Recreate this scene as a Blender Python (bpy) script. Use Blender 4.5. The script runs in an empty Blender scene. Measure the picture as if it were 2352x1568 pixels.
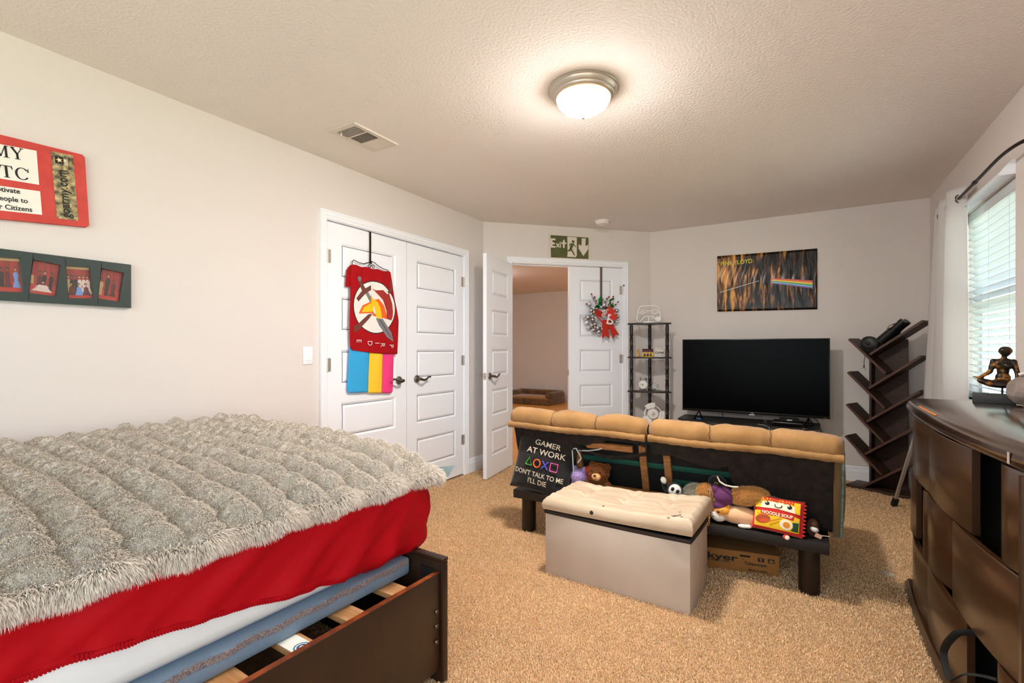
import bpy, bmesh, math, random
import numpy as np
from mathutils import Vector, Matrix, Euler, noise
random.seed(7); np.random.seed(7)
SC = bpy.context.scene
COL = SC.collection
PI = math.pi
R = math.radians

# ------------------------------------------------------------------ camera
cam_d = bpy.data.cameras.new('camera')
cam_d.sensor_width = 36.0
cam_d.lens = 36.0 * 1112.233 / 2352.0
cam_d.shift_y = (799.74 - 784.0) / 2352.0
cam_d.clip_start = 0.05
cam = bpy.data.objects.new('camera', cam_d)
COL.objects.link(cam)
cam.location = (0, 0, 1.181)
cam.rotation_euler = (R(90), 0, R(31.1175))
SC.camera = cam

# ------------------------------------------------------------------ view, world and daylight
SC.view_settings.view_transform = 'Standard'
SC.view_settings.look = 'None'
SC.view_settings.gamma = 1.0
SC.view_settings.use_curve_mapping = False
SC.view_settings.exposure = 0.70
SC.cycles.max_bounces = 10
SC.cycles.diffuse_bounces = 7
SC.cycles.glossy_bounces = 4
SC.cycles.transparent_max_bounces = 12
SC.cycles.sample_clamp_indirect = 6.0
SC.cycles.caustics_reflective = False
SC.cycles.caustics_refractive = False
SC.cycles.use_denoising = True

world = bpy.data.worlds.new('overcast_sky')
SC.world = world
world.use_nodes = True
wn = world.node_tree.nodes; wl = world.node_tree.links
wn.clear()
w_out = wn.new('ShaderNodeOutputWorld'); w_bg = wn.new('ShaderNodeBackground')
w_tc = wn.new('ShaderNodeTexCoord'); w_sep = wn.new('ShaderNodeSeparateXYZ'); w_ramp = wn.new('ShaderNodeValToRGB')
wl.new(w_tc.outputs['Generated'], w_sep.inputs[0]); wl.new(w_sep.outputs['Z'], w_ramp.inputs[0])
w_ramp.color_ramp.elements[0].position = 0.0; w_ramp.color_ramp.elements[0].color = (0.80, 0.87, 0.92, 1)
w_ramp.color_ramp.elements[1].position = 0.9; w_ramp.color_ramp.elements[1].color = (0.74, 0.86, 1.0, 1)
wl.new(w_ramp.outputs[0], w_bg.inputs[0]); w_bg.inputs[1].default_value = 4.6
wl.new(w_bg.outputs[0], w_out.inputs[0])

sun_d = bpy.data.lights.new('sun', 'SUN'); sun_d.energy = 45.0; sun_d.angle = R(3); sun_d.color = (1.0, 0.96, 0.90)
sun = bpy.data.objects.new('sun', sun_d); COL.objects.link(sun)
sun.rotation_euler = Vector((0.62, -0.12, -0.78)).to_track_quat('-Z', 'Y').to_euler()   # high over the roof, lights the yard only
LAMP_POWER = 400.0       # radiance of the glass bowl of the ceiling lamps
LAMP_COLOR = (1.0, 0.945, 0.895)

def portal(name, loc, rot, sx, sy):
    l = bpy.data.lights.new(name, 'AREA'); l.shape = 'RECTANGLE'; l.size = sx; l.size_y = sy
    l.cycles.is_portal = True
    o = bpy.data.objects.new(name, l); COL.objects.link(o); o.location = loc; o.rotation_euler = rot
    return o
portal('daylight_portal', (1.06, 3.80, 1.45), (0, R(90), 0), 1.25, 1.0)
portal('daylight_portal', (1.06, -0.52, 1.42), (0, R(90), 0), 1.45, 1.85)
portal('daylight_portal', (-0.9, -1.76, 1.45), (R(90), 0, 0), 2.6, 1.5)

# ------------------------------------------------------------------ helpers
def link(o):
    COL.objects.link(o); return o

def thing(name, label, cat, loc=(0, 0, 0), rotz=0.0, group=None, rot=None):
    o = bpy.data.objects.new(name, None); link(o)
    o.empty_display_size = 0.05
    o.location = loc; o.rotation_euler = rot if rot else (0, 0, rotz)
    o['label'] = label; o['category'] = cat
    if group: o['group'] = group
    return o

def tag(o, label=None, cat=None, group=None, kind=None):
    if label: o['label'] = label
    if cat: o['category'] = cat
    if group: o['group'] = group
    if kind: o['kind'] = kind
    return o

def copy_tree(o, parent=None):
    c = o.copy(); COL.objects.link(c); c.parent = parent
    for ch in list(o.children):
        copy_tree(ch, c)
    return c

class MB:
    def __init__(self): self.bm = bmesh.new()
    def _m(self, verts, M):
        if M is not None: bmesh.ops.transform(self.bm, matrix=M, verts=verts)
        return verts
    def box(self, x0, x1, y0, y1, z0, z1, bev=0.0, M=None, seg=2):
        r = bmesh.ops.create_cube(self.bm, size=1.0)
        v = r['verts']
        for q in v:
            q.co = Vector(((x0 + x1) / 2 + q.co.x * (x1 - x0), (y0 + y1) / 2 + q.co.y * (y1 - y0), (z0 + z1) / 2 + q.co.z * (z1 - z0)))
        if bev > 0:
            es = list({e for q in v for e in q.link_edges})
            rr = bmesh.ops.bevel(self.bm, geom=es, offset=bev, segments=seg, affect='EDGES', profile=0.5)
            v = list({q for f in rr['faces'] for q in f.verts} | {q for q in v if q.is_valid})
        self._m(v, M); return self
    def cyl(self, p0, p1, r0, r1=None, seg=16, caps=True):
        r1 = r0 if r1 is None else r1
        p0 = Vector(p0); p1 = Vector(p1); d = p1 - p0; L = d.length
        q = d.to_track_quat('Z', 'Y').to_matrix().to_4x4()
        bmesh.ops.create_cone(self.bm, cap_ends=caps, cap_tris=False, segments=seg, radius1=max(r0, 1e-5), radius2=max(r1, 1e-5), depth=L,
                              matrix=Matrix.Translation((p0 + p1) / 2) @ q)
        return self
    def ball(self, c, r, seg=16, rings=10, M=None):
        r = (r, r, r) if isinstance(r, (int, float)) else r
        mat = Matrix.Translation(c) @ (M if M is not None else Matrix()) @ Matrix.Diagonal((r[0], r[1], r[2], 1))
        bmesh.ops.create_uvsphere(self.bm, u_segments=seg, v_segments=rings, radius=1.0, matrix=mat)
        return self
    def lathe(self, prof, seg=32, M=None, closed=False):
        rings = []
        for (r, z) in prof:
            if r < 1e-6:
                rings.append([self.bm.verts.new((0, 0, z))])
            else:
                rings.append([self.bm.verts.new((r * math.cos(2 * PI * k / seg), r * math.sin(2 * PI * k / seg), z)) for k in range(seg)])
        vs = [v for g in rings for v in g]
        for a, b in zip(rings[:-1], rings[1:]):
            for k in range(seg):
                k2 = (k + 1) % seg
                if len(a) == 1 and len(b) == 1: continue
                if len(a) == 1: self.bm.faces.new((a[0], b[k], b[k2]))
                elif len(b) == 1: self.bm.faces.new((a[k], b[0], a[k2]))
                else: self.bm.faces.new((a[k], b[k], b[k2], a[k2]))
        self._m(vs, M); return self
    def prism(self, pts, y0, y1, M=None):
        """pts: (x, z) outline, extruded along y from y0 (towards the viewer) to y1"""
        a = [self.bm.verts.new((x, y0, z)) for x, z in pts]
        b = [self.bm.verts.new((x, y1, z)) for x, z in pts]
        n = len(pts)
        f1 = self.bm.faces.new(a); f2 = self.bm.faces.new(b[::-1]); f1.normal_update(); f2.normal_update()
        for k in range(n):
            self.bm.faces.new((a[k], b[k], b[(k + 1) % n], a[(k + 1) % n]))
        bmesh.ops.triangulate(self.bm, faces=[f1, f2])
        self._m(a + b, M); return self
    def slab(self, pts, z0, z1, M=None):
        """pts: (x, y) outline, extruded along z"""
        a = [self.bm.verts.new((x, y, z0)) for x, y in pts]
        b = [self.bm.verts.new((x, y, z1)) for x, y in pts]
        n = len(pts)
        f1 = self.bm.faces.new(a[::-1]); f2 = self.bm.faces.new(b); f1.normal_update(); f2.normal_update()
        for k in range(n):
            self.bm.faces.new((a[k], a[(k + 1) % n], b[(k + 1) % n], b[k]))
        bmesh.ops.triangulate(self.bm, faces=[f1, f2])
        self._m(a + b, M); return self
    def tube(self, pts, r, seg=8, flat=None):
        pts = [Vector(p) for p in pts]
        n = len(pts); rs = r if isinstance(r, (list, tuple)) else [r] * n
        rings = []; up = None
        for i, p in enumerate(pts):
            t = (pts[min(i + 1, n - 1)] - pts[max(i - 1, 0)]).normalized()
            if up is None:
                up = Vector((0, 0, 1)) if abs(t.z) < 0.9 else Vector((1, 0, 0))
            s = t.cross(up).normalized(); up = s.cross(t).normalized()
            fx, fy = flat if flat else (1, 1)
            rings.append([self.bm.verts.new(p + s * rs[i] * fx * math.cos(2 * PI * k / seg) + up * rs[i] * fy * math.sin(2 * PI * k / seg)) for k in range(seg)])
        for a, b in zip(rings[:-1], rings[1:]):
            for k in range(seg):
                k2 = (k + 1) % seg
                self.bm.faces.new((a[k], a[k2], b[k2], b[k]))
        self.bm.faces.new(rings[0][::-1]); self.bm.faces.new(rings[-1])
        return self
    def grid(self, fn, nu, nv, M=None, closeu=False):
        g = [[self.bm.verts.new(fn(i / nu, j / nv)) for j in range(nv + 1)] for i in range(nu + (0 if closeu else 1))]
        m = len(g)
        for i in range(nu):
            for j in range(nv):
                i2 = (i + 1) % m
                self.bm.faces.new((g[i][j], g[i2][j], g[i2][j + 1], g[i][j + 1]))
        self._m([v for r_ in g for v in r_], M); return self
    def build(self, name, mat, parent=None, smooth=True, loc=None, rot=None, angle=40, kind=None, fixn=True):
        if fixn: bmesh.ops.recalc_face_normals(self.bm, faces=self.bm.faces[:])
        me = bpy.data.meshes.new(name); self.bm.to_mesh(me); self.bm.free()
        mats = mat if isinstance(mat, (list, tuple)) else [mat]
        for m in mats: me.materials.append(m)
        if smooth:
            me.shade_smooth()
            me.set_sharp_from_angle(angle=R(angle))
        o = bpy.data.objects.new(name, me); link(o); o.parent = parent
        if loc: o.location = loc
        if rot: o.rotation_euler = rot
        if kind: o['kind'] = kind
        return o

def struct(o, kind='structure'):
    o['kind'] = kind; return o

def bake(o):
    """apply the modifiers of o into its mesh"""
    dg = bpy.context.evaluated_depsgraph_get()
    me = bpy.data.meshes.new_from_object(o.evaluated_get(dg))
    old = o.data; o.modifiers.clear(); o.data = me; me.name = o.name
    return o

def blob(name, balls, mat, parent=None, voxel=0.006, smooth_it=4, loc=None, rot=None):
    """one continuous skin around a set of ellipsoids (centre, radii, euler)"""
    mb = MB()
    for b in balls:
        c, r = b[0], b[1]
        M = Euler(b[2]).to_matrix().to_4x4() if len(b) > 2 else None
        mb.ball(c, r, 20, 12, M)
    o = mb.build(name, mat, parent, loc=loc, rot=rot)
    m = o.modifiers.new('r', 'REMESH'); m.mode = 'VOXEL'; m.voxel_size = voxel; m.use_smooth_shade = True
    s = o.modifiers.new('s', 'SMOOTH'); s.factor = 0.6; s.iterations = smooth_it
    bake(o)
    if not o.data.materials: o.data.materials.append(mat)
    return o

def text(name, s, size, mat, parent, loc, rot=(R(90), 0, 0), ext=0.0006, bold=0.0, align='LEFT', sx=1.0, sy=1.0, space=1.0, shear=0.0, valign='BOTTOM_BASELINE'):
    cu = bpy.data.curves.new(name, 'FONT'); cu.body = s; cu.size = size; cu.extrude = ext; cu.offset = bold
    cu.align_x = align; cu.align_y = valign; cu.space_character = space; cu.shear = shear; cu.resolution_u = 3
    t = bpy.data.objects.new(name, cu); link(t)
    dg = bpy.context.evaluated_depsgraph_get(); dg.update()
    me = bpy.data.meshes.new_from_object(t.evaluated_get(dg))
    bpy.data.objects.remove(t); bpy.data.curves.remove(cu)
    me.transform(Matrix.Diagonal((sx, sy, 1, 1)))
    me.materials.clear(); me.materials.append(mat); me.name = name
    o = bpy.data.objects.new(name, me); link(o); o.parent = parent; o.location = loc; o.rotation_euler = rot
    return o

# ---- tufts of fur or pile grown on a surface, all in one mesh
def fuzz(name, src, n, length, width, mat, parent=None, comb=(0, 0, 0), jitter=0.45, dens=None, curl=0.35, seed=3, keep=None, lenfn=None):
    rng = np.random.default_rng(seed)
    me = src.data; me.calc_loop_triangles()
    nv = len(me.vertices); co = np.empty(nv * 3); me.vertices.foreach_get('co', co); co = co.reshape(-1, 3)
    nt = len(me.loop_triangles); tri = np.empty(nt * 3, dtype=np.int64); me.loop_triangles.foreach_get('vertices', tri); tri = tri.reshape(-1, 3)
    A = co[tri[:, 0]]; B = co[tri[:, 1]]; C_ = co[tri[:, 2]]
    nrm = np.cross(B - A, C_ - A); ar = np.linalg.norm(nrm, axis=1) / 2
    nn = nrm / (2 * ar[:, None] + 1e-12)
    w = ar.copy()
    if dens is not None: w = w * dens((A + B + C_) / 3, nn)
    w = w / w.sum()
    idx = rng.choice(nt, size=n, p=w)
    u = rng.random(n); v = rng.random(n); f = u + v > 1; u[f] = 1 - u[f]; v[f] = 1 - v[f]
    P = A[idx] + (B[idx] - A[idx]) * u[:, None] + (C_[idx] - A[idx]) * v[:, None]
    N = nn[idx]
    D = N + np.array(comb)[None, :] + rng.normal(0, jitter, (n, 3))
    D /= np.linalg.norm(D, axis=1)[:, None]
    L = length * (0.65 + 0.7 * rng.random(n))
    if lenfn is not None: L = L * lenfn(P)
    S = np.cross(D, rng.normal(0, 1, (n, 3))); S /= np.linalg.norm(S, axis=1)[:, None]
    W = width * (0.7 + 0.6 * rng.random(n))
    tipdir = D + np.array(comb)[None, :] * curl + np.array([0, 0, -curl * 0.35]); tipdir /= np.linalg.norm(tipdir, axis=1)[:, None]
    P0a = P - S * W[:, None] / 2 - N * 0.001; P0b = P + S * W[:, None] / 2 - N * 0.001
    Mid = P + D * (L * 0.55)[:, None]
    Ma = Mid - S * W[:, None] * 0.4; Mb = Mid + S * W[:, None] * 0.4
    T = Mid + tipdir * (L * 0.45)[:, None]
    V = np.stack([P0a, P0b, Mb, Ma, T], axis=1).reshape(-1, 3)
    base = np.arange(n)[:, None] * 5
    F = np.concatenate([base + np.array([0, 1, 2]), base + np.array([0, 2, 3]), base + np.array([3, 2, 4])], axis=1).reshape(-1, 3)
    m2 = bpy.data.meshes.new(name)
    m2.vertices.add(len(V)); m2.vertices.foreach_set('co', V.ravel())
    m2.loops.add(F.size); m2.loops.foreach_set('vertex_index', F.ravel())
    m2.polygons.add(len(F)); m2.polygons.foreach_set('loop_start', np.arange(len(F)) * 3); m2.polygons.foreach_set('loop_total', np.full(len(F), 3))
    m2.polygons.foreach_set('use_smooth', np.ones(len(F), dtype=bool))
    at = m2.attributes.new('tip', 'FLOAT', 'POINT')
    rnd = rng.random(n)
    at.data.foreach_set('value', np.tile(np.array([0, 0, 0.55, 0.55, 1.0]), n))
    at2 = m2.attributes.new('rnd', 'FLOAT', 'POINT'); at2.data.foreach_set('value', np.repeat(rnd, 5))
    m2.update(calc_edges=True)
    m2.materials.append(mat)
    o = bpy.data.objects.new(name, m2); link(o); o.parent = parent
    if parent is None or parent is not src:
        o.location = src.location; o.rotation_euler = src.rotation_euler
    o['kind'] = 'stuff'
    return o

# ------------------------------------------------------------------ materials
def srgb(h):
    h = h.lstrip('#'); c = [int(h[i:i + 2], 16) / 255 for i in (0, 2, 4)]
    return tuple((x / 12.92 if x <= 0.04045 else ((x + 0.055) / 1.055) ** 2.4) for x in c) + (1,)

def mat(name, col, rough=0.6, metal=0.0, spec=0.5, col2=None, nscale=8.0, ndetail=3.0, stretch=None, contrast=(0.35, 0.65), bump=0.0, bscale=60.0,
        bdetail=2.0, coat=0.0, sheen=0.0, emit=None, estr=0.0, alpha=1.0, trans=0.0, ior=1.45, bstretch=None, bdist=0.01, sss=0.0, rvar=0.0, btype='NOISE'):
    m = bpy.data.materials.new(name); m.use_nodes = True
    N = m.node_tree.nodes; Lk = m.node_tree.links; p = N['Principled BSDF']
    col = srgb(col) if isinstance(col, str) else tuple(col) + ((1,) if len(col) == 3 else ())
    p.inputs['Base Color'].default_value = col
    p.inputs['Roughness'].default_value = rough; p.inputs['Metallic'].default_value = metal
    p.inputs['Specular IOR Level'].default_value = spec
    p.inputs['IOR'].default_value = ior
    if coat: p.inputs['Coat Weight'].default_value = coat; p.inputs['Coat Roughness'].default_value = 0.15
    if sheen: p.inputs['Sheen Weight'].default_value = sheen; p.inputs['Sheen Roughness'].default_value = 0.5
    if emit: p.inputs['Emission Color'].default_value = tuple(emit)[:3] + (1,); p.inputs['Emission Strength'].default_value = estr
    if trans: p.inputs['Transmission Weight'].default_value = trans
    if alpha < 1: p.inputs['Alpha'].default_value = alpha
    if sss: p.inputs['Subsurface Weight'].default_value = sss; p.inputs['Subsurface Radius'].default_value = (0.01, 0.01, 0.01)
    tc = N.new('ShaderNodeTexCoord')
    def mapped(st):
        if not st: return tc.outputs['Object']
        mp = N.new('ShaderNodeMapping'); mp.inputs['Scale'].default_value = st
        Lk.new(tc.outputs['Object'], mp.inputs[0]); return mp.outputs[0]
    if col2:
        c2 = srgb(col2) if isinstance(col2, str) else tuple(col2) + ((1,) if len(col2) == 3 else ())
        nt = N.new('ShaderNodeTexNoise'); nt.inputs['Scale'].default_value = nscale; nt.inputs['Detail'].default_value = ndetail
        Lk.new(mapped(stretch), nt.inputs['Vector'])
        rp = N.new('ShaderNodeValToRGB'); rp.color_ramp.elements[0].position = contrast[0]; rp.color_ramp.elements[1].position = contrast[1]
        rp.color_ramp.elements[0].color = col; rp.color_ramp.elements[1].color = c2
        Lk.new(nt.outputs['Fac'], rp.inputs[0]); Lk.new(rp.outputs[0], p.inputs['Base Color'])
        if rvar:
            mr = N.new('ShaderNodeMapRange'); mr.inputs['To Min'].default_value = rough - rvar; mr.inputs['To Max'].default_value = rough + rvar
            Lk.new(nt.outputs['Fac'], mr.inputs[0]); Lk.new(mr.outputs[0], p.inputs['Roughness'])
    if bump:
        if btype == 'NOISE':
            bt = N.new('ShaderNodeTexNoise'); bt.inputs['Detail'].default_value = bdetail; out = bt.outputs['Fac']
        else:
            bt = N.new('ShaderNodeTexVoronoi'); out = bt.outputs['Distance']
        bt.inputs['Scale'].default_value = bscale
        Lk.new(mapped(bstretch), bt.inputs['Vector'])
        b = N.new('ShaderNodeBump'); b.inputs['Strength'].default_value = bump; b.inputs['Distance'].default_value = bdist
        Lk.new(out, b.inputs['Height']); Lk.new(b.outputs[0], p.inputs['Normal'])
    return m

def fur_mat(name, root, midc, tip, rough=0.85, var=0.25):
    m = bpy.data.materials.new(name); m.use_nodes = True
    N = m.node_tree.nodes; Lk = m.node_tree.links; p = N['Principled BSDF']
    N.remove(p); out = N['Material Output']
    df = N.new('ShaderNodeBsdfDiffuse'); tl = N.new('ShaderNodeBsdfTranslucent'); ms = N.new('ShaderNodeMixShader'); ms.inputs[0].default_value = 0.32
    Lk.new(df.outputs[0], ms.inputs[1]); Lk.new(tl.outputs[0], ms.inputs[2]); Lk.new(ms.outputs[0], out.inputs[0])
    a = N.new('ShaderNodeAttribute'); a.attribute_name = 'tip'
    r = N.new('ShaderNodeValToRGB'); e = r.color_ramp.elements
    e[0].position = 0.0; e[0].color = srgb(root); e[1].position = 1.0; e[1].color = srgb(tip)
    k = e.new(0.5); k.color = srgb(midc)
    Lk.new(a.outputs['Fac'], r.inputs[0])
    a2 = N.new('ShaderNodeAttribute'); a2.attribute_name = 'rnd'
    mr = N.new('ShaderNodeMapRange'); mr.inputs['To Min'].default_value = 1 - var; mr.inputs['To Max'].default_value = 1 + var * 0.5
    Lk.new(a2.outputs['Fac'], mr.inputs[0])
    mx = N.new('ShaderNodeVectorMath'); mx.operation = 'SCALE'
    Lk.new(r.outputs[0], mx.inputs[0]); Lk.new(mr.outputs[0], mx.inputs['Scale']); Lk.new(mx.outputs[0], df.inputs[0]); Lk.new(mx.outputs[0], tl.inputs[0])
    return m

M_WALL = mat('wall_paint', '#DAD3CE', 0.88, spec=0.2, bump=0.25, bscale=160, bdist=0.002)
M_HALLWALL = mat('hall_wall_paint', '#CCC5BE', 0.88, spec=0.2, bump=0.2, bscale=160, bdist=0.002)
M_CEIL = mat('ceiling_paint', '#E6DFDA', 0.9, spec=0.2, bump=0.6, bscale=75, bdetail=3, bdist=0.007)
M_TRIM = mat('white_trim_paint', '#F0F3F8', 0.35, spec=0.4)
M_DOOR = mat('white_door_paint', '#F0F3F9', 0.38, spec=0.4)
M_NICKEL = mat('satin_nickel', '#9A938C', 0.28, metal=1.0)
M_DNICKEL = mat('dark_nickel', '#6E655D', 0.3, metal=1.0)
M_BRUSHED = mat('brushed_nickel', '#C4BBB0', 0.4, metal=0.75)
M_CHROME = mat('chrome', '#D8D8D8', 0.12, metal=1.0)
M_BLACK = mat('black_plastic', '#0C0C0D', 0.35)
M_BLACKM = mat('matt_black', '#0A0A0A', 0.7)
M_WHITEPL = mat('white_plastic', '#E9E4DF', 0.4)
M_GLASSY = mat('clear_glass', (1, 1, 1), 0.03, trans=1.0, ior=1.45)
M_OUTFR = mat('dark_bronze_metal', '#3A2E27', 0.4, metal=0.7)
# ================================================================== ROOM SHELL
XL, XR, YF, YB, H = -2.732, 0.899, 5.274, -1.60, 2.44
C1 = Vector((-2.732, 3.972, 0)); C2 = Vector((-1.430, 5.274, 0))
WT = 0.13

def carpet_material():
    m = bpy.data.materials.new('beige_carpet'); m.use_nodes = True
    N = m.node_tree.nodes; Lk = m.node_tree.links; p = N['Principled BSDF']
    p.inputs['Roughness'].default_value = 1.0; p.inputs['Specular IOR Level'].default_value = 0.05
    tc = N.new('ShaderNodeTexCoord')
    n1 = N.new('ShaderNodeTexNoise'); n1.inputs['Scale'].default_value = 240; n1.inputs['Detail'].default_value = 2.5
    n2 = N.new('ShaderNodeTexNoise'); n2.inputs['Scale'].default_value = 3.5; n2.inputs['Detail'].default_value = 3
    for n in (n1, n2): Lk.new(tc.outputs['Object'], n.inputs['Vector'])
    r = N.new('ShaderNodeValToRGB'); e = r.color_ramp.elements
    e[0].position = 0.33; e[0].color = srgb('#B08A5C'); e[1].position = 0.62; e[1].color = srgb('#E3C49C')
    k = e.new(0.45); k.color = srgb('#CFA878')
    Lk.new(n1.outputs['Fac'], r.inputs[0])
    r2 = N.new('ShaderNodeValToRGB'); r2.color_ramp.elements[0].position = 0.3; r2.color_ramp.elements[1].position = 0.7
    r2.color_ramp.elements[0].color = (0.86, 0.86, 0.86, 1); r2.color_ramp.elements[1].color = (1.05, 1.03, 1.0, 1)
    Lk.new(n2.outputs['Fac'], r2.inputs[0])
    mx = N.new('ShaderNodeMix'); mx.data_type = 'RGBA'; mx.blend_type = 'MULTIPLY'; mx.inputs[0].default_value = 1.0
    Lk.new(r.outputs[0], mx.inputs[6]); Lk.new(r2.outputs[0], mx.inputs[7]); Lk.new(mx.outputs[2], p.inputs['Base Color'])
    b = N.new('ShaderNodeBump'); b.inputs['Strength'].default_value = 0.9; b.inputs['Distance'].default_value = 0.012
    Lk.new(n1.outputs['Fac'], b.inputs['Height']); Lk.new(b.outputs[0], p.inputs['Normal'])
    return m
M_CARPET = carpet_material()
def wood_planks(name, c1, c2, scale=1.0):
    m = mat(name, c1, 0.35, col2=c2, nscale=4 * scale, ndetail=6, stretch=(1, 14, 1), contrast=(0.3, 0.7), spec=0.4)
    return m
M_OAK = wood_planks('orange_oak_planks', '#B0712F', '#E0A257')

# floor of the room (carpet) with the cut corner
fl = MB(); fl.slab([(XL - 0.14, YB - 0.14), (XR + 0.14, YB - 0.14), (XR + 0.14, YF + 0.14), (C2.x - 0.05, C2.y + 0.13), (C1.x - 0.09, C1.y + 0.09), (XL - 0.14, C1.y)], -0.05, 0.0)
floor = struct(fl.build('floor', M_CARPET, smooth=False))
gm = MB(); gm.grid(lambda u, v: Vector((-2.70 + 3.58 * u, 0.75 + 4.5 * v, 0.0005)), 60, 70); gsrc = gm.build('pile_source', M_CARPET, None)
if gsrc.data.polygons[0].normal.z < 0: gsrc.data.flip_normals()
def cdens(c, n):
    x, y = c[:, 0], c[:, 1]; d2 = x * x + y * y + 1.4
    fwd = -0.517 * x + 0.856 * y; lat = 0.856 * x + 0.517 * y
    ok = (np.abs(lat) < 1.12 * fwd + 0.1) & (y - x < 6.68) & ~((x < -1.15) & (y < 1.3)) & ~((x > .46) & (y < 3.05))
    return np.where(ok, 1.0 / d2 ** 0.9, 0.0)
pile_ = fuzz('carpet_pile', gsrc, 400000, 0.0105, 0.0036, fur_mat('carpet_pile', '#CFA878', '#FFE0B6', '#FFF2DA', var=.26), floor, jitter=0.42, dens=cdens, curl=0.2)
pile_.location = (0, 0, 0)
bpy.data.objects.remove(gsrc)
cl = MB(); cl.slab([(XL - 0.1, YB - 0.1), (XR + 0.12, YB - 0.1), (XR + 0.12, YF + 0.1), (C2.x - .05, C2.y + .1), (C1.x - .1, C1.y + .05)], H, H + 0.05)
ceiling = struct(cl.build('ceiling', M_CEIL, smooth=False))

def wall_boxes(mb, u0, u1, z0, z1, holes, M, t=WT):
    """boxes in a wall frame (x along the wall, y into the wall) around rectangular holes"""
    holes = sorted(holes); x = u0
    for (a, b, za, zb) in holes:
        if a > x: mb.box(x, a, 0, t, z0, z1, M=M)
        if za > z0: mb.box(a, b, 0, t, z0, za, M=M)
        if zb < z1: mb.box(a, b, 0, t, zb, z1, M=M)
        x = b
    if x < u1: mb.box(x, u1, 0, t, z0, z1, M=M)

ML = Matrix.Translation((XL, 0, 0)) @ Matrix.Rotation(R(90), 4, 'Z')
ME_ = Matrix.Translation(C1) @ Matrix.Rotation(R(45), 4, 'Z')
MF = Matrix.Translation((0, YF, 0))
MR = Matrix.Translation((XR, 0, 0)) @ Matrix.Rotation(R(-90), 4, 'Z')
MBK = Matrix.Translation((0, YB, 0)) @ Matrix.Rotation(R(180), 4, 'Z')

CL0, CL1, DH = 2.125, 3.645, 2.045          # closet opening
EX0, EX1 = 0.295, 1.510                     # exit opening along the angled wall
w = MB(); wall_boxes(w, YB, 3.972, 0, H, [(CL0, CL1, 0, DH)], ML); struct(w.build('wall_left', M_WALL, smooth=False))
w = MB(); wall_boxes(w, 0.0, 1.841, 0, H, [(EX0, EX1, 0, DH)], ME_); struct(w.build('wall_angled', M_WALL, smooth=False))
w = MB(); wall_boxes(w, C2.x, XR, 0, H, [], MF); struct(w.build('wall_far', M_WALL, smooth=False))
WIN = (-4.285, -3.355, 0.86, 2.045)
FILL_WIN = (-0.38, 1.42, 0.70, 2.12)
w = MB(); wall_boxes(w, -YF - WT, -YB, 0, H, [WIN, FILL_WIN], MR); struct(w.build('wall_right', M_WALL, smooth=False))
w = MB(); wall_boxes(w, -XR, -XL, 0, H, [(-0.40, 2.15, 0.70, 2.15)], MBK); struct(w.build('wall_back', M_WALL, smooth=False))

# baseboards with a stepped profile
def baseboard(name, u0, u1, M):
    m = MB()
    prof = [(0, 0), (0.016, 0), (0.016, 0.088), (0.012, 0.094), (0.012, 0.104), (0.008, 0.108), (0.008, 0.124), (0.003, 0.133), (0, 0.133)]
    a = [m.bm.verts.new((u0, -d, z)) for d, z in prof]; b = [m.bm.verts.new((u1, -d, z)) for d, z in prof]
    n = len(prof)
    for k in range(n - 1): m.bm.faces.new((a[k], a[k + 1], b[k + 1], b[k]))
    m.bm.faces.new(a); m.bm.faces.new(b)
    bmesh.ops.transform(m.bm, matrix=M, verts=m.bm.verts[:])
    return struct(m.build(name, M_TRIM, angle=20))
baseboard('baseboard_left', 3.705, 3.966, ML); baseboard('baseboard_left', -1.58, 2.068, ML)
baseboard('baseboard_angled', 0.0, 0.235, ME_); baseboard('baseboard_angled', 1.57, 1.835, ME_)
baseboard('baseboard_far', C2.x + 0.01, XR - 0.01, MF)
baseboard('baseboard_right', -YF + 0.01, 1.58, MR)

# door casings
def casing(name, u0, u1, h, M, wd=0.057):
    m = MB()
    def prof(d): return [(0.0, 0.0), (0.010, 0.0), (0.014, 0.006), (0.014, 0.020), (0.018, 0.026), (0.018, 0.044), (0.022, 0.050), (0.022, wd), (0.0, wd)]
    P = prof(0); n = len(P)
    path = [(u0, 0, -1, 0), (u0, h, -1, 1), (u1, h, 1, 1), (u1, 0, 1, 0)]
    rings = []
    for (u, z, du, dz) in path:
        rings.append([m.bm.verts.new((u + du * o_, -d, z + dz * o_)) for d, o_ in P])
    for a, b in zip(rings[:-1], rings[1:]):
        for k in range(n - 1): m.bm.faces.new((a[k], a[k + 1], b[k + 1], b[k]))
    m.bm.faces.new(rings[0]); m.bm.faces.new(rings[-1])
    # jamb lining inside the opening
    m.box(u0 - 0.001, u0 + 0.004, -0.002, WT, 0, h); m.box(u1 - 0.004, u1 + 0.001, -0.002, WT, 0, h); m.box(u0, u1, -0.002, WT, h - 0.004, h + 0.001)
    m.box(u0 + 0.004, u0 + 0.014, 0.05, 0.062, 0, h - 0.004); m.box(u1 - 0.014, u1 - 0.004, 0.05, 0.062, 0, h - 0.004); m.box(u0 + 0.004, u1 - 0.004, 0.05, 0.062, h - 0.014, h - 0.004)
    bmesh.ops.transform(m.bm, matrix=M, verts=m.bm.verts[:])
    return struct(m.build(name, M_TRIM, angle=25))
casing('trim_1', CL0, CL1, DH, ML)
casing('trim_2', EX0, EX1, DH, ME_)

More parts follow.
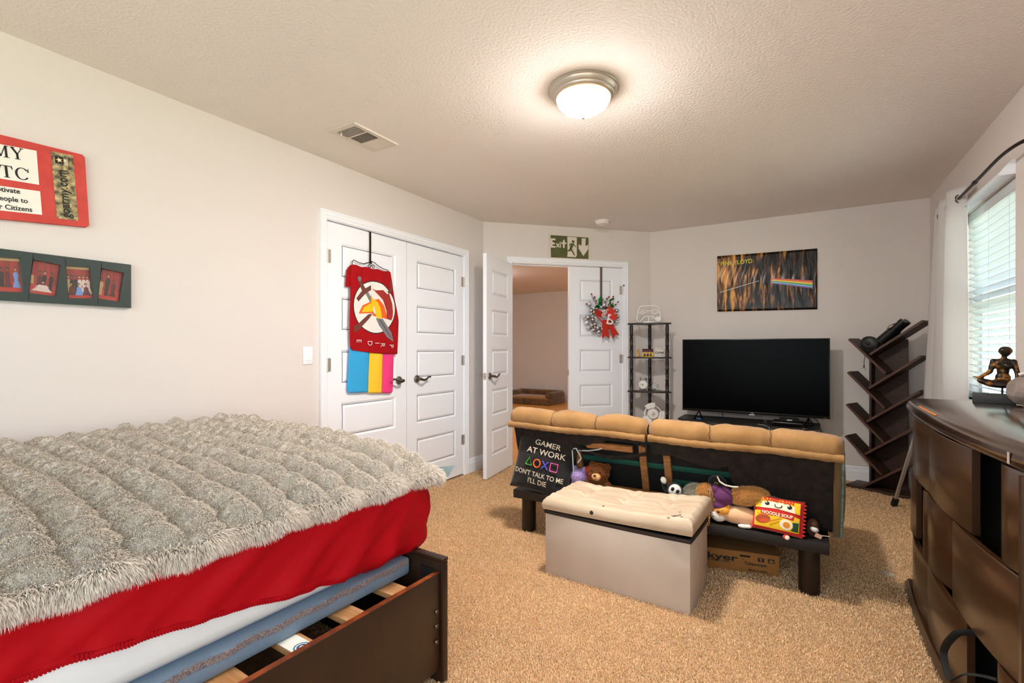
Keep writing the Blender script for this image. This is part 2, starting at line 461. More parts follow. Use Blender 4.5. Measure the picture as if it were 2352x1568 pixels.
# ------------------------------------------------------------------ doors: five raised panels, hinges, lever
def lever(parent, x, z, y, s=1, lz=0.0):
    """lever handle on the face y (facing -y); s=+1 lever points to +x"""
    m = MB()
    m.lathe([(0, -0.0), (0.030, -0.0), (0.033, 0.004), (0.031, 0.010), (0.018, 0.016), (0.0, 0.016)], 24, Matrix.Translation((x, y, z)) @ Matrix.Rotation(R(90), 4, 'X'))
    h = m.build('door_handle', M_NICKEL, parent)
    m = MB()
    m.cyl((x, y - 0.012, z), (x, y - 0.050, z), 0.011, 0.012, 16)
    pts = []; rs = []
    for k in range(13):
        t = k / 12
        pts.append((x + s * (-0.004 + 0.112 * t), y - 0.052 - 0.006 * math.sin(PI * t), z + 0.012 * math.sin(2 * PI * t * 0.85 + PI) * (0.4 + t)))
        rs.append(0.0115 - 0.006 * t if t < 0.85 else 0.0075)
    m.tube(pts, rs, 10, flat=(1, 1))
    m.ball((x + s * 0.108, y - 0.052, z + 0.012 * math.sin(2 * PI * 0.85 + PI) * 1.4), (0.012, 0.006, 0.009), 12, 8)
    m.build('lever', M_DNICKEL, h)
    return h

def panel_mesh(pw, ph):
    m = MB(); i1, i2, dp = 0.0, 0.030, 0.007
    o = [(-pw / 2, -ph / 2), (pw / 2, -ph / 2), (pw / 2, ph / 2), (-pw / 2, ph / 2)]
    def ring(ins, y): return [m.bm.verts.new((x - math.copysign(ins, x), y, z - math.copysign(ins, z))) for x, z in o]
    r0 = ring(0.016, 0.0085); r1 = ring(0.020, 0.0085); r2 = ring(0.036, 0.001); r3 = ring(0.045, 0.001)
    for a, b in ((r0, r1), (r1, r2), (r2, r3)):
        for k in range(4): m.bm.faces.new((a[k], a[(k + 1) % 4], b[(k + 1) % 4], b[k]))
    m.bm.faces.new(r3)
    bmesh.ops.recalc_face_normals(m.bm, faces=m.bm.faces[:])
    me = bpy.data.meshes.new('panel'); m.bm.to_mesh(me); m.bm.free(); me.materials.append(M_DOOR); return me

def door_leaf(name, label, w_, loc, rotz, hinge_side=0, handle=None, T=0.035, h=2.02, back=False, zs=0.012, hinges=True, extra=None):
    """leaf from x=0..w_, front face y=0 facing -y, thickness to +y"""
    t = thing(name, label, 'door', loc, rotz); t['kind'] = 'structure'
    st = 0.115; ph = 0.245; gap = 0.122; top = 0.125
    pw = w_ - 2 * st
    m = MB()
    zt = h - top
    rows = [(zt - k * (ph + gap) - ph, zt - k * (ph + gap)) for k in range(5)]
    xs = [0, st, w_ - st, w_]
    zz = [0] + [v for r_ in rows[::-1] for v in r_] + [h]
    for side in (0, 1):
        y = 0 if side == 0 else T; sg = 1 if side == 0 else -1
        V = {}
        for i, x in enumerate(xs):
            for j, z in enumerate(zz): V[i, j] = m.bm.verts.new((x, y, z))
        for i in range(3):
            for j in range(len(zz) - 1):
                hole = (i == 1 and j % 2 == 1)
                c = [V[i, j], V[i + 1, j], V[i + 1, j + 1], V[i, j + 1]]
                if not hole: m.bm.faces.new(c)
                else:
                    x0, x1, z0, z1 = xs[1], xs[2], zz[j], zz[j + 1]
                    def rg(ins, yy): return [m.bm.verts.new((a_, y + sg * yy, b_)) for a_, b_ in ((x0 + ins, z0 + ins), (x1 - ins, z0 + ins), (x1 - ins, z1 - ins), (x0 + ins, z1 - ins))]
                    a1 = rg(0.006, 0.003); a2 = rg(0.014, 0.0085)
                    for A_, B_ in ((c, a1), (a1, a2)):
                        for k in range(4): m.bm.faces.new((A_[k], A_[(k + 1) % 4], B_[(k + 1) % 4], B_[k]))
                    m.bm.faces.new(a2)
        if side == 0: F0 = V
        else: F1 = V
    nz = len(zz)
    for j in range(nz - 1):
        m.bm.faces.new((F0[0, j], F0[0, j + 1], F1[0, j + 1], F1[0, j])); m.bm.faces.new((F0[3, j], F1[3, j], F1[3, j + 1], F0[3, j + 1]))
    for i in range(3):
        m.bm.faces.new((F0[i, 0], F1[i, 0], F1[i + 1, 0], F0[i + 1, 0])); m.bm.faces.new((F0[i, nz - 1], F0[i + 1, nz - 1], F1[i + 1, nz - 1], F1[i, nz - 1]))
    o = m.build('door_leaf', M_DOOR, t, smooth=False); o.location = (0, 0, zs)
    key = (round(pw, 4), ph)
    if key not in PANELS: PANELS[key] = panel_mesh(pw, ph)
    for (z0, z1) in rows:
        p = bpy.data.objects.new('panel', PANELS[key]); link(p); p.parent = t; p.location = (w_ / 2, 0, zs + (z0 + z1) / 2)
        if back:
            p = bpy.data.objects.new('panel', PANELS[key]); link(p); p.parent = t; p.location = (w_ / 2, T, zs + (z0 + z1) / 2); p.rotation_euler = (0, 0, PI)
    hx = 0.0 if hinge_side == 0 else w_
    if hinges:
        for hz in (0.33, 1.07, 1.80):
            m = MB(); m.cyl((hx, -0.007, hz - 0.045), (hx, -0.007, hz + 0.045), 0.0075, seg=10)
            m.box(hx - 0.003 - (0.028 if hinge_side else 0), hx + 0.003 + (0 if hinge_side else 0.028), -0.0015, 0.0, hz - 0.045, hz + 0.045)
            m.build('hinge', M_BRUSHED, t)
    if handle:
        lever(t, handle[0], handle[1], 0.0, handle[2])
    return t
PANELS = {}
# closet pair in the left wall
lw = (CL1 - CL0) / 2 - 0.0075
door_leaf('door_1', 'left white closet door leaf, behind the red banner', lw, (XL + 0.002, CL0 + 0.005, 0), R(90), 0, (lw - 0.085, 0.93, -1))
door_leaf('door_2', 'right white closet door leaf with nothing hanging on it', lw, (XL + 0.002, CL0 + 0.0115 + lw, 0), R(90), 1, (0.115, 0.93, 1))
# closet darkness behind the leaves
m = MB(); m.box(XL - 0.78, XL - 0.141, 1.87, 3.93, -0.05, 0.0).box(XL - 0.78, XL - 0.75, 1.9, 3.9, 0, H).box(XL - 0.75, XL - WT, 1.87, 1.9, 0, H).box(XL - 0.75, XL - WT, 3.9, 3.93, 0, H).box(XL - 0.75, XL - WT, 1.9, 3.9, H - .02, H)
struct(m.build('wall_closet', M_WALL, smooth=False))
# bedroom double door in the angled wall
ew = (EX1 - EX0) / 2 - 0.006
e_ = Vector((math.sqrt(.5), math.sqrt(.5), 0)); n_ = Vector((math.sqrt(.5), -math.sqrt(.5), 0))
P4 = C1 + e_ * (EX0 + 0.008 + ew) + n_ * 0.002
d4 = door_leaf('door_4', 'closed white bedroom door leaf carrying the wreath', ew, P4, R(45), 1, None, back=True)
m = MB(); m.box(-0.0015, 0.0, 0.006, 0.030, 0.90, 0.96); m.build('strike_plate', M_BRUSHED, d4)
m = MB(); m.cyl((ew - 0.002, -0.006, 1.845), (ew + 0.004, -0.030, 1.850), 0.004, seg=8).ball((ew + 0.004, -0.034, 1.85), 0.008, 10, 8); m.build('hinge_stop', M_DNICKEL, d4)
# open leaf: front face (x to the hinge) seen from the room
Ph = C1 + e_ * (EX0 + 0.004) + n_ * 0.006
Pf = Vector((-2.432, 3.605, 0))
dirv = (Ph - Pf).normalized(); ang = math.atan2(dirv.y, dirv.x)
off = Vector((math.sin(ang), -math.cos(ang), 0))     # direction the front faces
d3 = door_leaf('door_3', 'open white bedroom door leaf standing into the room', ew, tuple(Ph - dirv * ew), ang, 1, None, back=True, hinges=False)
lever(d3, 0.062, 0.93, 0.0, 1)
m = MB(); m.box(-0.0015, 0.0, 0.004, 0.031, 0.90, 0.96).cyl((0, 0.0175, 0.93), (-0.012, 0.0175, 0.93), 0.009, seg=12); m.build('latch', M_BRUSHED, d3)
hb = MB(); hb.lathe([(0, 0), (0.030, 0), (0.033, 0.004), (0.018, 0.016), (0, 0.016)], 20, Matrix.Translation((0.062, 0.035, 0.93)) @ Matrix.Rotation(R(-90), 4, 'X')); hb.cyl((0.062, .045, .93), (.062, .09, .93), .011)
hb.tube([(0.055, .088, .93), (0.09, .09, .935), (.12, .092, .93), (.16, .09, .925)], [.011, .009, .007, .006], 8)
hb.build('door_handle', M_NICKEL, d3)
m = MB(); m.box(ew - 0.004, ew + 0.002, -0.004, 0.03, 2.034, 2.05); m.build('hinge', M_BRUSHED, d3)

# ------------------------------------------------------------------ hall beyond the open door
hl = MB()
hl.slab([(C1.x - WT * .7, C1.y + WT * .7), (C2.x, C2.y + WT), (-1.0, 9.72), (-8.0, 9.72), (-8.0, 3.9)], -0.05, -0.002)
hfl = struct(hl.build('floor_hall', M_OAK, smooth=False))
# individual boards, slightly raised, run across the hall
for k in range(26):
    y0 = 4.55 + k * 0.2
    mm = MB(); mm.box(-7.95, min(-1.03, y0 - 6.704 - 0.12), y0 + 0.0015, y0 + 0.1985, -0.002, 0.0005); pb = mm.build('plank', M_OAK, hfl, smooth=False)
hc = MB(); hc.slab([(C1.x, C1.y + .02), (C2.x, C2.y + .05), (-1.0, 9.8), (-8.1, 9.8), (-8.1, 3.9)], H, H + 0.05); struct(hc.build('ceiling_hall', M_CEIL, smooth=False))
h = MB(); h.box(-8.1, -0.9, 9.70, 9.80, 0, H); struct(h.build('wall_hall_far', M_HALLWALL, smooth=False))
h = MB(); h.box(-8.1, -8.0, 3.9, 9.8, 0, H); struct(h.build('wall_hall_left', M_HALLWALL, smooth=False))
h = MB(); h.box(-1.0, -0.9, YF + WT, 9.8, 0, H); struct(h.build('wall_hall_right', M_HALLWALL, smooth=False))
h = MB(); h.box(-8.1, XL - .78, 3.82, 3.9, 0, H); struct(h.build('wall_hall_near', M_HALLWALL, smooth=False))

# ------------------------------------------------------------------ windows
M_BLIND = mat('white_blind_slat', '#C9CFD0', 0.45, spec=0.4, trans=0.0)
M_VINYL = mat('white_vinyl', '#E6E6E2', 0.4)
def thin_glass():
    m = bpy.data.materials.new('window_glass'); m.use_nodes = True
    N = m.node_tree.nodes; Lk = m.node_tree.links; N.clear()
    o = N.new('ShaderNodeOutputMaterial'); t = N.new('ShaderNodeBsdfTransparent'); g = N.new('ShaderNodeBsdfGlossy'); x = N.new('ShaderNodeMixShader')
    g.inputs['Roughness'].default_value = 0.02; x.inputs[0].default_value = 0.06; t.inputs[0].default_value = (0.96, 0.98, 0.98, 1)
    Lk.new(t.outputs[0], x.inputs[1]); Lk.new(g.outputs[0], x.inputs[2]); Lk.new(x.outputs[0], o.inputs[0]); return m
M_PANE = thin_glass()
def window(name, M, u0, u1, z0, z1, label):
    t = thing(name, label, 'window'); t['kind'] = 'structure'; t.matrix_world = M
    m = MB(); f = 0.045
    y0, y1 = 0.085, 0.125
    m.box(u0, u0 + f, y0, y1, z0, z1).box(u1 - f, u1, y0, y1, z0, z1).box(u0, u1, y0, y1, z0, z0 + f).box(u0, u1, y0, y1, z1 - f, z1)
    zm = (z0 + z1) / 2; m.box(u0 + f, u1 - f, y0 + .003, y1, zm - 0.025, zm + 0.025)
    m.build('window_frame', M_VINYL, t, smooth=False)
    for a, b in ((z0 + f, zm - 0.025), (zm + 0.025, z1 - f)):
        g = MB(); g.box(u0 + f, u1 - f, 0.103, 0.106, a, b); g.build('pane', M_PANE, t, smooth=False)
    s = MB(); s.box(u0 - 0.03, u1 + 0.03, -0.03, 0.09, z0 - 0.02, z0, 0.004); s.build('window_sill', M_TRIM, t)
    return t
window('window_1', MR, WIN[0], WIN[1], WIN[2], WIN[3], 'window with the white blind beside the statue')
window('added_window_2', MR, FILL_WIN[0], FILL_WIN[1], FILL_WIN[2], FILL_WIN[3], 'added unseen window near the bed, for fill daylight')  # added unseen window, sized to bring more daylight onto the left side
window('added_window_3', MBK, -0.40, 2.15, 0.70, 2.15, 'added unseen window behind the camera, for fill daylight')  # put in behind the camera as a broad source of fill light

# white board header above window 1 and the blind in its recess
t = thing('window_blind', 'white slatted blind hung inside the window recess', 'blind'); t.matrix_world = MR.copy()
a, b = WIN[0] + 0.012, WIN[1] - 0.006
m = MB(); m.box(a, b, 0.012, 0.060, 1.985, 2.040, 0.002); m.build('head_rail', M_BLIND, t)
m = MB()
prof = [(-0.062, 2.048), (-0.066, 2.056), (-0.058, 2.066), (-0.040, 2.090), (-0.024, 2.112), (-0.012, 2.120), (-0.001, 2.120), (-0.001, 2.048)]
A_ = [m.bm.verts.new((WIN[0] - .012, y, z)) for y, z in prof]; B_ = [m.bm.verts.new((WIN[1] + .010, y, z)) for y, z in prof]
for k in range(len(prof)): m.bm.faces.new((A_[k], A_[(k + 1) % 8], B_[(k + 1) % 8], B_[k]))
m.bm.faces.new(A_); m.bm.faces.new(B_); m.build('valance', M_TRIM, t, angle=20)
def slat_mesh(L_):
    m = MB(); n = 6; wd = 0.0500
    for s_ in (0, 1):
        pass
    top = []; bot = []
    for k in range(n + 1):
        q = -0.5 + k / n; zc = 0.0035 * (1 - (2 * q) ** 2)
        top.append((q * wd, zc + 0.0013)); bot.append((q * wd, zc - 0.0013))
    pr = top + bot[::-1]; N_ = len(pr)
    A_ = [m.bm.verts.new((-L_ / 2, y, z)) for y, z in pr]; B_ = [m.bm.verts.new((L_ / 2, y, z)) for y, z in pr]
    for k in range(N_): m.bm.faces.new((A_[k], A_[(k + 1) % N_], B_[(k + 1) % N_], B_[k]))
    bmesh.ops.recalc_face_normals(m.bm, faces=m.bm.faces[:])
    me = bpy.data.meshes.new('slat'); m.bm.to_mesh(me); m.bm.free(); me.materials.append(M_BLIND); me.shade_smooth(); me.set_sharp_from_angle(angle=R(40)); return me
sm = slat_mesh(b - a - 0.004)
nsl = 26
for k in range(nsl):
    o = bpy.data.objects.new('slat', sm); link(o); o.parent = t
    z = 1.962 - k * 0.0425; o.location = ((a + b) / 2, 0.038, z); o.rotation_euler = (R(-24), 0, 0)
for u in (a + 0.13, a + 0.45, b - 0.13):
    m = MB(); 
    for dy in (-0.024, 0.024): m.cyl((u, 0.038 + dy, 0.88), (u, 0.038 + dy, 1.99), 0.0012, seg=5)
    m.build('ladder_cord', M_BLIND, t)
m = MB(); m.cyl((a + 0.07, 0.004, 1.975), (a + 0.072, 0.004, 1.42), 0.0045, seg=8); m.build('tilt_wand', M_WHITEPL, t)
m = MB(); m.box(a, b, 0.018, 0.058, 0.866, 0.880, 0.002); m.build('bottom_rail', M_BLIND, t)

# ------------------------------------------------------------------ outside: neighbouring house and ground
M_SIDING = mat('grey_white_siding', '#C9CCCB', 0.7, bump=0.3, bscale=30, bstretch=(0.1, 0.1, 4))
g = MB(); g.box(1.2, 40, -30, 40, -3.2, -3.1); struct(g.build('ground_outside', mat('pale_ground', '#9FA08F', 0.9, col2='#82866F', nscale=1.5), smooth=False))
t = thing('neighbouring_house', 'pale sided house seen between the blind slats', 'house', (12.5, 14.6, -3.1))
m = MB(); m.box(0, 5, -7, 9, 0, 4.4); m.build('wall', M_SIDING, t, smooth=False)
m = MB(); m.prism([(-0.5, 4.3), (5.5, 4.3), (2.5, 5.1)], -7.5, 9.5); m.build('roof', mat('brown_shingle', '#6B5A4C', 0.9, bump=.5, bscale=20), t, smooth=False)
for k in range(5):
    y = -5.5 + k * 2.6
    m = MB(); m.box(-0.06, 0, y, y + 1.3, 2.6, 4.0); wf = m.build('window', M_VINYL, t, smooth=False)
    m = MB(); m.box(-0.07, -0.06, y + .1, y + .6, 2.7, 3.9).box(-0.07, -0.06, y + .7, y + 1.2, 2.7, 3.9); m.build('pane', mat('dark_pane', '#6F7C80', 0.15), wf, smooth=False)
    m = MB(); m.box(-0.05, 0, y + 1.5, y + 2.0, 0, 4.3); m.build('pilaster', mat('tan_board', '#A08E7C', .8), t, smooth=False)
# ================================================================== CEILING FIXTURES
M_DOME = mat('lit_frosted_glass', '#FFF4E0', 0.4, emit=LAMP_COLOR, estr=LAMP_POWER)
M_DOME2 = mat('added_hall_lamp_glass', '#FFF4E0', 0.4, emit=(1.0, .96, .93), estr=110.0)
# the frosted bowl is brightest at its bottom, in front of the bulbs, and dims towards the rim
N = M_DOME.node_tree.nodes; Lk = M_DOME.node_tree.links
_tc = N.new('ShaderNodeTexCoord'); _sx = N.new('ShaderNodeSeparateXYZ'); _mr = N.new('ShaderNodeMapRange')
Lk.new(_tc.outputs['Object'], _sx.inputs[0]); Lk.new(_sx.outputs['Z'], _mr.inputs[0])
_mr.inputs['From Min'].default_value = -0.068; _mr.inputs['From Max'].default_value = -0.115; _mr.inputs['To Min'].default_value = LAMP_POWER * 0.010; _mr.inputs['To Max'].default_value = LAMP_POWER
Lk.new(_mr.outputs[0], N['Principled BSDF'].inputs['Emission Strength'])
_cr = N.new('ShaderNodeMix'); _cr.data_type = 'RGBA'; _m2 = N.new('ShaderNodeMapRange'); _m2.inputs['From Min'].default_value = -0.046; _m2.inputs['From Max'].default_value = -0.075
Lk.new(_sx.outputs['Z'], _m2.inputs[0]); Lk.new(_m2.outputs[0], _cr.inputs[0]); _cr.inputs[6].default_value = (1.0, 0.55, 0.16, 1); _cr.inputs[7].default_value = LAMP_COLOR + (1,)
Lk.new(_cr.outputs[2], N['Principled BSDF'].inputs['Emission Color'])
def ceiling_lamp(loc, label, dome=None):
    t = thing('ceiling_lamp', label, 'lamp', loc)
    m = MB(); m.lathe([(0.0, 0), (0.168, 0), (0.170, -0.005), (0.166, -0.010), (0.163, -0.011), (0.160, -0.018), (0.152, -0.028), (0.148, -0.031), (0.147, -0.036), (0.140, -0.043), (0.132, -0.047), (0.128, -0.047), (0.128, -0.034), (0, -0.030)], 64)
    m.build('lamp_base', M_BRUSHED, t)
    m = MB()
    pr = [(0.131, -0.046)]
    for k in range(1, 15):
        a = k / 14 * PI / 2; pr.append((0.131 * math.cos(a) ** 0.9 if k < 14 else 0.0, -0.046 - 0.074 * math.sin(a) ** 1.15))
    m.lathe(pr, 48); m.build('glass_bowl', dome or M_DOME, t)
    m = MB(); m.lathe([(0, -0.117), (0.019, -0.118), (0.018, -0.123), (0.008, -0.129), (0.006, -0.133), (0.009, -0.137), (0.008, -0.142), (0, -0.145)], 20); m.build('finial', M_BRUSHED, t)
    return t
ceiling_lamp((-0.92, 2.195, H), 'lit flush ceiling lamp with nickel rim and frosted glass bowl')
ceiling_lamp((-4.6, 6.6, H), 'added ceiling lamp out of view, lighting the hall', M_DOME2)  # added lamp out of view, there to brighten the hall

M_VENT = mat('vent_white_metal', '#D5CBC0', 0.5)
t = thing('ceiling_vent', 'white louvred air vent in the ceiling above the closet', 'vent', (-2.248, 2.02, H), 0)
W2, L2 = 0.108, 0.172
m = MB()
for (x0, x1, y0, y1) in ((-W2, W2, -L2, -L2 + .03), (-W2, W2, L2 - .03, L2), (-W2, -W2 + .03, -L2 + .03, L2 - .03), (W2 - .03, W2, -L2 + .03, L2 - .03)):
    m.box(x0, x1, y0, y1, -0.007, 0.0)
for y in (-0.052, 0.052): m.box(-W2 + .03, W2 - .03, y - .006, y + .006, -0.006, -0.001)
m.box(W2 - 0.004, W2 + .001, -L2, L2, -0.011, 0)
m.build('vent_frame', M_VENT, t, smooth=False)
m = MB(); m.box(-W2 + .03, W2 - .03, -L2 + .03, L2 - .03, -0.0012, -0.0004); m.build('duct', mat('dark_duct', '#3A2C22', 0.9), t, smooth=False)
for s_ in range(3):
    yc = (-0.098, 0, 0.098)[s_]
    if s_ == 1:
        for k in range(11):
            x = -0.072 + k * 0.0144; m = MB(); m.box(-0.0042, 0.0042, -0.044, 0.044, -0.0008, 0.0008); m.build('louvre', M_VENT, t, smooth=False, loc=(x, yc, -0.0045), rot=(0, R(28), 0))
    else:
        for k in range(8):
            y = yc - 0.039 + k * 0.0112; m = MB(); m.box(-0.076, 0.076, -0.0045, 0.0045, -0.0008, 0.0008); m.build('louvre', M_VENT, t, smooth=False, loc=(0, y, -0.0045), rot=(R(62) if s_ == 0 else R(-12), 0, 0))
m = MB(); m.cyl((-0.05, -0.128, -.004), (-0.05, -0.128, -0.02), 0.002, seg=6).ball((-0.05, -0.128, -0.022), (0.007, 0.004, 0.008), 10, 8); m.build('vent_lever', M_WHITEPL, t)

t = thing('smoke_detector', 'round white smoke detector on the ceiling over the exit sign', 'smoke detector', (-1.712, 4.56, H))
m = MB(); m.lathe([(0, 0), (0.075, 0), (0.075, -0.008), (0.070, -0.012), (0.066, -0.013), (0.066, -0.030), (0.060, -0.037), (0.030, -0.040), (0, -0.040)], 40); m.build('detector_body', M_WHITEPL, t)
m = MB(); m.lathe([(0.040, -0.0385), (0.040, -0.042), (0.034, -0.042), (0.034, -0.0385)], 32); m.build('detector_ring', M_VENT, t)

# ================================================================== LEFT WALL
t = thing('light_switch', 'white rocker light switch on the left wall beside the closet', 'switch', (XL, 1.984, 1.135), R(90))
m = MB(); m.box(-0.035, 0.035, -0.006, 0, -0.057, 0.057, 0.003); m.build('switch_plate', M_TRIM, t)
m = MB(); m.box(-0.017, 0.017, -0.009, -0.004, -0.033, 0.033, 0.002); m.build('rocker', M_TRIM, t)

M_RED = mat('red_painted_card', '#C9433A', 0.6, col2='#BC3A32', nscale=20)
M_PAPER = mat('white_paper', '#E9E6DD', 0.7)
M_INK = mat('black_ink', '#1E1F1C', 0.7)
def wall_pts(pts, o=(0, 0)): return [(a_ - o[0], b_ - o[1]) for a_, b_ in pts]
# red board: u = world y, v = world z
t = thing('red_poster_board', 'red canvas board with white text panels and camouflage strip', 'sign', (XL, 0.60, 1.87), R(90))
o = (0.60, 1.87)
m = MB(); m.prism(wall_pts([(0.26, 2.012), (0.843, 2.030), (0.853, 2.020), (0.868, 1.725), (0.860, 1.716), (0.26, 1.660)], o), -0.022, -0.001); m.build('board', M_RED, t, angle=30)
m = MB(); m.prism(wall_pts([(0.40, 1.966), (0.696, 1.995), (0.704, 1.857), (0.40, 1.836)], o), -0.0228, -0.0222); m.build('paper_panel', M_PAPER, t, smooth=False)
m = MB(); m.prism(wall_pts([(0.36, 1.80), (0.707, 1.831), (0.713, 1.735), (0.36, 1.702)], o), -0.0228, -0.0222); m.build('paper_panel', M_PAPER, t, smooth=False)
def camo_mat():
    m = mat('digital_camouflage', '#7C7357', 0.6); N = m.node_tree.nodes; Lk = m.node_tree.links; p = N['Principled BSDF']
    tc = N.new('ShaderNodeTexCoord'); sc = N.new('ShaderNodeVectorMath'); sc.operation = 'SNAP'; sc.inputs[1].default_value = (0.0035, 0.0035, 0.0035)
    nt = N.new('ShaderNodeTexNoise'); nt.inputs['Scale'].default_value = 45; nt.inputs['Detail'].default_value = 4
    r = N.new('ShaderNodeValToRGB'); r.color_ramp.interpolation = 'CONSTANT'; e = r.color_ramp.elements
    e[0].position = 0; e[0].color = srgb('#55503C'); e[1].position = 0.42; e[1].color = srgb('#7F7556'); k = e.new(0.5); k.color = srgb('#A08F66'); k = e.new(0.6); k.color = srgb('#C4AE80')
    Lk.new(tc.outputs['Object'], sc.inputs[0]); Lk.new(sc.outputs[0], nt.inputs['Vector']); Lk.new(nt.outputs['Fac'], r.inputs[0]); Lk.new(r.outputs[0], p.inputs['Base Color']); return m
m = MB(); m.prism(wall_pts([(0.740, 2.009), (0.812, 2.015), (0.830, 1.736), (0.759, 1.732)], o), -0.0232, -0.0222); m.build('camouflage_strip', camo_mat(), t, smooth=False)

def serif(mb, ch, x, z, s, ang=0.0, y=-0.0240):
    """bold serif capitals drawn as polygons, cap height s"""
    Mx = Matrix.Translation((x, 0, z)) @ Matrix.Rotation(-ang, 4, 'Y') @ Matrix.Diagonal((s, 1, s, 1))
    def P(pts): mb.prism(pts, y, y + 0.0010, Mx)
    def bar(x0, z0, x1, z1, wd):
        d = Vector((x1 - x0, z1 - z0)).normalized(); n = Vector((-d.y, d.x)) * wd / 2
        P([(x0 + n.x, z0 + n.y), (x1 + n.x, z1 + n.y), (x1 - n.x, z1 - n.y), (x0 - n.x, z0 - n.y)])
    def srf(x0, x1, z0): P([(x0, z0), (x1, z0), (x1, z0 + .05), (x0, z0 + .05)])
    if ch == 'M':
        bar(.16, 0, .16, 1, .07); bar(.16, 1, .50, .05, .15); bar(.50, .05, .84, 1, .06); bar(.86, 0, .86, 1, .15); srf(0, .32, 0); srf(.68, 1.04, 0); srf(0, .2, .95); srf(.82, 1.04, .95); return 1.1
    if ch == 'Y':
        bar(.10, 1, .42, .45, .15); bar(.74, 1, .42, .45, .06); bar(.42, 0, .42, .5, .15); srf(.24, .60, 0); srf(0, .28, .95); srf(.60, .86, .95); return .9
    if ch == 'T':
        bar(.40, 0, .40, .95, .16); P([(0, .72), (.03, 1), (.77, 1), (.80, .72), (.76, .72), (.68, .94), (.12, .94), (.04, .72)]); srf(.22, .58, 0); return .85
    if ch == 'A':
        bar(.14, 0, .42, 1, .06); bar(.42, 1, .72, 0, .15); bar(.22, .34, .62, .34, .05); srf(.02, .28, 0); srf(.56, .88, 0); return .9
    if ch in 'ROCP':
        if ch in 'RP':
            bar(.14, 0, .14, 1, .15); srf(0, .32, 0); srf(0, .2, .95)
            pts = [(.14, 1), (.45, .98), (.62, .86), (.64, .70), (.52, .52), (.2, .48), (.2, .54), (.40, .58), (.48, .72), (.44, .90), (.2, .94)]
            P(pts)
            if ch == 'R': bar(.36, .52, .70, .03, .15); srf(.58, .86, 0)
            return .9
        n = 28; a0, a1 = (R(35), R(325)) if ch == 'C' else (0, 2 * PI)
        for k in range(n):
            A0 = a0 + (a1 - a0) * k / n; A1 = a0 + (a1 - a0) * (k + 1) / n
            def pt(a, rr): return (.46 + rr[0] * math.cos(a), .5 + rr[1] * math.sin(a))
            P([pt(A0, (.45, .52)), pt(A1, (.45, .52)), pt(A1, (.30, .46)), pt(A0, (.30, .46))])
        if ch == 'C': P([(.78, .66), (.84, .98), (.88, .98), (.88, .66)])
        return 1.0
    return .5
mb = MB(); a_ = 0.098
def word(w_, xr, zr, s, track=0.03):
    adv = {'M': 1.1, 'Y': .9, 'T': .85, 'A': .9, 'R': .9, 'O': 1.0, 'C': 1.0}
    x = xr
    for ch in w_[::-1]:
        x -= adv[ch] * s + track * s
        serif(mb, ch, x - o[0], zr - (xr - x) * math.tan(a_) - o[1], s, a_)
word('ARMY', 0.664, 1.943, 0.046); word('ROTC', 0.684, 1.866, 0.047, 0.06)
mb.build('large_lettering', M_INK, t, smooth=False, kind='stuff')
for s_, u, v, sz in (('To Motivate', 0.648, 1.8045, 0.0215), ('Young People to', 0.671, 1.772, 0.0215), ('be Better Citizens', 0.684, 1.740, 0.0215)):
    text('small_lettering', s_, sz * 1.25, M_INK, t, (u - o[0], -0.0238, v - o[1]), rot=(R(90), -a_, 0), bold=0.0004, align='RIGHT', ext=0.0004, sx=0.92)
text('web_address', 'goarmy.com', 0.047, M_INK, t, (0.804 - o[0], -0.0240, 1.742 - o[1]), rot=(R(90), R(-90) - 0.075, 0), bold=0.0006, ext=0.0004, sx=0.86)
M_GOLD = mat('gold_print', '#D9A520', 0.5)
m = MB(); m.prism(wall_pts([(0.752, 1.994), (0.779, 1.996), (0.781, 1.967), (0.754, 1.963)], o), -0.0240, -0.0233); lg = m.build('star_badge', M_INK, t, smooth=False)
def star(cx, cz, r, r2, n=5, ph=0.0):
    return [(cx + (r if k % 2 == 0 else r2) * math.sin(k * PI / n + ph), cz + (r if k % 2 == 0 else r2) * math.cos(k * PI / n + ph)) for k in range(2 * n)]
m = MB(); m.prism(wall_pts(star(0.7665, 1.980, 0.0125, 0.0052, ph=R(-90)), o), -0.0246, -0.0241); m.build('star', M_GOLD, lg, smooth=False)
m = MB(); m.prism(wall_pts(star(0.7665, 1.980, 0.0085, 0.0036, ph=R(-90)), o), -0.0250, -0.0247); m.build('star', M_PAPER, lg, smooth=False)
text('badge_lettering', 'U.S. ARMY', 0.009, M_PAPER, t, (0.7895 - o[0], -0.0240, 1.965 - o[1]), rot=(R(90), R(-90) - 0.07, 0), bold=0.0003, ext=0.0003, sx=.62)
text('badge_lettering', 'ARMY STRONG', 0.0105, M_INK, t, (0.8045 - o[0], -0.0240, 1.952 - o[1]), rot=(R(90), R(-90) - 0.07, 0), ext=0.0003, sx=.7)

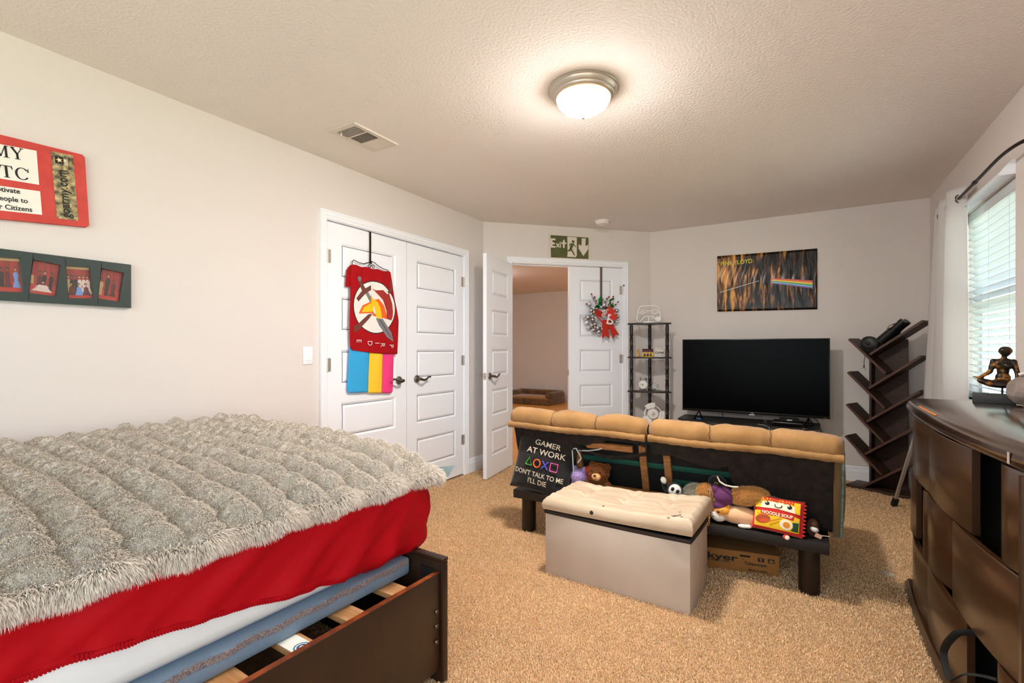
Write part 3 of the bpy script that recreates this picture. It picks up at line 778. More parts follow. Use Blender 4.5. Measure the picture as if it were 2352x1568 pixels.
# long dark green photo frame with tilted openings
M_GREENFR = mat('dark_green_frame', '#2F3B38', 0.45)
t = thing('photo_frame', 'long dark green frame of small red party photographs', 'picture frame', (XL, 0.60, 1.47), R(90))
o = (0.60, 1.47)
wins = [[(0.300, 1.540), (0.395, 1.545), (0.405, 1.412), (0.312, 1.404)],
        [(0.435, 1.548), (0.522, 1.536), (0.506, 1.398), (0.418, 1.408)],
        [(0.560, 1.538), (0.648, 1.544), (0.658, 1.408), (0.570, 1.404)],
        [(0.687, 1.545), (0.772, 1.536), (0.757, 1.401), (0.672, 1.408)],
        [(0.788, 1.535), (0.871, 1.540), (0.884, 1.404), (0.797, 1.397)],
        [(0.913, 1.542), (0.996, 1.532), (0.979, 1.396), (0.898, 1.406)]]
wins = sorted(wins, key=lambda q: q[0][0])
fz0, fz1, fu0, fu1 = 1.371, 1.574, 0.27, 1.024
m = MB()
def fprism(p): m.prism(wall_pts(p, o), -0.022, -0.002)
prev = [(fu0, fz1), (fu0, fz0)]
for q in wins:
    tl, tr, br, bl = q
    fprism([prev[0], (tl[0], fz1), tl, bl, (bl[0], fz0), prev[1]] if False else [prev[0], (tl[0], fz1), tl, bl, (bl[0], fz0), prev[1]])
    fprism([(tl[0], fz1), (tr[0], fz1), tr, tl]); fprism([bl, br, (br[0], fz0), (bl[0], fz0)])
    prev = None
    nxt = wins[wins.index(q) + 1] if wins.index(q) + 1 < len(wins) else None
    if nxt:
        fprism([(tr[0], fz1), (nxt[0][0], fz1), nxt[0], nxt[3], (nxt[3][0], fz0), (br[0], fz0), br, tr])
        prev = [(nxt[0][0], fz1), (nxt[3][0], fz0)]
    else:
        fprism([(tr[0], fz1), (fu1, fz1), (fu1, fz0), (br[0], fz0), br, tr])
m.build('frame', M_GREENFR, t, smooth=False)
M_CURT = mat('photo_red_curtain', '#B3231B', 0.3, col2='#7E1512', nscale=30, stretch=(6, 1, 0.3), coat=0.6)
M_CARP = mat('photo_red_carpet', '#C8281C', 0.3, coat=0.6)
M_SKIN = mat('photo_skin', '#C58F6A', 0.4); M_SKIND = mat('photo_skin_dark', '#6B4230', 0.4)
M_DRK = mat('photo_dark_clothes', '#1C1A1A', 0.4); M_MAR = mat('photo_maroon_dress', '#5A1616', 0.4)
M_BLU = mat('photo_blue_dress', '#6F93D6', 0.4); M_PNK = mat('photo_pale_dress', '#E3C4BC', 0.4); M_TAN = mat('photo_backdrop', '#C9A36C', 0.4); M_HAIR = mat('photo_hair', '#2A1B14', .5)
groups = [[], [('s', .3, M_SKIN, M_DRK), ('s', .6, M_SKIND, M_BLU)],
          [('s', -.15, M_SKIND, M_DRK), ('s', .1, M_SKIN, M_DRK), ('s', .36, M_SKIND, M_DRK), ('s', .56, M_SKIND, M_MAR), ('s', .83, M_SKIN, M_BLU)],
          [('s', .36, M_SKIND, M_MAR), ('s', .52, M_SKIN, M_DRK), ('s', .78, M_SKIND, M_DRK), ('l', .50, M_SKIN, M_PNK)],
          [('s', .12, M_SKIN, M_TAN), ('s', .25, M_SKIND, M_DRK), ('s', .40, M_SKIND, M_DRK), ('s', .56, M_SKIN, M_PNK), ('s', .72, M_SKIN, M_PNK), ('s', .88, M_SKIN, M_PNK), ('k', .2, M_SKIN, M_MAR), ('k', .5, M_SKIN, M_BLU), ('k', .78, M_SKIN, M_MAR)],
          [('s', .12, M_SKIND, M_TAN), ('s', .40, M_SKIN, M_DRK), ('s', .68, M_SKIND, M_MAR)]]
for wi, q in enumerate(wins):
    tl, tr, br, bl = [Vector((a_ - o[0], b_ - o[1])) for a_, b_ in q]
    def uvp(u, v): 
        a_ = tl.lerp(tr, u); b_ = bl.lerp(br, u); c = b_.lerp(a_, v); return (c.x, c.y)
    m = MB(); m.prism([uvp(-.02, .30), uvp(1.02, .30), uvp(1.02, 1.02), uvp(-.02, 1.02)], -0.0060, -0.0050); ph = m.build('photograph', M_CURT, t, smooth=False)
    m = MB(); m.prism([uvp(-.02, -.02), uvp(1.02, -.02), uvp(1.02, .30), uvp(-.02, .30)], -0.0060, -0.0050); m.build('photograph_floor', M_CARP, ph, smooth=False)
    m = MB(); m.prism([uvp(0, .92), uvp(1, .92), uvp(1, 1), uvp(0, 1)] if wi in (2, 4) else [uvp(0, .32), uvp(.18, .30), uvp(.14, .55), uvp(0, .58)], -0.0064, -0.0060); m.build('photograph_backdrop', M_TAN, ph, smooth=False)
    for gi, (kind, u, sk, cl_) in enumerate(groups[wi]):
        if not (-.1 < u < 1): continue
        yk = -0.0066 - 0.0003 * gi
        tall = kind == 's'; zt = .74 if tall else .50; z0 = .14 if tall else .10; hw = .10 if tall else .13
        if wi == 5: zt = .86 if u == .40 else .72; hw = .13
        if kind == 'l': zt = .44; z0 = .10; hw = .30
        m = MB(); m.prism([uvp(u - hw * .45, zt - .14), uvp(u + hw * .45, zt - .14), uvp(u + hw * .9, zt - .22), uvp(u + hw * .6, zt - .38 if tall else zt - .2), uvp(u + hw * (1.3 if cl_ in (M_PNK, M_MAR, M_BLU) else .7), z0), uvp(u - hw * (1.3 if cl_ in (M_PNK, M_MAR, M_BLU) else .7), z0), uvp(u - hw * .6, zt - .38 if tall else zt - .2), uvp(u - hw * .9, zt - .22)], yk, yk + .0002)
        m.build('photograph_clothes', cl_, ph, smooth=False)
        c = uvp(u, zt - .06); r_ = .0045
        m = MB(); m.prism([(c[0] + r_ * 1.15 * math.cos(a2) , c[1] + .0012 + r_ * 1.3 * math.sin(a2)) for a2 in [k * PI / 6 for k in range(12)]], yk - .0001, yk + .0002); m.build('photograph_hair', M_HAIR, ph, smooth=False)
        m = MB(); m.prism([(c[0] + r_ * .8 * math.cos(a2), c[1] - .001 + r_ * math.sin(a2)) for a2 in [k * PI / 6 for k in range(12)]], yk - .0003, yk); m.build('photograph_face', sk, ph, smooth=False)
    g = MB(); g.prism([uvp(-.01, -.01), uvp(1.01, -.01), uvp(1.01, 1.01), uvp(-.01, 1.01)], -0.0125, -0.0115); g.build('pane', M_PANE, ph, smooth=False)

# ------------------------------------------------------------------ over-door hanger with two cloths on the left closet leaf
t = thing('over_door_hanger', 'dark wire hanger hooked over the closet door, holding banners', 'hanger', (XL, 2.50, 1.80), R(90))
o = (2.50, 1.80)
m = MB(); m.box(-0.008, 0.008, -0.012, -0.010, 0.0, 0.232).box(-0.008, 0.008, -0.012, 0.035, 0.232, 0.2345); m.build('strap', M_OUTFR, t, smooth=False)
m = MB()
cv = [(-0.176, -0.045), (-0.176, -0.012), (-0.160, 0.002), (-0.12, -0.010), (-0.07, -0.012), (-0.03, 0.004), (0.0, 0.018), (0.03, 0.012), (0.07, -0.008), (0.12, -0.022), (0.16, -0.025), (0.176, -0.036), (0.176, -0.06)]
pts = []
for i in range(len(cv) - 1):
    for k in range(4):
        f_ = k / 4; pts.append((cv[i][0] * (1 - f_) + cv[i + 1][0] * f_, -0.022, cv[i][1] * (1 - f_) + cv[i + 1][1] * f_))
pts.append((cv[-1][0], -0.022, cv[-1][1]))
m.tube(pts, 0.0030, 8)
for s_ in (-1, 1):
    sp = []
    for k in range(26):
        a_ = k / 25 * 2.4 * PI; r_ = 0.018 * (1 - k / 34); sp.append((s_ * (0.017 - r_ * math.cos(a_) * 1.0 + 0.0), -0.022, -0.022 + r_ * math.sin(a_)))
    m.tube(sp, 0.0025, 7)
m.tube([(0, -.013, .02), (0, -.024, .012), (0, -.022, -.004)], .003, 7)
m.tube([(-0.176, -0.022, -0.045), (0.176, -0.022, -0.06)], 0.0028, 7)
m.build('wire_scroll', M_OUTFR, t)
def cloth(name, outl, y0, mt, par, fold=0.006, nf=5, seed=0, nu=40, nv=40, thick=0.0018, o=(0, 0)):
    """outl(u,v)->(x,z); cloth surface with soft vertical folds"""
    rng = random.Random(seed); ph = [rng.random() * 6 for _ in range(6)]
    def fy(u, v): return y0 - fold * (0.5 + 0.5 * math.sin(u * nf * 2 * PI + ph[0] + 1.5 * math.sin(v * 3 + ph[1]))) * (0.25 + 0.75 * (1 - v)) - 0.004 * math.sin(u * PI)
    m = MB()
    def fn(u, v):
        x, z = outl(u, v); return Vector((x - o[0], fy(u, v), z - o[1]))
    m.grid(fn, nu, nv)
    ob = m.build(name, mt, par, fixn=True)
    s = ob.modifiers.new('t', 'SOLIDIFY'); s.thickness = thick; s.offset = 0
    return ob, fn
# red banner
M_REDCL = mat('deep_red_cloth', '#A00C14', 0.85, spec=.2, bump=0.2, bscale=400, bdist=0.001)
left = [(2.314, 1.765), (2.300, 1.690), (2.303, 1.560), (2.296, 1.393), (2.297, 1.26), (2.302, 1.185), (2.318, 1.168)]
right = [(2.684, 1.762), (2.698, 1.690), (2.724, 1.560), (2.752, 1.470), (2.770, 1.398), (2.764, 1.260), (2.757, 1.136)]
def lerpl(L_, v):
    f_ = v * (len(L_) - 1); i = min(int(f_), len(L_) - 2); f_ -= i
    return (L_[i][0] * (1 - f_) + L_[i + 1][0] * f_, L_[i][1] * (1 - f_) + L_[i + 1][1] * f_)
def outl(u, v):
    a_ = lerpl(left, v); b_ = lerpl(right, v); sag = 0.012 * math.sin(PI * u) * (v ** 3); return (a_[0] * (1 - u) + b_[0] * u, a_[1] * (1 - u) + b_[1] * u - sag * .6 + 0.004 * math.sin(u * 22) * (1 - v) ** 8)
tb = thing('red_banner', 'red cloth banner with helmet and crossed swords, folded over hanger', 'banner', (XL, 2.50, 1.80), R(90))
ob, fnb = cloth('cloth', outl, -0.026, M_REDCL, tb, fold=0.007, nf=3.2, seed=2, o=o)
m = MB(); m.prism(wall_pts([(2.318, 1.766), (2.300, 1.752), (2.279, 1.722), (2.266, 1.608), (2.304, 1.608), (2.312, 1.69)], o), -0.024, -0.018); m.build('folded_edge', M_REDCL, tb)
def decal(name, pts, mt, par, lift=0.0012, dens=0.012):
    """flat print that follows the cloth: outline in wall coordinates, cut from a fine grid"""
    bm = bmesh.new(); vs = [bm.verts.new((x - o[0], 0, z - o[1])) for x, z in pts]; bm.faces.new(vs)
    xs = [v.co.x for v in vs]; zs = [v.co.z for v in vs]
    x = math.floor(min(xs) / dens) * dens
    while x < max(xs):
        bmesh.ops.bisect_plane(bm, geom=bm.verts[:] + bm.edges[:] + bm.faces[:], plane_co=(x, 0, 0), plane_no=(1, 0, 0)); x += dens
    z = math.floor(min(zs) / dens) * dens
    while z < max(zs):
        bmesh.ops.bisect_plane(bm, geom=bm.verts[:] + bm.edges[:] + bm.faces[:], plane_co=(0, 0, z), plane_no=(0, 0, 1)); z += dens
    for v in bm.verts: v.co.y = cloth_y(v.co.x + o[0], v.co.z + o[1]) - lift
    mb_ = MB(); mb_.bm = bm
    for f in bm.faces: f.normal_update()
    ob_ = mb_.build(name, mt, par, fixn=False)
    return ob_
def cloth_y(x, z):
    # invert the banner mapping approximately
    v = min(1, max(0, (1.765 - z) / 0.61)); 
    for _ in range(3):
        a_ = lerpl(left, v); b_ = lerpl(right, v); u = min(1, max(0, (x - a_[0]) / (b_[0] - a_[0])))
        zz = outl(u, v)[1]; v = min(1, max(0, v + (zz - z) / 0.6))
    return fnb(u, v).y
M_WPAINT = mat('white_fabric_paint', '#E6E2DC', 0.8); M_BRN = mat('brown_fabric_paint', '#6A3A2C', 0.8); M_DBRN = mat('dark_outline_paint', '#2E1C18', .8)
M_YEL = mat('yellow_fabric_paint', '#F2BE0E', 0.8); M_ORG = mat('orange_fabric_paint', '#E0601C', 0.8); M_GRY = mat('grey_fabric_paint', '#77767A', 0.8); M_CRST = mat('brick_red_paint', '#9E2B25', 0.8)
def ell(cx, cz, rx, rz, n=40, rot=0): return [(cx + rx * math.cos(k * 2 * PI / n) * math.cos(rot) - rz * math.sin(k * 2 * PI / n) * math.sin(rot), cz + rx * math.cos(k * 2 * PI / n) * math.sin(rot) + rz * math.sin(k * 2 * PI / n) * math.cos(rot)) for k in range(n)]
decal('emblem', ell(2.528, 1.482, 0.207, 0.195, rot=R(-4)), M_DBRN, tb, 0.0012)
decal('emblem', ell(2.528, 1.482, 0.199, 0.187, rot=R(-4)), M_WPAINT, tb, 0.0018)
decal('emblem_sword', [(2.335, 1.290), (2.330, 1.338), (2.368, 1.352), (2.456, 1.426), (2.500, 1.436), (2.470, 1.400), (2.385, 1.320)], M_BRN, tb, 0.0024)
decal('emblem_sword', [(2.374, 1.668), (2.392, 1.674), (2.432, 1.612), (2.481, 1.640), (2.484, 1.606), (2.436, 1.575), (2.372, 1.513), (2.350, 1.533), (2.404, 1.592), (2.372, 1.648)], M_BRN, tb, 0.0026)
decal('emblem_sword', ell(2.380, 1.674, .017, .019, 14), M_GRY, tb, 0.0028)
decal('emblem_sword', [(2.428, 1.580), (2.452, 1.596), (2.500, 1.520), (2.478, 1.508)], M_GRY, tb, 0.0025)
decal('emblem_sword', [(2.650, 1.605), (2.676, 1.596), (2.700, 1.628), (2.690, 1.690), (2.678, 1.690), (2.680, 1.640)], M_BRN, tb, 0.0024)
decal('emblem_sword', [(2.533, 1.403), (2.598, 1.402), (2.692, 1.303), (2.713, 1.232), (2.640, 1.268), (2.565, 1.349)], M_GRY, tb, 0.0024)
decal('emblem_sword', [(2.567, 1.392), (2.571, 1.394), (2.690, 1.262), (2.686, 1.260)], M_DBRN, tb, 0.0030)
decal('emblem_crest', [(2.494, 1.618), (2.530, 1.608), (2.600, 1.616), (2.650, 1.590), (2.668, 1.600), (2.684, 1.560), (2.700, 1.520), (2.708, 1.460), (2.704, 1.420), (2.690, 1.394), (2.640, 1.404), (2.640, 1.46), (2.60, 1.54), (2.545, 1.585)], M_CRST, tb, 0.0026)
decal('emblem_helmet', [(2.478, 1.572), (2.500, 1.530), (2.560, 1.548), (2.610, 1.500), (2.640, 1.430), (2.642, 1.402), (2.500, 1.420), (2.500, 1.438), (2.374, 1.427), (2.408, 1.488), (2.478, 1.520)], M_ORG, tb, 0.0030)
decal('emblem_helmet', [(2.484, 1.560), (2.510, 1.540), (2.548, 1.524), (2.575, 1.480), (2.588, 1.420), (2.576, 1.400), (2.540, 1.405), (2.526, 1.455), (2.510, 1.500), (2.506, 1.450), (2.400, 1.438), (2.420, 1.476), (2.484, 1.512)], M_YEL, tb, 0.0036)
decal('emblem_helmet', [(2.500, 1.600), (2.488, 1.585), (2.484, 1.560), (2.500, 1.545), (2.548, 1.556), (2.540, 1.580), (2.520, 1.604)], M_WPAINT, tb, 0.0038)
decal('emblem_helmet', [(2.510, 1.500), (2.524, 1.462), (2.530, 1.430), (2.512, 1.440), (2.506, 1.46)], M_WPAINT, tb, 0.0040)
for ch, u, v in (('E', 2.350, 1.246), ('D', 2.448, 1.238), ('I', 2.520, 1.226), ('R', 2.572, 1.222), ('P', 2.665, 1.212)):
    text('lettering', ch, 0.062, M_WPAINT, tb, (u - o[0], cloth_y(u + .02, v) - 0.010, v - o[1]), rot=(R(90), R(90), 0), ext=0.0004, bold=-0.0006, sx=0.85)
# striped cloth below
ts = thing('striped_cloth', 'blue, yellow and pink striped cloth under the red banner', 'flag', (XL, 2.50, 1.80), R(90))
o = (2.50, 1.80)
def stripe(n, ua, ub, mt, zb):
    def f(u, v):
        uu = ua + (ub - ua) * u
        x0 = 2.300 + 0.0 * v - 0.017 * v; x1 = 2.727 - 0.012 * v
        r_ = 0.022
        z1 = zb(uu)
        x = x0 + (x1 - x0) * uu
        edge = min(uu * (x1 - x0), (1 - uu) * (x1 - x0))
        zcut = (r_ - math.sqrt(max(0, r_ * r_ - (r_ - min(edge, r_)) ** 2)))
        return (x, 1.19 + (z1 + zcut - 1.19) * v)
    ob_, _ = cloth(n, f, -0.020, mt, ts, fold=0.004, nf=1.2, seed=5, nu=16, nv=30, o=o)
stripe('stripe', 0.0, 0.43, mat('sky_blue_cloth', '#2FA3DC', 0.7), lambda q: 0.872 - 0.02 * q)
stripe('stripe', 0.43, 0.735, mat('yellow_cloth', '#F3C42C', 0.7), lambda q: 0.872 - 0.034 * q)
stripe('stripe', 0.735, 1.0, mat('pink_cloth', '#E8397D', 0.7), lambda q: 0.872 - 0.034 * q)

# ================================================================== ANGLED WALL
es_loc = lambda s_, z, off=0.0: tuple(C1 + e_ * s_ + n_ * off + Vector((0, 0, z)))
t = thing('exit_sign', 'hand-painted green and white exit sign above the door', 'sign', es_loc(0.907, 2.228), R(45))
M_OLIVE = mat('olive_green_paint', '#5B5E33', 0.75, col2='#525530', nscale=12); M_CREAM = mat('cream_paint', '#DDD2C6', 0.75)
w2, h2 = 0.226, 0.128
m = MB(); m.prism([(-w2, h2 * 1.02), (w2, h2 * .97), (w2 + .003, -h2), (-w2 + .006, -h2 * 1.0)], -0.016, -0.001); m.build('board', M_CREAM, t, smooth=False)
m = MB(); m.prism([(-w2 + .016, h2 - .013), (w2 - .018, h2 - .018), (w2 - .018, -h2 + .014), (-w2 + .020, -h2 + .014)], -0.0168, -0.0162); m.build('green_field', M_OLIVE, t, smooth=False)
def sp(l): return [((a_ - 1025) / 3690 , (822 - b_) / 3690 * 1.0) for a_, b_ in l]
def pz(l, y0=-0.0180): m.prism(sp(l), y0, y0 + 0.0010)
m = MB()
pz([(262, 525), (440, 525), (452, 590), (330, 590), (330, 675), (428, 690), (428, 745), (330, 745), (330, 805), (452, 812), (452, 870), (262, 875)])
pz([(470, 715), (500, 690), (545, 740), (590, 690), (610, 715), (570, 778), (612, 840), (585, 862), (540, 815), (495, 862), (468, 840), (515, 778)])
pz([(620, 640), (662, 640), (662, 680), (620, 680)]); pz([(622, 700), (665, 700), (665, 858), (622, 858)])
pz([(750, 555), (815, 555), (818, 645), (885, 650), (885, 712), (820, 710), (818, 862), (748, 862), (745, 710), (680, 712), (680, 655), (748, 648)])
m.build('lettering', M_CREAM, t, smooth=False)
m = MB(); pz([(925, 425), (1310, 432), (1310, 1130), (1265, 1195), (915, 1190), (935, 1100)]); m.build('doorway_symbol', M_CREAM, t, smooth=False)
m = MB(); pz([(1515, 455), (1680, 455), (1660, 745), (1775, 690), (1775, 860), (1580, 1135), (1380, 850), (1385, 690), (1500, 748)]); m.build('arrow_symbol', M_CREAM, t, smooth=False)
m = MB(); m.prism(sp(ell(1160, -602, 58, 52, 24) and [(a_, -b_) for a_, b_ in ell(1160, -602, 58, 52, 24)]), -0.0192, -0.0182)
for l in ([(1045, 668), (1190, 668), (1180, 740), (1120, 870), (1110, 930), (1050, 960), (1000, 900), (1030, 800), (1070, 700)],
          [(1045, 668), (1075, 690), (1015, 775), (985, 768), (1010, 710)], [(1170, 668), (1200, 690), (1240, 765), (1285, 770), (1280, 800), (1230, 795), (1165, 715)],
          [(1000, 900), (1060, 930), (1060, 975), (925, 990), (925, 965)], [(1070, 945), (1110, 880), (1150, 960), (1240, 1110), (1225, 1140), (1195, 1125)]):
    pz(l, -0.0192)
m.build('running_figure', M_OLIVE, t, smooth=False)

# wreath of silver baubles
t = thing('christmas_wreath', 'silver bauble wreath with red bow hung on the door', 'wreath', es_loc(1.262, 1.50), R(45))
o = (1.262, 1.50)
M_SILVER = mat('silver_bauble', '#C9C9CC', 0.10, metal=1.0); M_CLEARB = mat('frosted_clear_bauble', '#D9DCE0', 0.12, metal=0.55); M_GLIT = mat('red_glitter', '#D8351A', 0.45, metal=0.3, col2='#A81B0C', nscale=600, contrast=(.4, .6), bump=.6, bscale=500, bdist=.002)
M_GREENF = mat('green_foil_leaf', '#0F7A2A', 0.2, metal=0.6); M_BERRY = mat('red_berry', '#A32418', 0.25); M_TWIG = mat('dark_twig', '#4A4038', 0.8); M_BROWNB = mat('brown_berry', '#5C4A42', .3)
m = MB(); m.box(-0.013, 0.013, -0.0075, -0.006, 0.14, 0.536).box(-0.013, 0.013, -0.0075, 0.036, 0.536, 0.538); m.build('door_strap', mat('brown_strap', '#6B5C50', 0.5), t, smooth=False)
m = MB(); m.lathe([(0.115 + 0.016 * math.cos(k * PI / 4), 0.016 * math.sin(k * PI / 4)) for k in range(9)], 36, Matrix.Translation((0, -0.035, 0)) @ Matrix.Rotation(R(90), 4, 'X')); m.build('wreath_ring', M_TWIG, t)
BL = [(1.111, 1.643, 0.027), (1.13, 1.574, 0.027), (1.13, 1.538, 0.02), (1.052, 1.511, 0.023), (1.093, 1.503, 0.027), (1.147, 1.48, 0.025), (1.083, 1.449, 0.025), (1.134, 1.421, 0.027), (1.18, 1.438, 0.02), (1.1, 1.401, 0.023), (1.154, 1.371, 0.029), (1.213, 1.353, 0.029), (1.25, 1.406, 0.016), (1.418, 1.576, 0.023), (1.424, 1.514, 0.023), (1.418, 1.461, 0.023), (1.382, 1.432, 0.02), (1.378, 1.591, 0.020), (1.276, 1.634, 0.023), (1.333, 1.37, 0.018), (1.36, 1.40, .024), (1.30, 1.36, .024), (1.20, 1.64, .02), (1.34, 1.63, .022), (1.16, 1.60, .018), (1.07, 1.48, .018), (1.12, 1.44, .016), (1.40, 1.55, .018), (1.40, 1.49, .018), (1.17, 1.40, .016)]
BL += [(1.262 + .118 * math.cos(q_), 1.50 + .118 * math.sin(q_), .021) for q_ in [R(v_) for v_ in (100, 125, 150, 172, 195, 215, 240, 265, 290, 320, 350, 20, 50)]]
for k, (s_, z, r_) in enumerate(BL):
    m = MB(); m.ball((0, 0, 0), r_, 18, 12).cyl((0, 0, r_ * .95), (0, 0, r_ * 1.15), r_ * .22, seg=8)
    m.build('bauble', M_SILVER if k % 3 else M_CLEARB, t, loc=(s_ - o[0], -0.045 - 0.012 * ((k * 7) % 3) / 2, z - o[1]), rot=(0.5, 0.3 * (k % 5), 0))
def holly(cx, cz, ang, s=0.034):
    m = MB(); n = 14; pts = []
    for k in range(n):
        a_ = k / n * 2 * PI; r_ = s * (1.0 if k % 2 == 0 else 0.72); pts.append((r_ * math.cos(a_), 0.45 * r_ * math.sin(a_)))
    m.prism(pts, -0.001, 0.001); m.build('holly_leaf', M_GREENF, t, loc=(cx - o[0], -0.075, cz - o[1]), rot=(0.35, ang, 0.4))
for (x, z, a_) in ((1.212, 1.675, R(80)), (1.184, 1.622, R(-30)), (1.223, 1.643, R(40)), (1.337, 1.682, R(-30)), (1.355, 1.626, R(20)), (1.328, 1.650, R(-60)), (1.23, 1.70, R(60)), (1.36, 1.695, R(-20)), (1.20, 1.61, R(-10))): holly(x, z, a_)
for k, (s_, z) in enumerate([(1.128, 1.742), (1.163, 1.714), (1.18, 1.67), (1.278, 1.663), (1.342, 1.66), (1.372, 1.722), (1.32, 1.718), (1.426, 1.668), (1.368, 1.648), (1.072, 1.64), (1.15, 1.70), (1.25, 1.69), (1.30, 1.70), (1.40, 1.64)]):
    m = MB(); m.ball((s_ - o[0], -0.066, z - o[1]), 0.0095, 10, 8); m.build('berry', M_BERRY if k % 3 != 1 else M_BROWNB, t)
    m = MB(); m.tube([(s_ - o[0], -0.064, z - o[1]), ((s_ - o[0]) * .8, -.055, (z - o[1]) * .8), ((s_ - o[0]) * .55, -.04, (z - o[1]) * .62)], .0018, 5); m.build('twig', M_TWIG, t)
def ribbon(pts, y0, name='ribbon', d=0.0025, tilt=0.0):
    m = MB(); m.prism([(a_ - o[0], b_ - o[1]) for a_, b_ in pts], y0, y0 + d)
    for v in m.bm.verts: v.co.y += tilt * abs(v.co.x - 0.0)
    return m.build(name, M_GLIT, t, angle=30)
ribbon([(1.150, 1.585), (1.212, 1.568), (1.262, 1.535), (1.262, 1.515), (1.208, 1.500), (1.150, 1.513)], -0.098, tilt=-.25)
ribbon([(1.300, 1.625), (1.310, 1.620), (1.378, 1.562), (1.335, 1.515), (1.270, 1.525), (1.290, 1.575)], -0.098, tilt=-.2)
ribbon([(1.324, 1.525), (1.394, 1.541), (1.372, 1.470), (1.318, 1.480), (1.280, 1.520)], -0.102, tilt=-.2)
ribbon([(1.17, 1.50), (1.18, 1.506), (1.24, 1.448), (1.232, 1.435)], -0.106)
ribbon([(1.236, 1.478), (1.293, 1.478), (1.292, 1.438), (1.317, 1.278), (1.269, 1.313), (1.230, 1.282), (1.232, 1.438)], -0.100)
ribbon([(1.285, 1.478), (1.322, 1.472), (1.428, 1.318), (1.381, 1.324), (1.359, 1.276), (1.293, 1.438)], -0.096)
M_WGLIT = mat('white_glitter', '#E8E8EA', 0.4, bump=.4, bscale=600, bdist=.001)
text('initial_letter', 'B', 0.150, M_WGLIT, t, (1.262 - o[0], -0.112, 1.440 - o[1]), rot=(R(90), R(13), 0), ext=0.0015, bold=0.0012, shear=0.0)
m = MB(); sp_ = []
for k in range(22):
    a_ = k / 21 * 2.2 * PI; r_ = 0.020 * (1 - k / 30); sp_.append((1.238 - o[0] + r_ * math.cos(a_ + .6), -0.113, 1.522 - o[1] + r_ * math.sin(a_ + .6)))
m.tube([(1.26 - o[0], -.113, 1.545 - o[1])] + sp_, 0.0042, 7); m.build('initial_letter', M_WGLIT, t)
for k in range(6):
    a_ = R(-60 + k * 45); m = MB(); m.prism([(0, 0), (.014, .006), (.034, 0), (.014, -.006)], -.001, .001); m.build('petal', M_WGLIT if k % 2 else M_GLIT, t, loc=(1.268 - o[0], -0.116, 1.575 - o[1]), rot=(0, a_, 0))

# ================================================================== FAR WALL: foil poster (plain stand-in design with its lettering)
def foil():
    m = mat('crinkled_foil_print', '#191512', 0.3, spec=.25, coat=0.12); N = m.node_tree.nodes; Lk = m.node_tree.links; p = N['Principled BSDF']
    tc = N.new('ShaderNodeTexCoord'); mp = N.new('ShaderNodeMapping'); mp.inputs['Scale'].default_value = (9, 1, 1.6)
    n1 = N.new('ShaderNodeTexNoise'); n1.inputs['Scale'].default_value = 3.0; n1.inputs['Detail'].default_value = 4; n1.inputs['Distortion'].default_value = 0.6
    Lk.new(tc.outputs['Object'], mp.inputs[0]); Lk.new(mp.outputs[0], n1.inputs['Vector'])
    sx = N.new('ShaderNodeSeparateXYZ'); Lk.new(tc.outputs['Object'], sx.inputs[0])
    mr = N.new('ShaderNodeMapRange'); mr.inputs['From Min'].default_value = -0.40; mr.inputs['From Max'].default_value = 0.22; mr.inputs['To Min'].default_value = 0.10; mr.inputs['To Max'].default_value = -0.06
    Lk.new(sx.outputs['X'], mr.inputs[0]); ad = N.new('ShaderNodeMath'); Lk.new(n1.outputs['Fac'], ad.inputs[0]); Lk.new(mr.outputs[0], ad.inputs[1])
    r = N.new('ShaderNodeValToRGB'); e = r.color_ramp.elements
    e[0].position = 0.50; e[0].color = srgb('#17110D'); e[1].position = 0.70; e[1].color = srgb('#E0A04C'); k = e.new(0.58); k.color = srgb('#6B4018')
    Lk.new(ad.outputs[0], r.inputs[0]); Lk.new(r.outputs[0], p.inputs['Base Color'])
    b = N.new('ShaderNodeBump'); b.inputs['Strength'].default_value = 0.5; b.inputs['Distance'].default_value = 0.02; Lk.new(n1.outputs['Fac'], b.inputs['Height']); Lk.new(b.outputs[0], p.inputs['Normal'])
    return m
t = thing('wall_poster', 'crinkled dark gold poster with rainbow stripes above the television', 'poster', (-0.326, YF, 1.82), 0)
m = MB()
def pf(u, v):
    x = -0.428 + 0.856 * u; z0 = 1.552 - 1.82 - 0.012 * u; z1 = 2.112 - 1.82 - 0.012 * u
    return Vector((x, -0.004 - 0.004 * abs(math.sin(u * 31 + 2 * math.sin(v * 4))) * (0.3 + 0.7 * math.sin(PI * v)) - 0.004 * (1 - math.sin(PI * u)), z0 + (z1 - z0) * v))
m.grid(pf, 90, 24); ob = m.build('poster_sheet', foil(), t); s_ = ob.modifiers.new('t', 'SOLIDIFY'); s_.thickness = 0.0006; s_.offset = 1
def prt(pts, mt, name='printed_stripe'):
    m = MB(); m.prism(pts, -0.0135, -0.0130); return m.build(name, mt, t, smooth=False)
cols = ['#D83A22', '#E87B1E', '#F2D21A', '#3C9C38', '#6FB9E6', '#7E50A8']
for k, c in enumerate(cols):
    xa, xb = 0.06, 0.392
    za0 = 0.035 - k * 0.0085; za1 = 0.035 - (k + 1) * 0.0085; zb0 = -0.012 - k * 0.0125; zb1 = -0.012 - (k + 1) * 0.0125
    prt([(xa, za1), (xb, zb1), (xb, zb0), (xa, za0)], mat('printed_stripe_%d' % k, c, 0.3, coat=.5))
prt([(-0.405, -0.078), (-0.405, -0.073), (-0.05, 0.018), (-0.05, 0.014)], mat('printed_pale_line', '#D9D4CC', .3))
text('lettering', 'PINK FLOYD', 0.060, mat('printed_yellow', '#E6DC1E', 0.4), t, (-0.395, -0.0165, 0.190), rot=(R(90), R(-1), 0), ext=0.0006, sx=0.86, bold=0.0002)
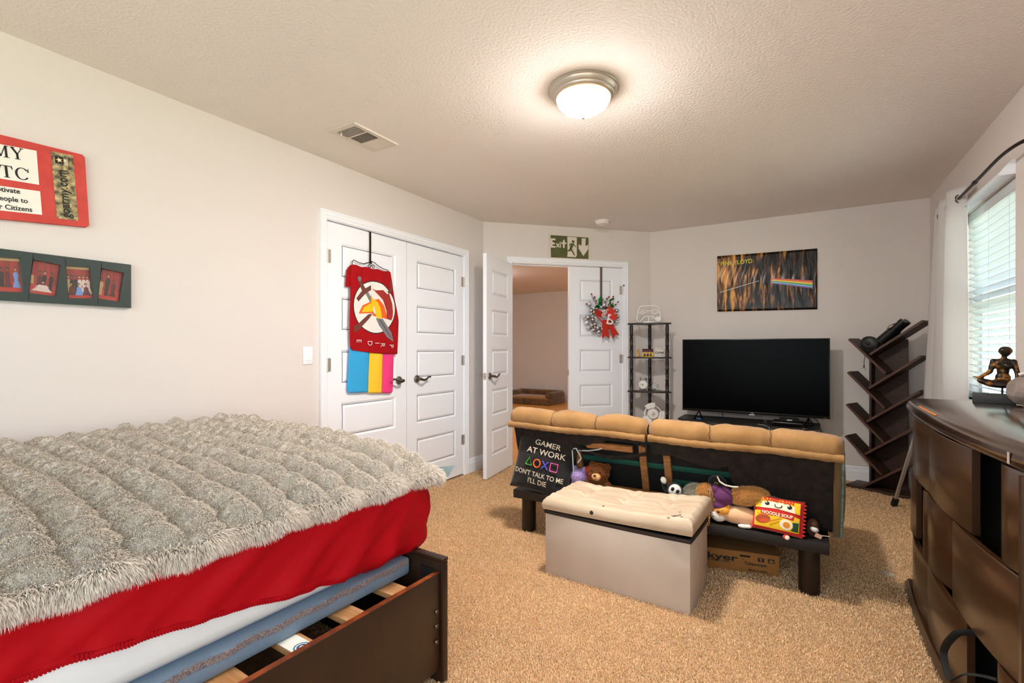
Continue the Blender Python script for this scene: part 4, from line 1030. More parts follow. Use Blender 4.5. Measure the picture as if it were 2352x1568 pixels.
# ================================================================== BED
BA = R(-2.2)
BED = (-1.084, 1.356, 0)
M_BWOOD = mat('dark_brown_bed_wood', '#2E1D12', 0.32, col2='#26170E', nscale=5, stretch=(8, 1, 1), spec=0.5)
M_BEDGE = mat('lit_orange_edge', '#8A3F14', 0.4, col2='#5E2A10', nscale=20, contrast=(.4, .6))  # light falling on the rail's top ledge is put into this orange
M_SLAT = mat('pine_slat', '#B98A5C', 0.5, col2='#A5703F', nscale=6, stretch=(1, 12, 1))
bed = thing('bed_frame', 'dark brown wooden bed frame with visible pine slats under mattress', 'bed', BED, BA)
W_ = 1.56; Lb = 2.08
m = MB(); m.box(-W_, 0.0, -0.028, 0.0, 0.0, 0.428, 0.004).box(-W_, 0.0, -0.030, 0.002, 0.428, 0.441, 0.003); m.build('footboard', M_BWOOD, bed)
m = MB(); m.box(-0.030, -0.010, -Lb, -0.032, 0.055, 0.394, 0.0015); rail = m.build('side_rail', M_BWOOD, bed)
m = MB(); m.box(-0.0295, -0.0115, -Lb, -0.034, 0.394, 0.3955); m.build('rail_edge', M_BEDGE, rail, smooth=False)
m = MB(); m.box(-W_ + .01, -W_ + 0.03, -Lb, -0.032, 0.055, 0.394, 0.0015); m.build('side_rail', M_BWOOD, bed)
m = MB(); m.box(-W_, 0.0, -Lb - .03, -Lb, 0.0, 1.02, 0.004); m.build('headboard', M_BWOOD, bed)
m = MB(); m.box(-0.052, -0.030, -Lb, -0.032, 0.30, 0.335); m.build('slat_ledge', M_BWOOD, bed, smooth=False)
m = MB(); m.box(-0.85, -0.80, -Lb, -0.032, 0.25, 0.335); m.build('centre_beam', M_BWOOD, bed, smooth=False)
for k in range(3):
    z = (0.265, 0.215, 0.160)[k]
    m = MB(); m.lathe([(0, 0), (0.007, 0), (0.0085, .002), (0.006, .005), (0, .005)], 14, Matrix.Translation((-0.0098, -0.050, z)) @ Matrix.Rotation(R(90), 4, 'Y'))
    m.lathe([(0, .0052), (0.003, .0052), (0, .0056)], 6, Matrix.Translation((-0.0098, -0.050, z)) @ Matrix.Rotation(R(90), 4, 'Y')); m.build('bolt', M_DNICKEL, bed)
for k in range(11):
    y = -0.145 - k * 0.182
    m = MB(); m.box(-W_ + 0.035, -0.034, -0.034, 0.034, 0.336, 0.354, 0.0012)
    s_ = m.build('slat', M_SLAT, bed, loc=(0, y, 0)); 
    m = MB(); m.cyl((-0.062, 0.012, .354), (-0.062, 0.012, .3555), 0.005, seg=10).cyl((-0.075, -.012, .354), (-0.075, -.012, .3555), 0.004, seg=10); m.build('screw', M_NICKEL, s_)
    if k == 2:
        m = MB(); m.box(-0.16, -0.036, -0.033, 0.022, 0.3542, 0.3552); lb_ = m.build('sticker', M_PAPER, s_, smooth=False)
        M_BLUEP = mat('blue_print', '#1F4F80', 0.5)
        def ring(r0, r1, y0, mt, n=30):
            mm = MB()
            A_ = [mm.bm.verts.new((r0 * math.cos(q), r0 * math.sin(q) , 0)) for q in [i * 2 * PI / n for i in range(n)]]
            B_ = [mm.bm.verts.new((r1 * math.cos(q), r1 * math.sin(q), 0)) for q in [i * 2 * PI / n for i in range(n)]]
            for i in range(n): mm.bm.faces.new((A_[i], A_[(i + 1) % n], B_[(i + 1) % n], B_[i]))
            return mm.build('printed_emblem', mt, lb_, smooth=False, loc=(-0.085, -0.004, y0))
        ring(0.0001, 0.015, 0.3554, M_BLUEP); ring(0.019, 0.0235, 0.3554, mat('teal_print', '#2C7C9A', .5)); ring(0.0001, 0.008, 0.3556, M_PAPER)
m = MB(); m.box(-0.10, -0.034, -0.034, -0.030, 0.30, 0.40).box(-0.036, -0.032, -0.09, -0.032, 0.30, 0.385); m.build('corner_bracket', M_BLACKM, bed, smooth=False)

# thin foundation slab in blue-grey cover with a fuzzy seam
M_BLUECV = mat('blue_grey_cover', '#7E8FA3', 0.85, bump=0.15, bscale=40)
slab = thing('foundation_slab', 'thin blue-grey covered foundation under the mattress', 'mattress base', BED, BA)
XM = -0.150       # near side of the mattress in bed coordinates
m = MB(); m.box(-W_ + .04, XM, -Lb + .02, -0.036, 0.3565, 0.418, 0.012); sl = m.build('cover', M_BLUECV, slab)
M_FUZZP = fur_mat('pinkish_fuzz', '#8B7676', '#B5A19E', '#D5C4C0')
m = MB()
m.grid(lambda u, v: Vector((XM + 0.002, -Lb + .03 + (Lb - .08) * u, 0.398 + 0.016 * v + 0.003 * math.sin(u * 90))), 120, 1)
seam = m.build('fuzzy_seam', mat('pink_felt', '#C9B6B1', 0.95), slab)
fz = fuzz('seam_fuzz', seam, 26000, 0.006, 0.0012, M_FUZZP, slab, comb=(0.3, 0, -0.3), jitter=0.6)

# mattress: white ticking, rounded
M_MATT = mat('white_mattress', '#E4E6E8', 0.75, bump=0.1, bscale=30)
mt_ = thing('mattress', 'thick white mattress showing below the red sheet', 'mattress', BED, BA)
ZB, ZT = 0.4195, 0.725
YM1 = 0.088; YM0 = -Lb + .02; XM0 = -W_ + .05
def shell_pt(s_, q, grow=0.0, zb=ZB, zt=ZT):
    """s: around the rounded plan outline (0..1), q: 0 bottom .. 1 top edge"""
    pass
def side_profile(zz):
    """how far the side bulges at height zz (the lower edge is tucked in)"""
    t_ = (zz - ZB) / (ZT - ZB); r_ = 0.0
    r_ = -0.055 * max(0, 1 - t_ / 0.16) ** 2 - 0.045 * max(0, (t_ - 0.80) / 0.20) ** 2
    return r_
def outline(rc=0.075, n=10):
    pts = []
    for (cx, cy, a0) in ((XM - rc, YM1 - rc, 0), (XM0 + rc, YM1 - rc, 90), (XM0 + rc, YM0 + rc, 180), (XM - rc, YM0 + rc, 270)):
        for k in range(n + 1):
            a_ = R(a0 + 90 * k / n); pts.append((cx, cy, math.cos(a_), math.sin(a_), rc))
    return pts
OUT = outline()
def mattress_mesh(grow, zlist, cap=True):
    m = MB(); rings = []
    # densify straight edges
    ptsx = []
    n = len(OUT)
    for i in range(n):
        a_ = OUT[i]; b_ = OUT[(i + 1) % n]
        pa = Vector((a_[0] + a_[2] * a_[4], a_[1] + a_[3] * a_[4])); pb = Vector((b_[0] + b_[2] * b_[4], b_[1] + b_[3] * b_[4]))
        d = (pb - pa).length; k = max(1, int(d / 0.025))
        for j in range(k):
            f_ = j / k; p = pa.lerp(pb, f_); nn = Vector((a_[2] * (1 - f_) + b_[2] * f_, a_[3] * (1 - f_) + b_[3] * f_)).normalized(); ptsx.append((p, nn))
    return m, ptsx
m, PX = mattress_mesh(0, None)
zs_ = [ZB + (ZT - ZB) * t_ for t_ in (0, .03, .07, .12, .18, .3, .45, .6, .75, .82, .88, .93, .97, 1.0)]
rings = []
for z in zs_:
    rings.append([m.bm.verts.new((p.x + nn.x * (side_profile(z)), p.y + nn.y * (side_profile(z)), z)) for p, nn in PX])
for a_, b_ in zip(rings[:-1], rings[1:]):
    for k in range(len(PX)): m.bm.faces.new((a_[k], a_[(k + 1) % len(PX)], b_[(k + 1) % len(PX)], b_[k]))
m.bm.faces.new(rings[0][::-1]); m.bm.faces.new(rings[-1]); m.build('ticking', M_MATT, mt_)

# red fitted sheet: skin a few mm outside the mattress, with pulled wrinkles; lower hem rises towards the head
M_SHEET = mat('deep_red_sheet', '#AA0010', 0.7, spec=0.2, sheen=0.0, bump=0.12, bscale=500, bdist=0.0008)
sh = thing('red_sheet', 'deep red fitted sheet stretched over the mattress', 'bedding', BED, BA)
def hem(p, nn):
    y = p.y
    if nn.x > 0.5:
        t_ = min(1, max(0, (-y - 0.22) / 0.75)); return 0.424 + 0.120 * (t_ ** 0.8)
    return 0.424
def wr(p, nn, z):
    if nn.x > 0.2:
        y = p.y; q = z - 0.55
        a_ = 0.010 * (0.5 + 0.5 * math.sin((y * 1.0 - q * 1.3) * 34 + 2.2 * math.sin(y * 5.1) + 2 * math.sin(q * 9))) ** 3
        b_ = 0.012 * noise.noise(Vector((y * 5 + q * 7, q * 5 - y * 2, 0.3)))
        c_ = 0.013 * noise.noise(Vector((y * 20 - q * 26, q * 7, 2.3)))
        e2 = 0.0035 * noise.noise(Vector((y * 34 + q * 10, q * 9, 5.3))) * max(0, 1 - (z - hem(p, nn)) / 0.09)
        return max(0.0025, 0.010 + a_ * .9 + b_ + c_ + e2)
    return 0.006 + 0.003 * noise.noise(Vector((p.x * 9, z * 8, 1)))
m = MB(); rings = []
NZ = 26
for k in range(NZ + 1):
    row = []
    for p, nn in PX:
        z = hem(p, nn) + (ZT + 0.006 - hem(p, nn)) * (k / NZ); g_ = side_profile(min(z, ZT)) + wr(p, nn, z) + (0.0035 if k == 1 else 0)
        if k == 0: g_ -= 0.004
        row.append(m.bm.verts.new((p.x + nn.x * g_, p.y + nn.y * g_, z)))
    rings.append(row)
for a_, b_ in zip(rings[:-1], rings[1:]):
    for k in range(len(PX)): m.bm.faces.new((a_[k], a_[(k + 1) % len(PX)], b_[(k + 1) % len(PX)], b_[k]))
m.bm.faces.new(rings[-1]); m.build('sheet', M_SHEET, sh, angle=70)
# gathered hem: short stitched ribs along the near side
m = MB()
for i in range(220):
    y = -0.10 - i * 0.0065
    if y < -1.6: break
    P_ = Vector((XM, y)); nn = Vector((1, 0)); z = hem(P_, nn); g_ = side_profile(z) + wr(P_, nn, z)
    m.box(XM + g_ - 0.003, XM + g_ + 0.0025, y - 0.0020, y + 0.0016, z + 0.001, z + 0.016)
m.build('gathered_hem', M_SHEET, sh, kind='stuff')

# fur blanket, quilted in staggered pillows, with long combed pile
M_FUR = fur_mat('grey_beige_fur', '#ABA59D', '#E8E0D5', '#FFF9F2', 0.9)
M_FURB = mat('blanket_backing', '#8FA6AC', 0.85, sheen=.4)
bl = thing('fur_blanket', 'grey-beige faux fur blanket with quilted bumps spread over bed', 'blanket', BED, BA)
bx0, bx1, by0, by1 = -W_ + 0.035, -0.135, -Lb + 0.3, 0.100
def ztop(x):
    # surface height of the bedding below the pile, rising towards the wall
    pts = [(-1.60, 0.800), (-1.15, 0.795), (-0.60, 0.787), (-0.35, 0.765), (-0.22, 0.742), (-0.150, 0.722), (-0.128, 0.708)]
    if x <= pts[0][0]: return pts[0][1]
    for a_, b_ in zip(pts[:-1], pts[1:]):
        if x <= b_[0]: f_ = (x - a_[0]) / (b_[0] - a_[0]); f_ = f_ * f_ * (3 - 2 * f_) if False else f_; return a_[1] * (1 - f_) + b_[1] * f_
    return pts[-1][1]
CXq, CYq = 0.088, 0.098
def bump_h(x, y):
    i = y / CYq; row = math.floor(i); fy_ = i - row
    xx = x / CXq + (0.5 if row % 2 else 0.0); fx_ = xx - math.floor(xx)
    hh = (math.sin(PI * fx_) ** 0.9) * (math.sin(PI * fy_) ** 0.8)
    return hh
def blanket_pt(u, v):
    x = bx0 + (bx1 - bx0) * u; y = by0 + (by1 - by0) * v
    wx = x + 0.012 * noise.noise(Vector((x * 3, y * 3, 0))); wy = y + 0.018 * noise.noise(Vector((x * 3, y * 3, 5)))
    edge = min(1, (bx1 - x) / 0.06, (by1 - y) / 0.05); edge = max(0, edge)
    h_ = 0.050 * bump_h(wx, wy) * (0.75 + 0.5 * noise.noise(Vector((math.floor(wx / CXq) * 1.7, math.floor(wy / CYq) * 2.3, 1))))
    z = ztop(x) + h_ * (0.35 + 0.65 * edge) + 0.006 * noise.noise(Vector((x * 2, y * 2, 9)))
    z -= 0.022 * max(0, (y - (by1 - 0.10)) / 0.10) ** 2
    ox = 0.014 * math.sin((y / CYq) * PI * 1.0 + .6) * max(0, 1 - (bx1 - x) / 0.12)
    if y > by1 - 0.10 and x > bx1 - 0.2: pass
    return Vector((x + ox, y + 0.010 * math.sin(x / CXq * PI) * max(0, 1 - (by1 - y) / 0.08), z))
m = MB(); m.grid(blanket_pt, 190, 250)
bs = m.build('fur_base', mat('fur_ground', '#CFC7BC', 0.95), bl, angle=180)
for p in bs.data.polygons: pass
if bs.data.polygons[0].normal.z < 0: bs.data.flip_normals()
def dens(c, n):
    # more tufts where the camera is close; almost none out of view
    x = c[:, 0] + BED[0]; y = c[:, 1] + BED[1]
    d = np.sqrt(x * x + y * y + 0.2)
    return 1.0 / d ** 1.6 * np.where(y < 0.05, 0.10, 1.0)
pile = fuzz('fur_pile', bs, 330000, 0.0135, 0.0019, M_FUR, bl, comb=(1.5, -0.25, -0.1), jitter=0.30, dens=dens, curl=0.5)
# long fringe of pile along the near edge and the foot edge
m = MB()
def edge_pt(u, v):
    if u < 0.72:
        y = by0 + (by1 - by0) * (u / 0.72); p = blanket_pt(1.0, (y - by0) / (by1 - by0)); nx, ny = 1, 0
    else:
        x = bx1 + (bx0 - bx1) * ((u - 0.72) / 0.28); p = blanket_pt((x - bx0) / (bx1 - bx0), 1.0); nx, ny = 0, 1
    rr = 0.014
    return Vector((p.x + nx * rr * math.sin(PI * v), p.y + ny * rr * math.sin(PI * v), p.z - 0.001 - rr * (1 - math.cos(PI * v))))
m.grid(edge_pt, 320, 6); ed = m.build('fur_edge', mat('fur_ground_edge', '#DDD4C8', .95), bl, angle=180)
ed.data.calc_loop_triangles()
c0 = ed.data.polygons[3].normal
if c0.x < 0: ed.data.flip_normals()
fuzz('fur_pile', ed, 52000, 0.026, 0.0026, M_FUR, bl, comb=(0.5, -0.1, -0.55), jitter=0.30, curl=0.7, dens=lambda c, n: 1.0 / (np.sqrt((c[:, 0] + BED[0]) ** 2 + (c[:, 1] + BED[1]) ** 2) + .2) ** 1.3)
# turned-back corner showing the smooth blue backing
m = MB(); m.prism([(0, 0), (0.10, 0.012), (0.055, -0.055), (-0.02, -0.035)], -0.004, 0.004)
m.build('turned_corner', M_FURB, bl, loc=(bx1 - 0.055, by1 + 0.012, 0.705), rot=(R(-12), 0, R(38)))
# ================================================================== FUTON seen from behind
M_KHAKI = mat('tan_corduroy', '#A47B4A', 0.92, sheen=0.15, col2='#8C6536', nscale=7, contrast=(.3, .7), bump=0.6, bscale=45, bstretch=(10, 2, 2), bdist=0.005)
M_KHAKID = mat('khaki_side_cloth', '#6E5838', 0.9, sheen=.3, bump=.3, bscale=200, bdist=.002)
M_DUST = mat('black_dust_cloth', '#2A2019', 0.95, col2='#120E0B', nscale=26, contrast=(.3, .7), bump=0.5, bscale=60, bdist=0.006)
M_FBASE = mat('black_wood_base', '#14100E', 0.55, col2='#1E1713', nscale=30)
M_RAW = mat('raw_pine', '#A5713F', 0.7, col2='#8A5A30', nscale=8, stretch=(2, 2, 10))
M_GREENW = mat('green_webbing', '#0E4A3C', 0.8, bump=.3, bscale=120)
M_TEAL = mat('pale_teal_piping', '#93A89C', 0.7, col2='#6C8478', nscale=30)
fu = thing('futon_sofa', 'tan corduroy futon with torn black underside, seen from behind', 'sofa', (0, 0, 0))
fx0, fx1 = -1.600, 0.100
m = MB(); m.box(fx0, fx1, 2.665, 3.50, 0.225, 0.278, 0.004); m.build('base_board', M_FBASE, fu)
for x in (-1.535, 0.020):
    for y in (2.757, 3.38):
        m = MB(); m.lathe([(0, 0), (.044, 0), (.046, .004), (.046, .224), (0, .224)], 28); m.build('leg', mat('dark_leg_wood', '#1C120D', 0.4) if 'dark_leg_wood' not in bpy.data.materials else bpy.data.materials['dark_leg_wood'], fu, loc=(x, y, 0))
# seat mattress on the far side
m = MB()
def seatf(u, v):
    x = -1.62 + 1.78 * u; a_ = v * 2 * PI
    yy = 3.24 + 0.36 * (abs(math.cos(a_)) ** .45) * (1 if math.cos(a_) > 0 else -1); zz = 0.36 + 0.075 * (abs(math.sin(a_)) ** .6) * (1 if math.sin(a_) > 0 else -1)
    k = 0.5 + 0.5 * abs(math.sin(u * PI * 6)) ** .35
    zz = 0.36 + (zz - 0.36) * (.8 + .2 * k); return Vector((x, yy, zz))
m.grid(seatf, 72, 28)
m.build('seat_cushion', M_KHAKI, fu, angle=60)
# back rest: two halves; each is a leaning pad with a rolled, tufted top that folds over the rear
TL = 0.34       # lean: metres of depth per metre of height
def back_y(z): return 2.690 + (0.70 - z) * TL
def back_half(xa, xb, tufts, seed):
    rng = random.Random(seed)
    L_ = xb - xa
    # rolled top, closed section
    n = 26
    def sec(u, v):
        x = xa + L_ * u; a_ = 2 * PI * v
        tuft = min([abs((u - q) * L_) for q in tufts] + [9]); pin = 1 - 0.20 * math.exp(-(tuft / 0.028) ** 2)
        endp = min(u, 1 - u) * L_; er = (1 - max(0, 1 - endp / 0.045) ** 2 * 0.45)
        ry, rz = 0.078 * er * pin, 0.062 * er * pin
        c, s_ = math.cos(a_), math.sin(a_)
        px = abs(c) ** 0.8 * math.copysign(1, c); pz_ = abs(s_) ** 0.75 * math.copysign(1, s_)
        z0 = 0.735 - 0.020 * (x + 1.63) / 1.78 + 0.006 * math.sin(u * PI * 3) ** 2 + 0.004 * math.sin(u * 17 + seed)
        yy = 2.722 + ry * px; zz = z0 + rz * pz_ * (0.8 if s_ < 0 else 1.0)
        crease = 0.5 + 0.5 * math.sin(u * L_ * 150 + 3 * math.sin(a_)); zz += 0.004 * noise.noise(Vector((x * 14, a_ * 2, 7.0 + seed)))
        if tuft < 0.06: yy -= 0.002 * crease * (1 - tuft / .06)
        return Vector((x, yy, zz + 0.003 * noise.noise(Vector((x * 30, a_ * 3, seed)))))
    m = MB(); m.grid(sec, 110, n)
    # end caps
    bmesh.ops.holes_fill(m.bm, edges=[e for e in m.bm.edges if e.is_boundary], sides=0)
    bmesh.ops.remove_doubles(m.bm, verts=m.bm.verts[:], dist=1e-5)
    top = m.build('back_cushion', M_KHAKI, fu, angle=75)
    # welt roll hanging over the rear edge
    def welt(u, v):
        x = xa + 0.004 + (L_ - .008) * u; a_ = 2 * PI * v
        tuft = min([abs((u - q) * L_) for q in tufts] + [9]); r_ = 0.0165 * (1 - 0.18 * math.exp(-(tuft / 0.02) ** 2)) * (1 + .10 * math.sin(u * 40 + seed) * 0.5 + .06 * math.sin(u * 97))
        return Vector((x, 2.652 + r_ * 0.9 * math.cos(a_), 0.694 - 0.012 * (x + 1.63) / 1.78 + 0.003 * math.sin(u * 9 + seed) + r_ * 1.15 * math.sin(a_)))
    m = MB(); m.grid(welt, 120, 10); bmesh.ops.remove_doubles(m.bm, verts=m.bm.verts[:], dist=1e-5)
    bmesh.ops.holes_fill(m.bm, edges=[e for e in m.bm.edges if e.is_boundary], sides=0)
    m.build('welt', M_KHAKI, top, angle=75)
    for q in tufts:
        m = MB(); m.tube([(xa + L_ * q + 0.003 * math.sin(k * 2), 2.722 - 0.0640 * math.cos(R(-30 + k * 15)) - 0.004, 0.735 + 0.052 * math.sin(R(-30 + k * 15))) for k in range(8)], 0.0014, 5); m.build('stitch', mat('dark_thread', '#3A2A18', .8) if 'dark_thread' not in bpy.data.materials else bpy.data.materials['dark_thread'], top)
    # front padding facing the television
    m = MB(); m.grid(lambda u, v: Vector((xa + .01 + (L_ - .02) * u, back_y(0.72 - 0.40 * v) + 0.045 + 0.03 * abs(math.sin(u * PI * 3)) ** .4, 0.72 - 0.40 * v)), 60, 12)
    m.build('front_padding', M_KHAKI, top, angle=80)
back_half(-1.628, -0.744, [0.345, 0.665], 1)
back_half(-0.736, 0.158, [0.355, 0.665], 2)
# wooden frame and green webbing inside the back
def slatbar(x0, x1, z0, z1, dy0, dy1, mt, name, par=fu):
    m = MB(); zc = (z0 + z1) / 2
    m.box(x0, x1, dy0, dy1, -(z1 - z0) / 2, (z1 - z0) / 2, 0.001)
    return m.build(name, mt, par, loc=(0, back_y(zc), zc), rot=(math.atan(TL), 0, 0))
for x in (-1.195, -0.790, -0.655): slatbar(x - 0.019, x + 0.019, 0.30, 0.675, 0.012, 0.036, M_RAW, 'frame_post')
slatbar(-1.12, -0.84, 0.585, 0.622, -0.006, 0.014, M_RAW, 'frame_rail')
slatbar(-1.60, 0.13, 0.30, 0.34, 0.010, 0.034, M_RAW, 'frame_rail')
for z in (0.640, 0.497): slatbar(-1.60, 0.13, z - .016, z + .016, 0.037, 0.040, M_GREENW, 'webbing')
slatbar(-0.640, -0.40, 0.395, 0.430, 0.037, 0.040, M_GREENW, 'webbing')
# black inner lining far behind and the torn black dust cloth near the rear face
m = MB(); m.grid(lambda u, v: Vector((-1.60 + 1.74 * u, back_y(0.70 - 0.42 * v) + 0.042, 0.70 - 0.42 * v)), 10, 10); m.build('inner_lining', M_BLACKM, fu)
def dust(name, topz, botf, x0, x1, nu=120, ydo=0.0):
    m = MB()
    def fn(u, v):
        x = x0 + (x1 - x0) * u; zb = botf(x); z = topz - (topz - zb) * v
        return Vector((x, back_y(z) - 0.006 + ydo + 0.010 * noise.noise(Vector((x * 7, z * 9, 3))) - 0.010 * math.sin(v * PI) * 0.5, z))
    m.grid(fn, nu, 16); ob = m.build(name, M_DUST, fu, angle=80); s_ = ob.modifiers.new('t', 'SOLIDIFY'); s_.thickness = 0.0015
    return ob
def bot_left(x):
    r_ = 0.010 * noise.noise(Vector((x * 45, 0, 0))) + 0.008 * noise.noise(Vector((x * 120, 0, 4)))
    if x < -1.26: return 0.30
    if x < -1.18: return 0.30 + (x + 1.26) / 0.08 * 0.27 + r_
    if x < -1.00: return 0.57 + 0.055 * math.sin((x + 1.18) / 0.18 * PI / 2) + r_
    if x < -0.86: return 0.625 + 0.02 + r_
    return 0.645 - 0.02 * (x + .86) / .1 + r_
dust('dust_cloth', 0.695, bot_left, -1.608, -0.752)
# torn strip hanging below the hole of the left half
def strip(u, v):
    x = -1.20 + 0.44 * u; z = 0.600 - 0.045 * math.sin(u * PI * 1.0) - (0.022 + 0.012 * noise.noise(Vector((x * 40, 1, 0)))) * v
    return Vector((x, back_y(z) - 0.012, z))
m = MB(); m.grid(strip, 70, 3); ob = m.build('torn_strip', M_DUST, fu); ob.modifiers.new('t', 'SOLIDIFY').thickness = 0.003
def bot_right(x):
    r_ = 0.012 * noise.noise(Vector((x * 40, 3, 0))) + 0.006 * noise.noise(Vector((x * 110, 0, 4)))
    if x < -0.62: return 0.592 + r_
    if x < -0.50: return 0.592 - (x + .62) / .12 * .03 + r_
    if x < -0.34: return 0.565 - 0.02 * math.sin((x + .5) / .16 * PI) + r_
    if x < -0.27: return 0.56 - (x + 0.34) / 0.07 * 0.27 + r_ * .3
    return 0.285
dust('dust_cloth', 0.695, bot_right, -0.728, 0.118)
m = MB(); pts = [(-0.385, 2.690, 0.520), (-0.372, 2.680, 0.497), (-0.345, 2.675, 0.484), (-0.31, 2.676, 0.480), (-0.285, 2.68, 0.482)]; m.tube(pts, 0.0042, 8); m.build('loose_cord', mat('off_white_cord', '#CFC4B0', .8), fu)
m = MB(); m.tube([(-1.175, 2.735, 0.560), (-1.10, 2.70, 0.572), (-1.03, 2.68, 0.590), (-1.008, 2.68, 0.600)], 0.0035, 6).tube([(-1.185, 2.72, 0.570), (-1.160, 2.71, 0.54), (-1.150, 2.71, 0.52), (-1.172, 2.71, 0.49)], 0.004, 6).tube([(-1.222, 2.735, 0.56), (-1.19, 2.715, 0.575), (-1.165, 2.73, 0.57)], 0.004, 6).tube([(-1.21, 2.715, 0.56), (-1.205, 2.712, 0.50), (-1.20, 2.712, 0.43)], 0.0038, 6)
m.build('knotted_ribbon', mat('pale_blue_ribbon', '#C4D0D2', .7), fu)
# side edge strips on the right: khaki band, teal piping, khaki back
m = MB(); m.grid(lambda u, v: Vector((0.118 + 0.030 * u, back_y(0.70 - 0.44 * v) - 0.002 + .004 * math.sin(v * 9), 0.70 - 0.44 * v)), 3, 20); ob = m.build('side_band', M_KHAKID, fu); ob.modifiers.new('t', 'SOLIDIFY').thickness = 0.006
m = MB(); m.tube([(0.153, back_y(0.70 - 0.022 * k) + .012 + .002 * math.sin(k), 0.70 - 0.022 * k) for k in range(21)], 0.0085, 8); m.build('side_piping', M_TEAL, fu)
m = MB(); m.grid(lambda u, v: Vector((0.158 + 0.010 * math.sin(v * PI), back_y(0.705 - 0.44 * v) + 0.015 + 0.085 * u, 0.705 - 0.44 * v)), 6, 20); ob = m.build('side_panel', M_KHAKID, fu); ob.modifiers.new('t', 'SOLIDIFY').thickness = 0.006
m = MB(); m.tube([(-1.604, back_y(0.695 - 0.02 * k) + .004, 0.695 - 0.02 * k) for k in range(20)], 0.010, 8); m.build('side_piping', M_KHAKID, fu)

# ================================================================== STORAGE OTTOMAN
M_TRUNK = mat('ivory_fabric_panel', '#C4B7AA', 0.85, col2='#B8AA9C', nscale=3, bump=.1, bscale=300, bdist=.001)
M_LID = mat('ivory_vinyl', '#BFAC95', 0.5, col2='#B5A188', nscale=5, spec=.4)
M_SCUFF = mat('dark_scuff', '#5A4A40', 0.8)
tr = thing('storage_ottoman', 'ivory storage ottoman with dark rim and sagging tufted lid', 'ottoman', (-0.431, 2.236, 0), R(-2.6))
TWx, TDy = 0.735, 0.342
m = MB()
def wallf(u, v):
    # perimeter strip, slightly bowed
    pass
m.box(-TWx, 0, 0, TDy, 0.0, 0.318, 0.004); bx = m.build('body', M_TRUNK, tr)
for x in (-0.001,):
    m = MB(); m.box(0, 0.0012, TDy * .68, TDy * .68 + .003, 0.004, 0.310); m.build('side_seam', M_LID, tr, smooth=False)
M_RIM = mat('dark_brown_rim', '#2A201B', 0.6)
def rz(x): return 0.329 - 0.000 * x
m = MB()
for (pa, pb) in (((-TWx, 0), (0, 0)), ((0, 0), (0, TDy)), ((0, TDy), (-TWx, TDy)), ((-TWx, TDy), (-TWx, 0))):
    n = 16; P_ = []
    for k in range(n + 1):
        f_ = k / n; x = pa[0] + (pb[0] - pa[0]) * f_; y = pa[1] + (pb[1] - pa[1]) * f_
        z = 0.3265 + 0.0 + (0.012 * ((x + TWx) / TWx - 1) if False else 0) - 0.004 * math.sin(f_ * PI)
        P_.append((x, y, z))
    m.tube(P_, 0.0095, 8, flat=(0.8, 1.1))
m.build('rim', M_RIM, tr)
m = MB(); m.box(-TWx + .01, -.01, .01, TDy - .01, 0.30, 0.319); m.build('opening', M_BLACKM, tr, smooth=False)
# lid: left end sits on the rim, right front corner is lifted
lx0, lx1, ly0, ly1 = -TWx - 0.006, 0.010, -0.010, TDy + 0.040
tf = [(0.22, 0.45), (0.22, 0.80), (0.50, 0.45), (0.50, 0.80), (0.78, 0.45), (0.78, 0.80)]
def lid_top(u, v):
    x = lx0 + (lx1 - lx0) * u; y = ly0 + (ly1 - ly0) * v
    e_u = min(u, 1 - u) * (lx1 - lx0); e_v = min(v, 1 - v) * (ly1 - ly0)
    ez = 1 - max(0, 1 - e_u / 0.025) ** 2; ev = 1 - max(0, 1 - e_v / 0.025) ** 2
    z = 0.388 + 0.020 * u + 0.020 * (ez * ev) - 0.016 * math.sin(PI * u) + 0.016 * v * u
    for (a_, b_) in tf:
        d = math.hypot((u - a_) * .74, (v - b_) * .38); z -= 0.018 * math.exp(-(d / 0.026) ** 2) + 0.008 * math.exp(-(d / 0.09) ** 2)
        th = math.atan2((v - b_) * .38, (u - a_) * .74); z += 0.0034 * math.sin(th * 7 + a_ * 9) * math.exp(-((d - .04) / 0.035) ** 2)
    z += 0.006 * noise.noise(Vector((x * 7, y * 24, 0))) + 0.003 * noise.noise(Vector((x * 16, y * 50, 3)))
    return x, y, z
def lid_bot(u, v):
    return 0.341 + 0.013 * u - 0.004 * math.sin(u * PI)
m = MB(); nu, nv = 110, 56
def lidf(u, v): x, y, z = lid_top(u, v); return Vector((x, y, z))
m.grid(lidf, nu, nv)
def skirt(pfun, n):
    def fn(u, v):
        uu, vv = pfun(u); x, y, z = lid_top(uu, vv); zb = lid_bot(uu, vv); w_ = math.sin(v * PI) * 0.006
        ox = (-1 if uu == 0 else 1 if uu == 1 else 0); oy = (-1 if vv == 0 else 1 if vv == 1 else 0)
        return Vector((x + ox * w_, y + oy * w_, z + (zb - z) * v))
    m.grid(fn, n, 6)
skirt(lambda u: (u, 0.0), nu); skirt(lambda u: (u, 1.0), nu); skirt(lambda u: (0.0, u), nv); skirt(lambda u: (1.0, u), nv)
m.grid(lambda u, v: Vector((lx0 + (lx1 - lx0) * u, ly0 + (ly1 - ly0) * v, lid_bot(u, v))), 20, 4)
bmesh.ops.remove_doubles(m.bm, verts=m.bm.verts[:], dist=2e-4)
lid = m.build('lid', M_LID, tr, angle=60)
def on_lid(u, v, dz=0.0): x, y, z = lid_top(u, v); return (x, y, z + dz)
m = MB(); m.ball((lx0 + 0.275, ly0 - 0.004, 0.372), (0.010, 0.004, 0.011), 12, 8); m.build('snap_button', M_RIM, lid)
m = MB(); m.ball(on_lid(0.425, 0.10, 0.001), (0.006, 0.007, 0.002), 10, 6); m.build('burn_spot', M_RIM, lid)
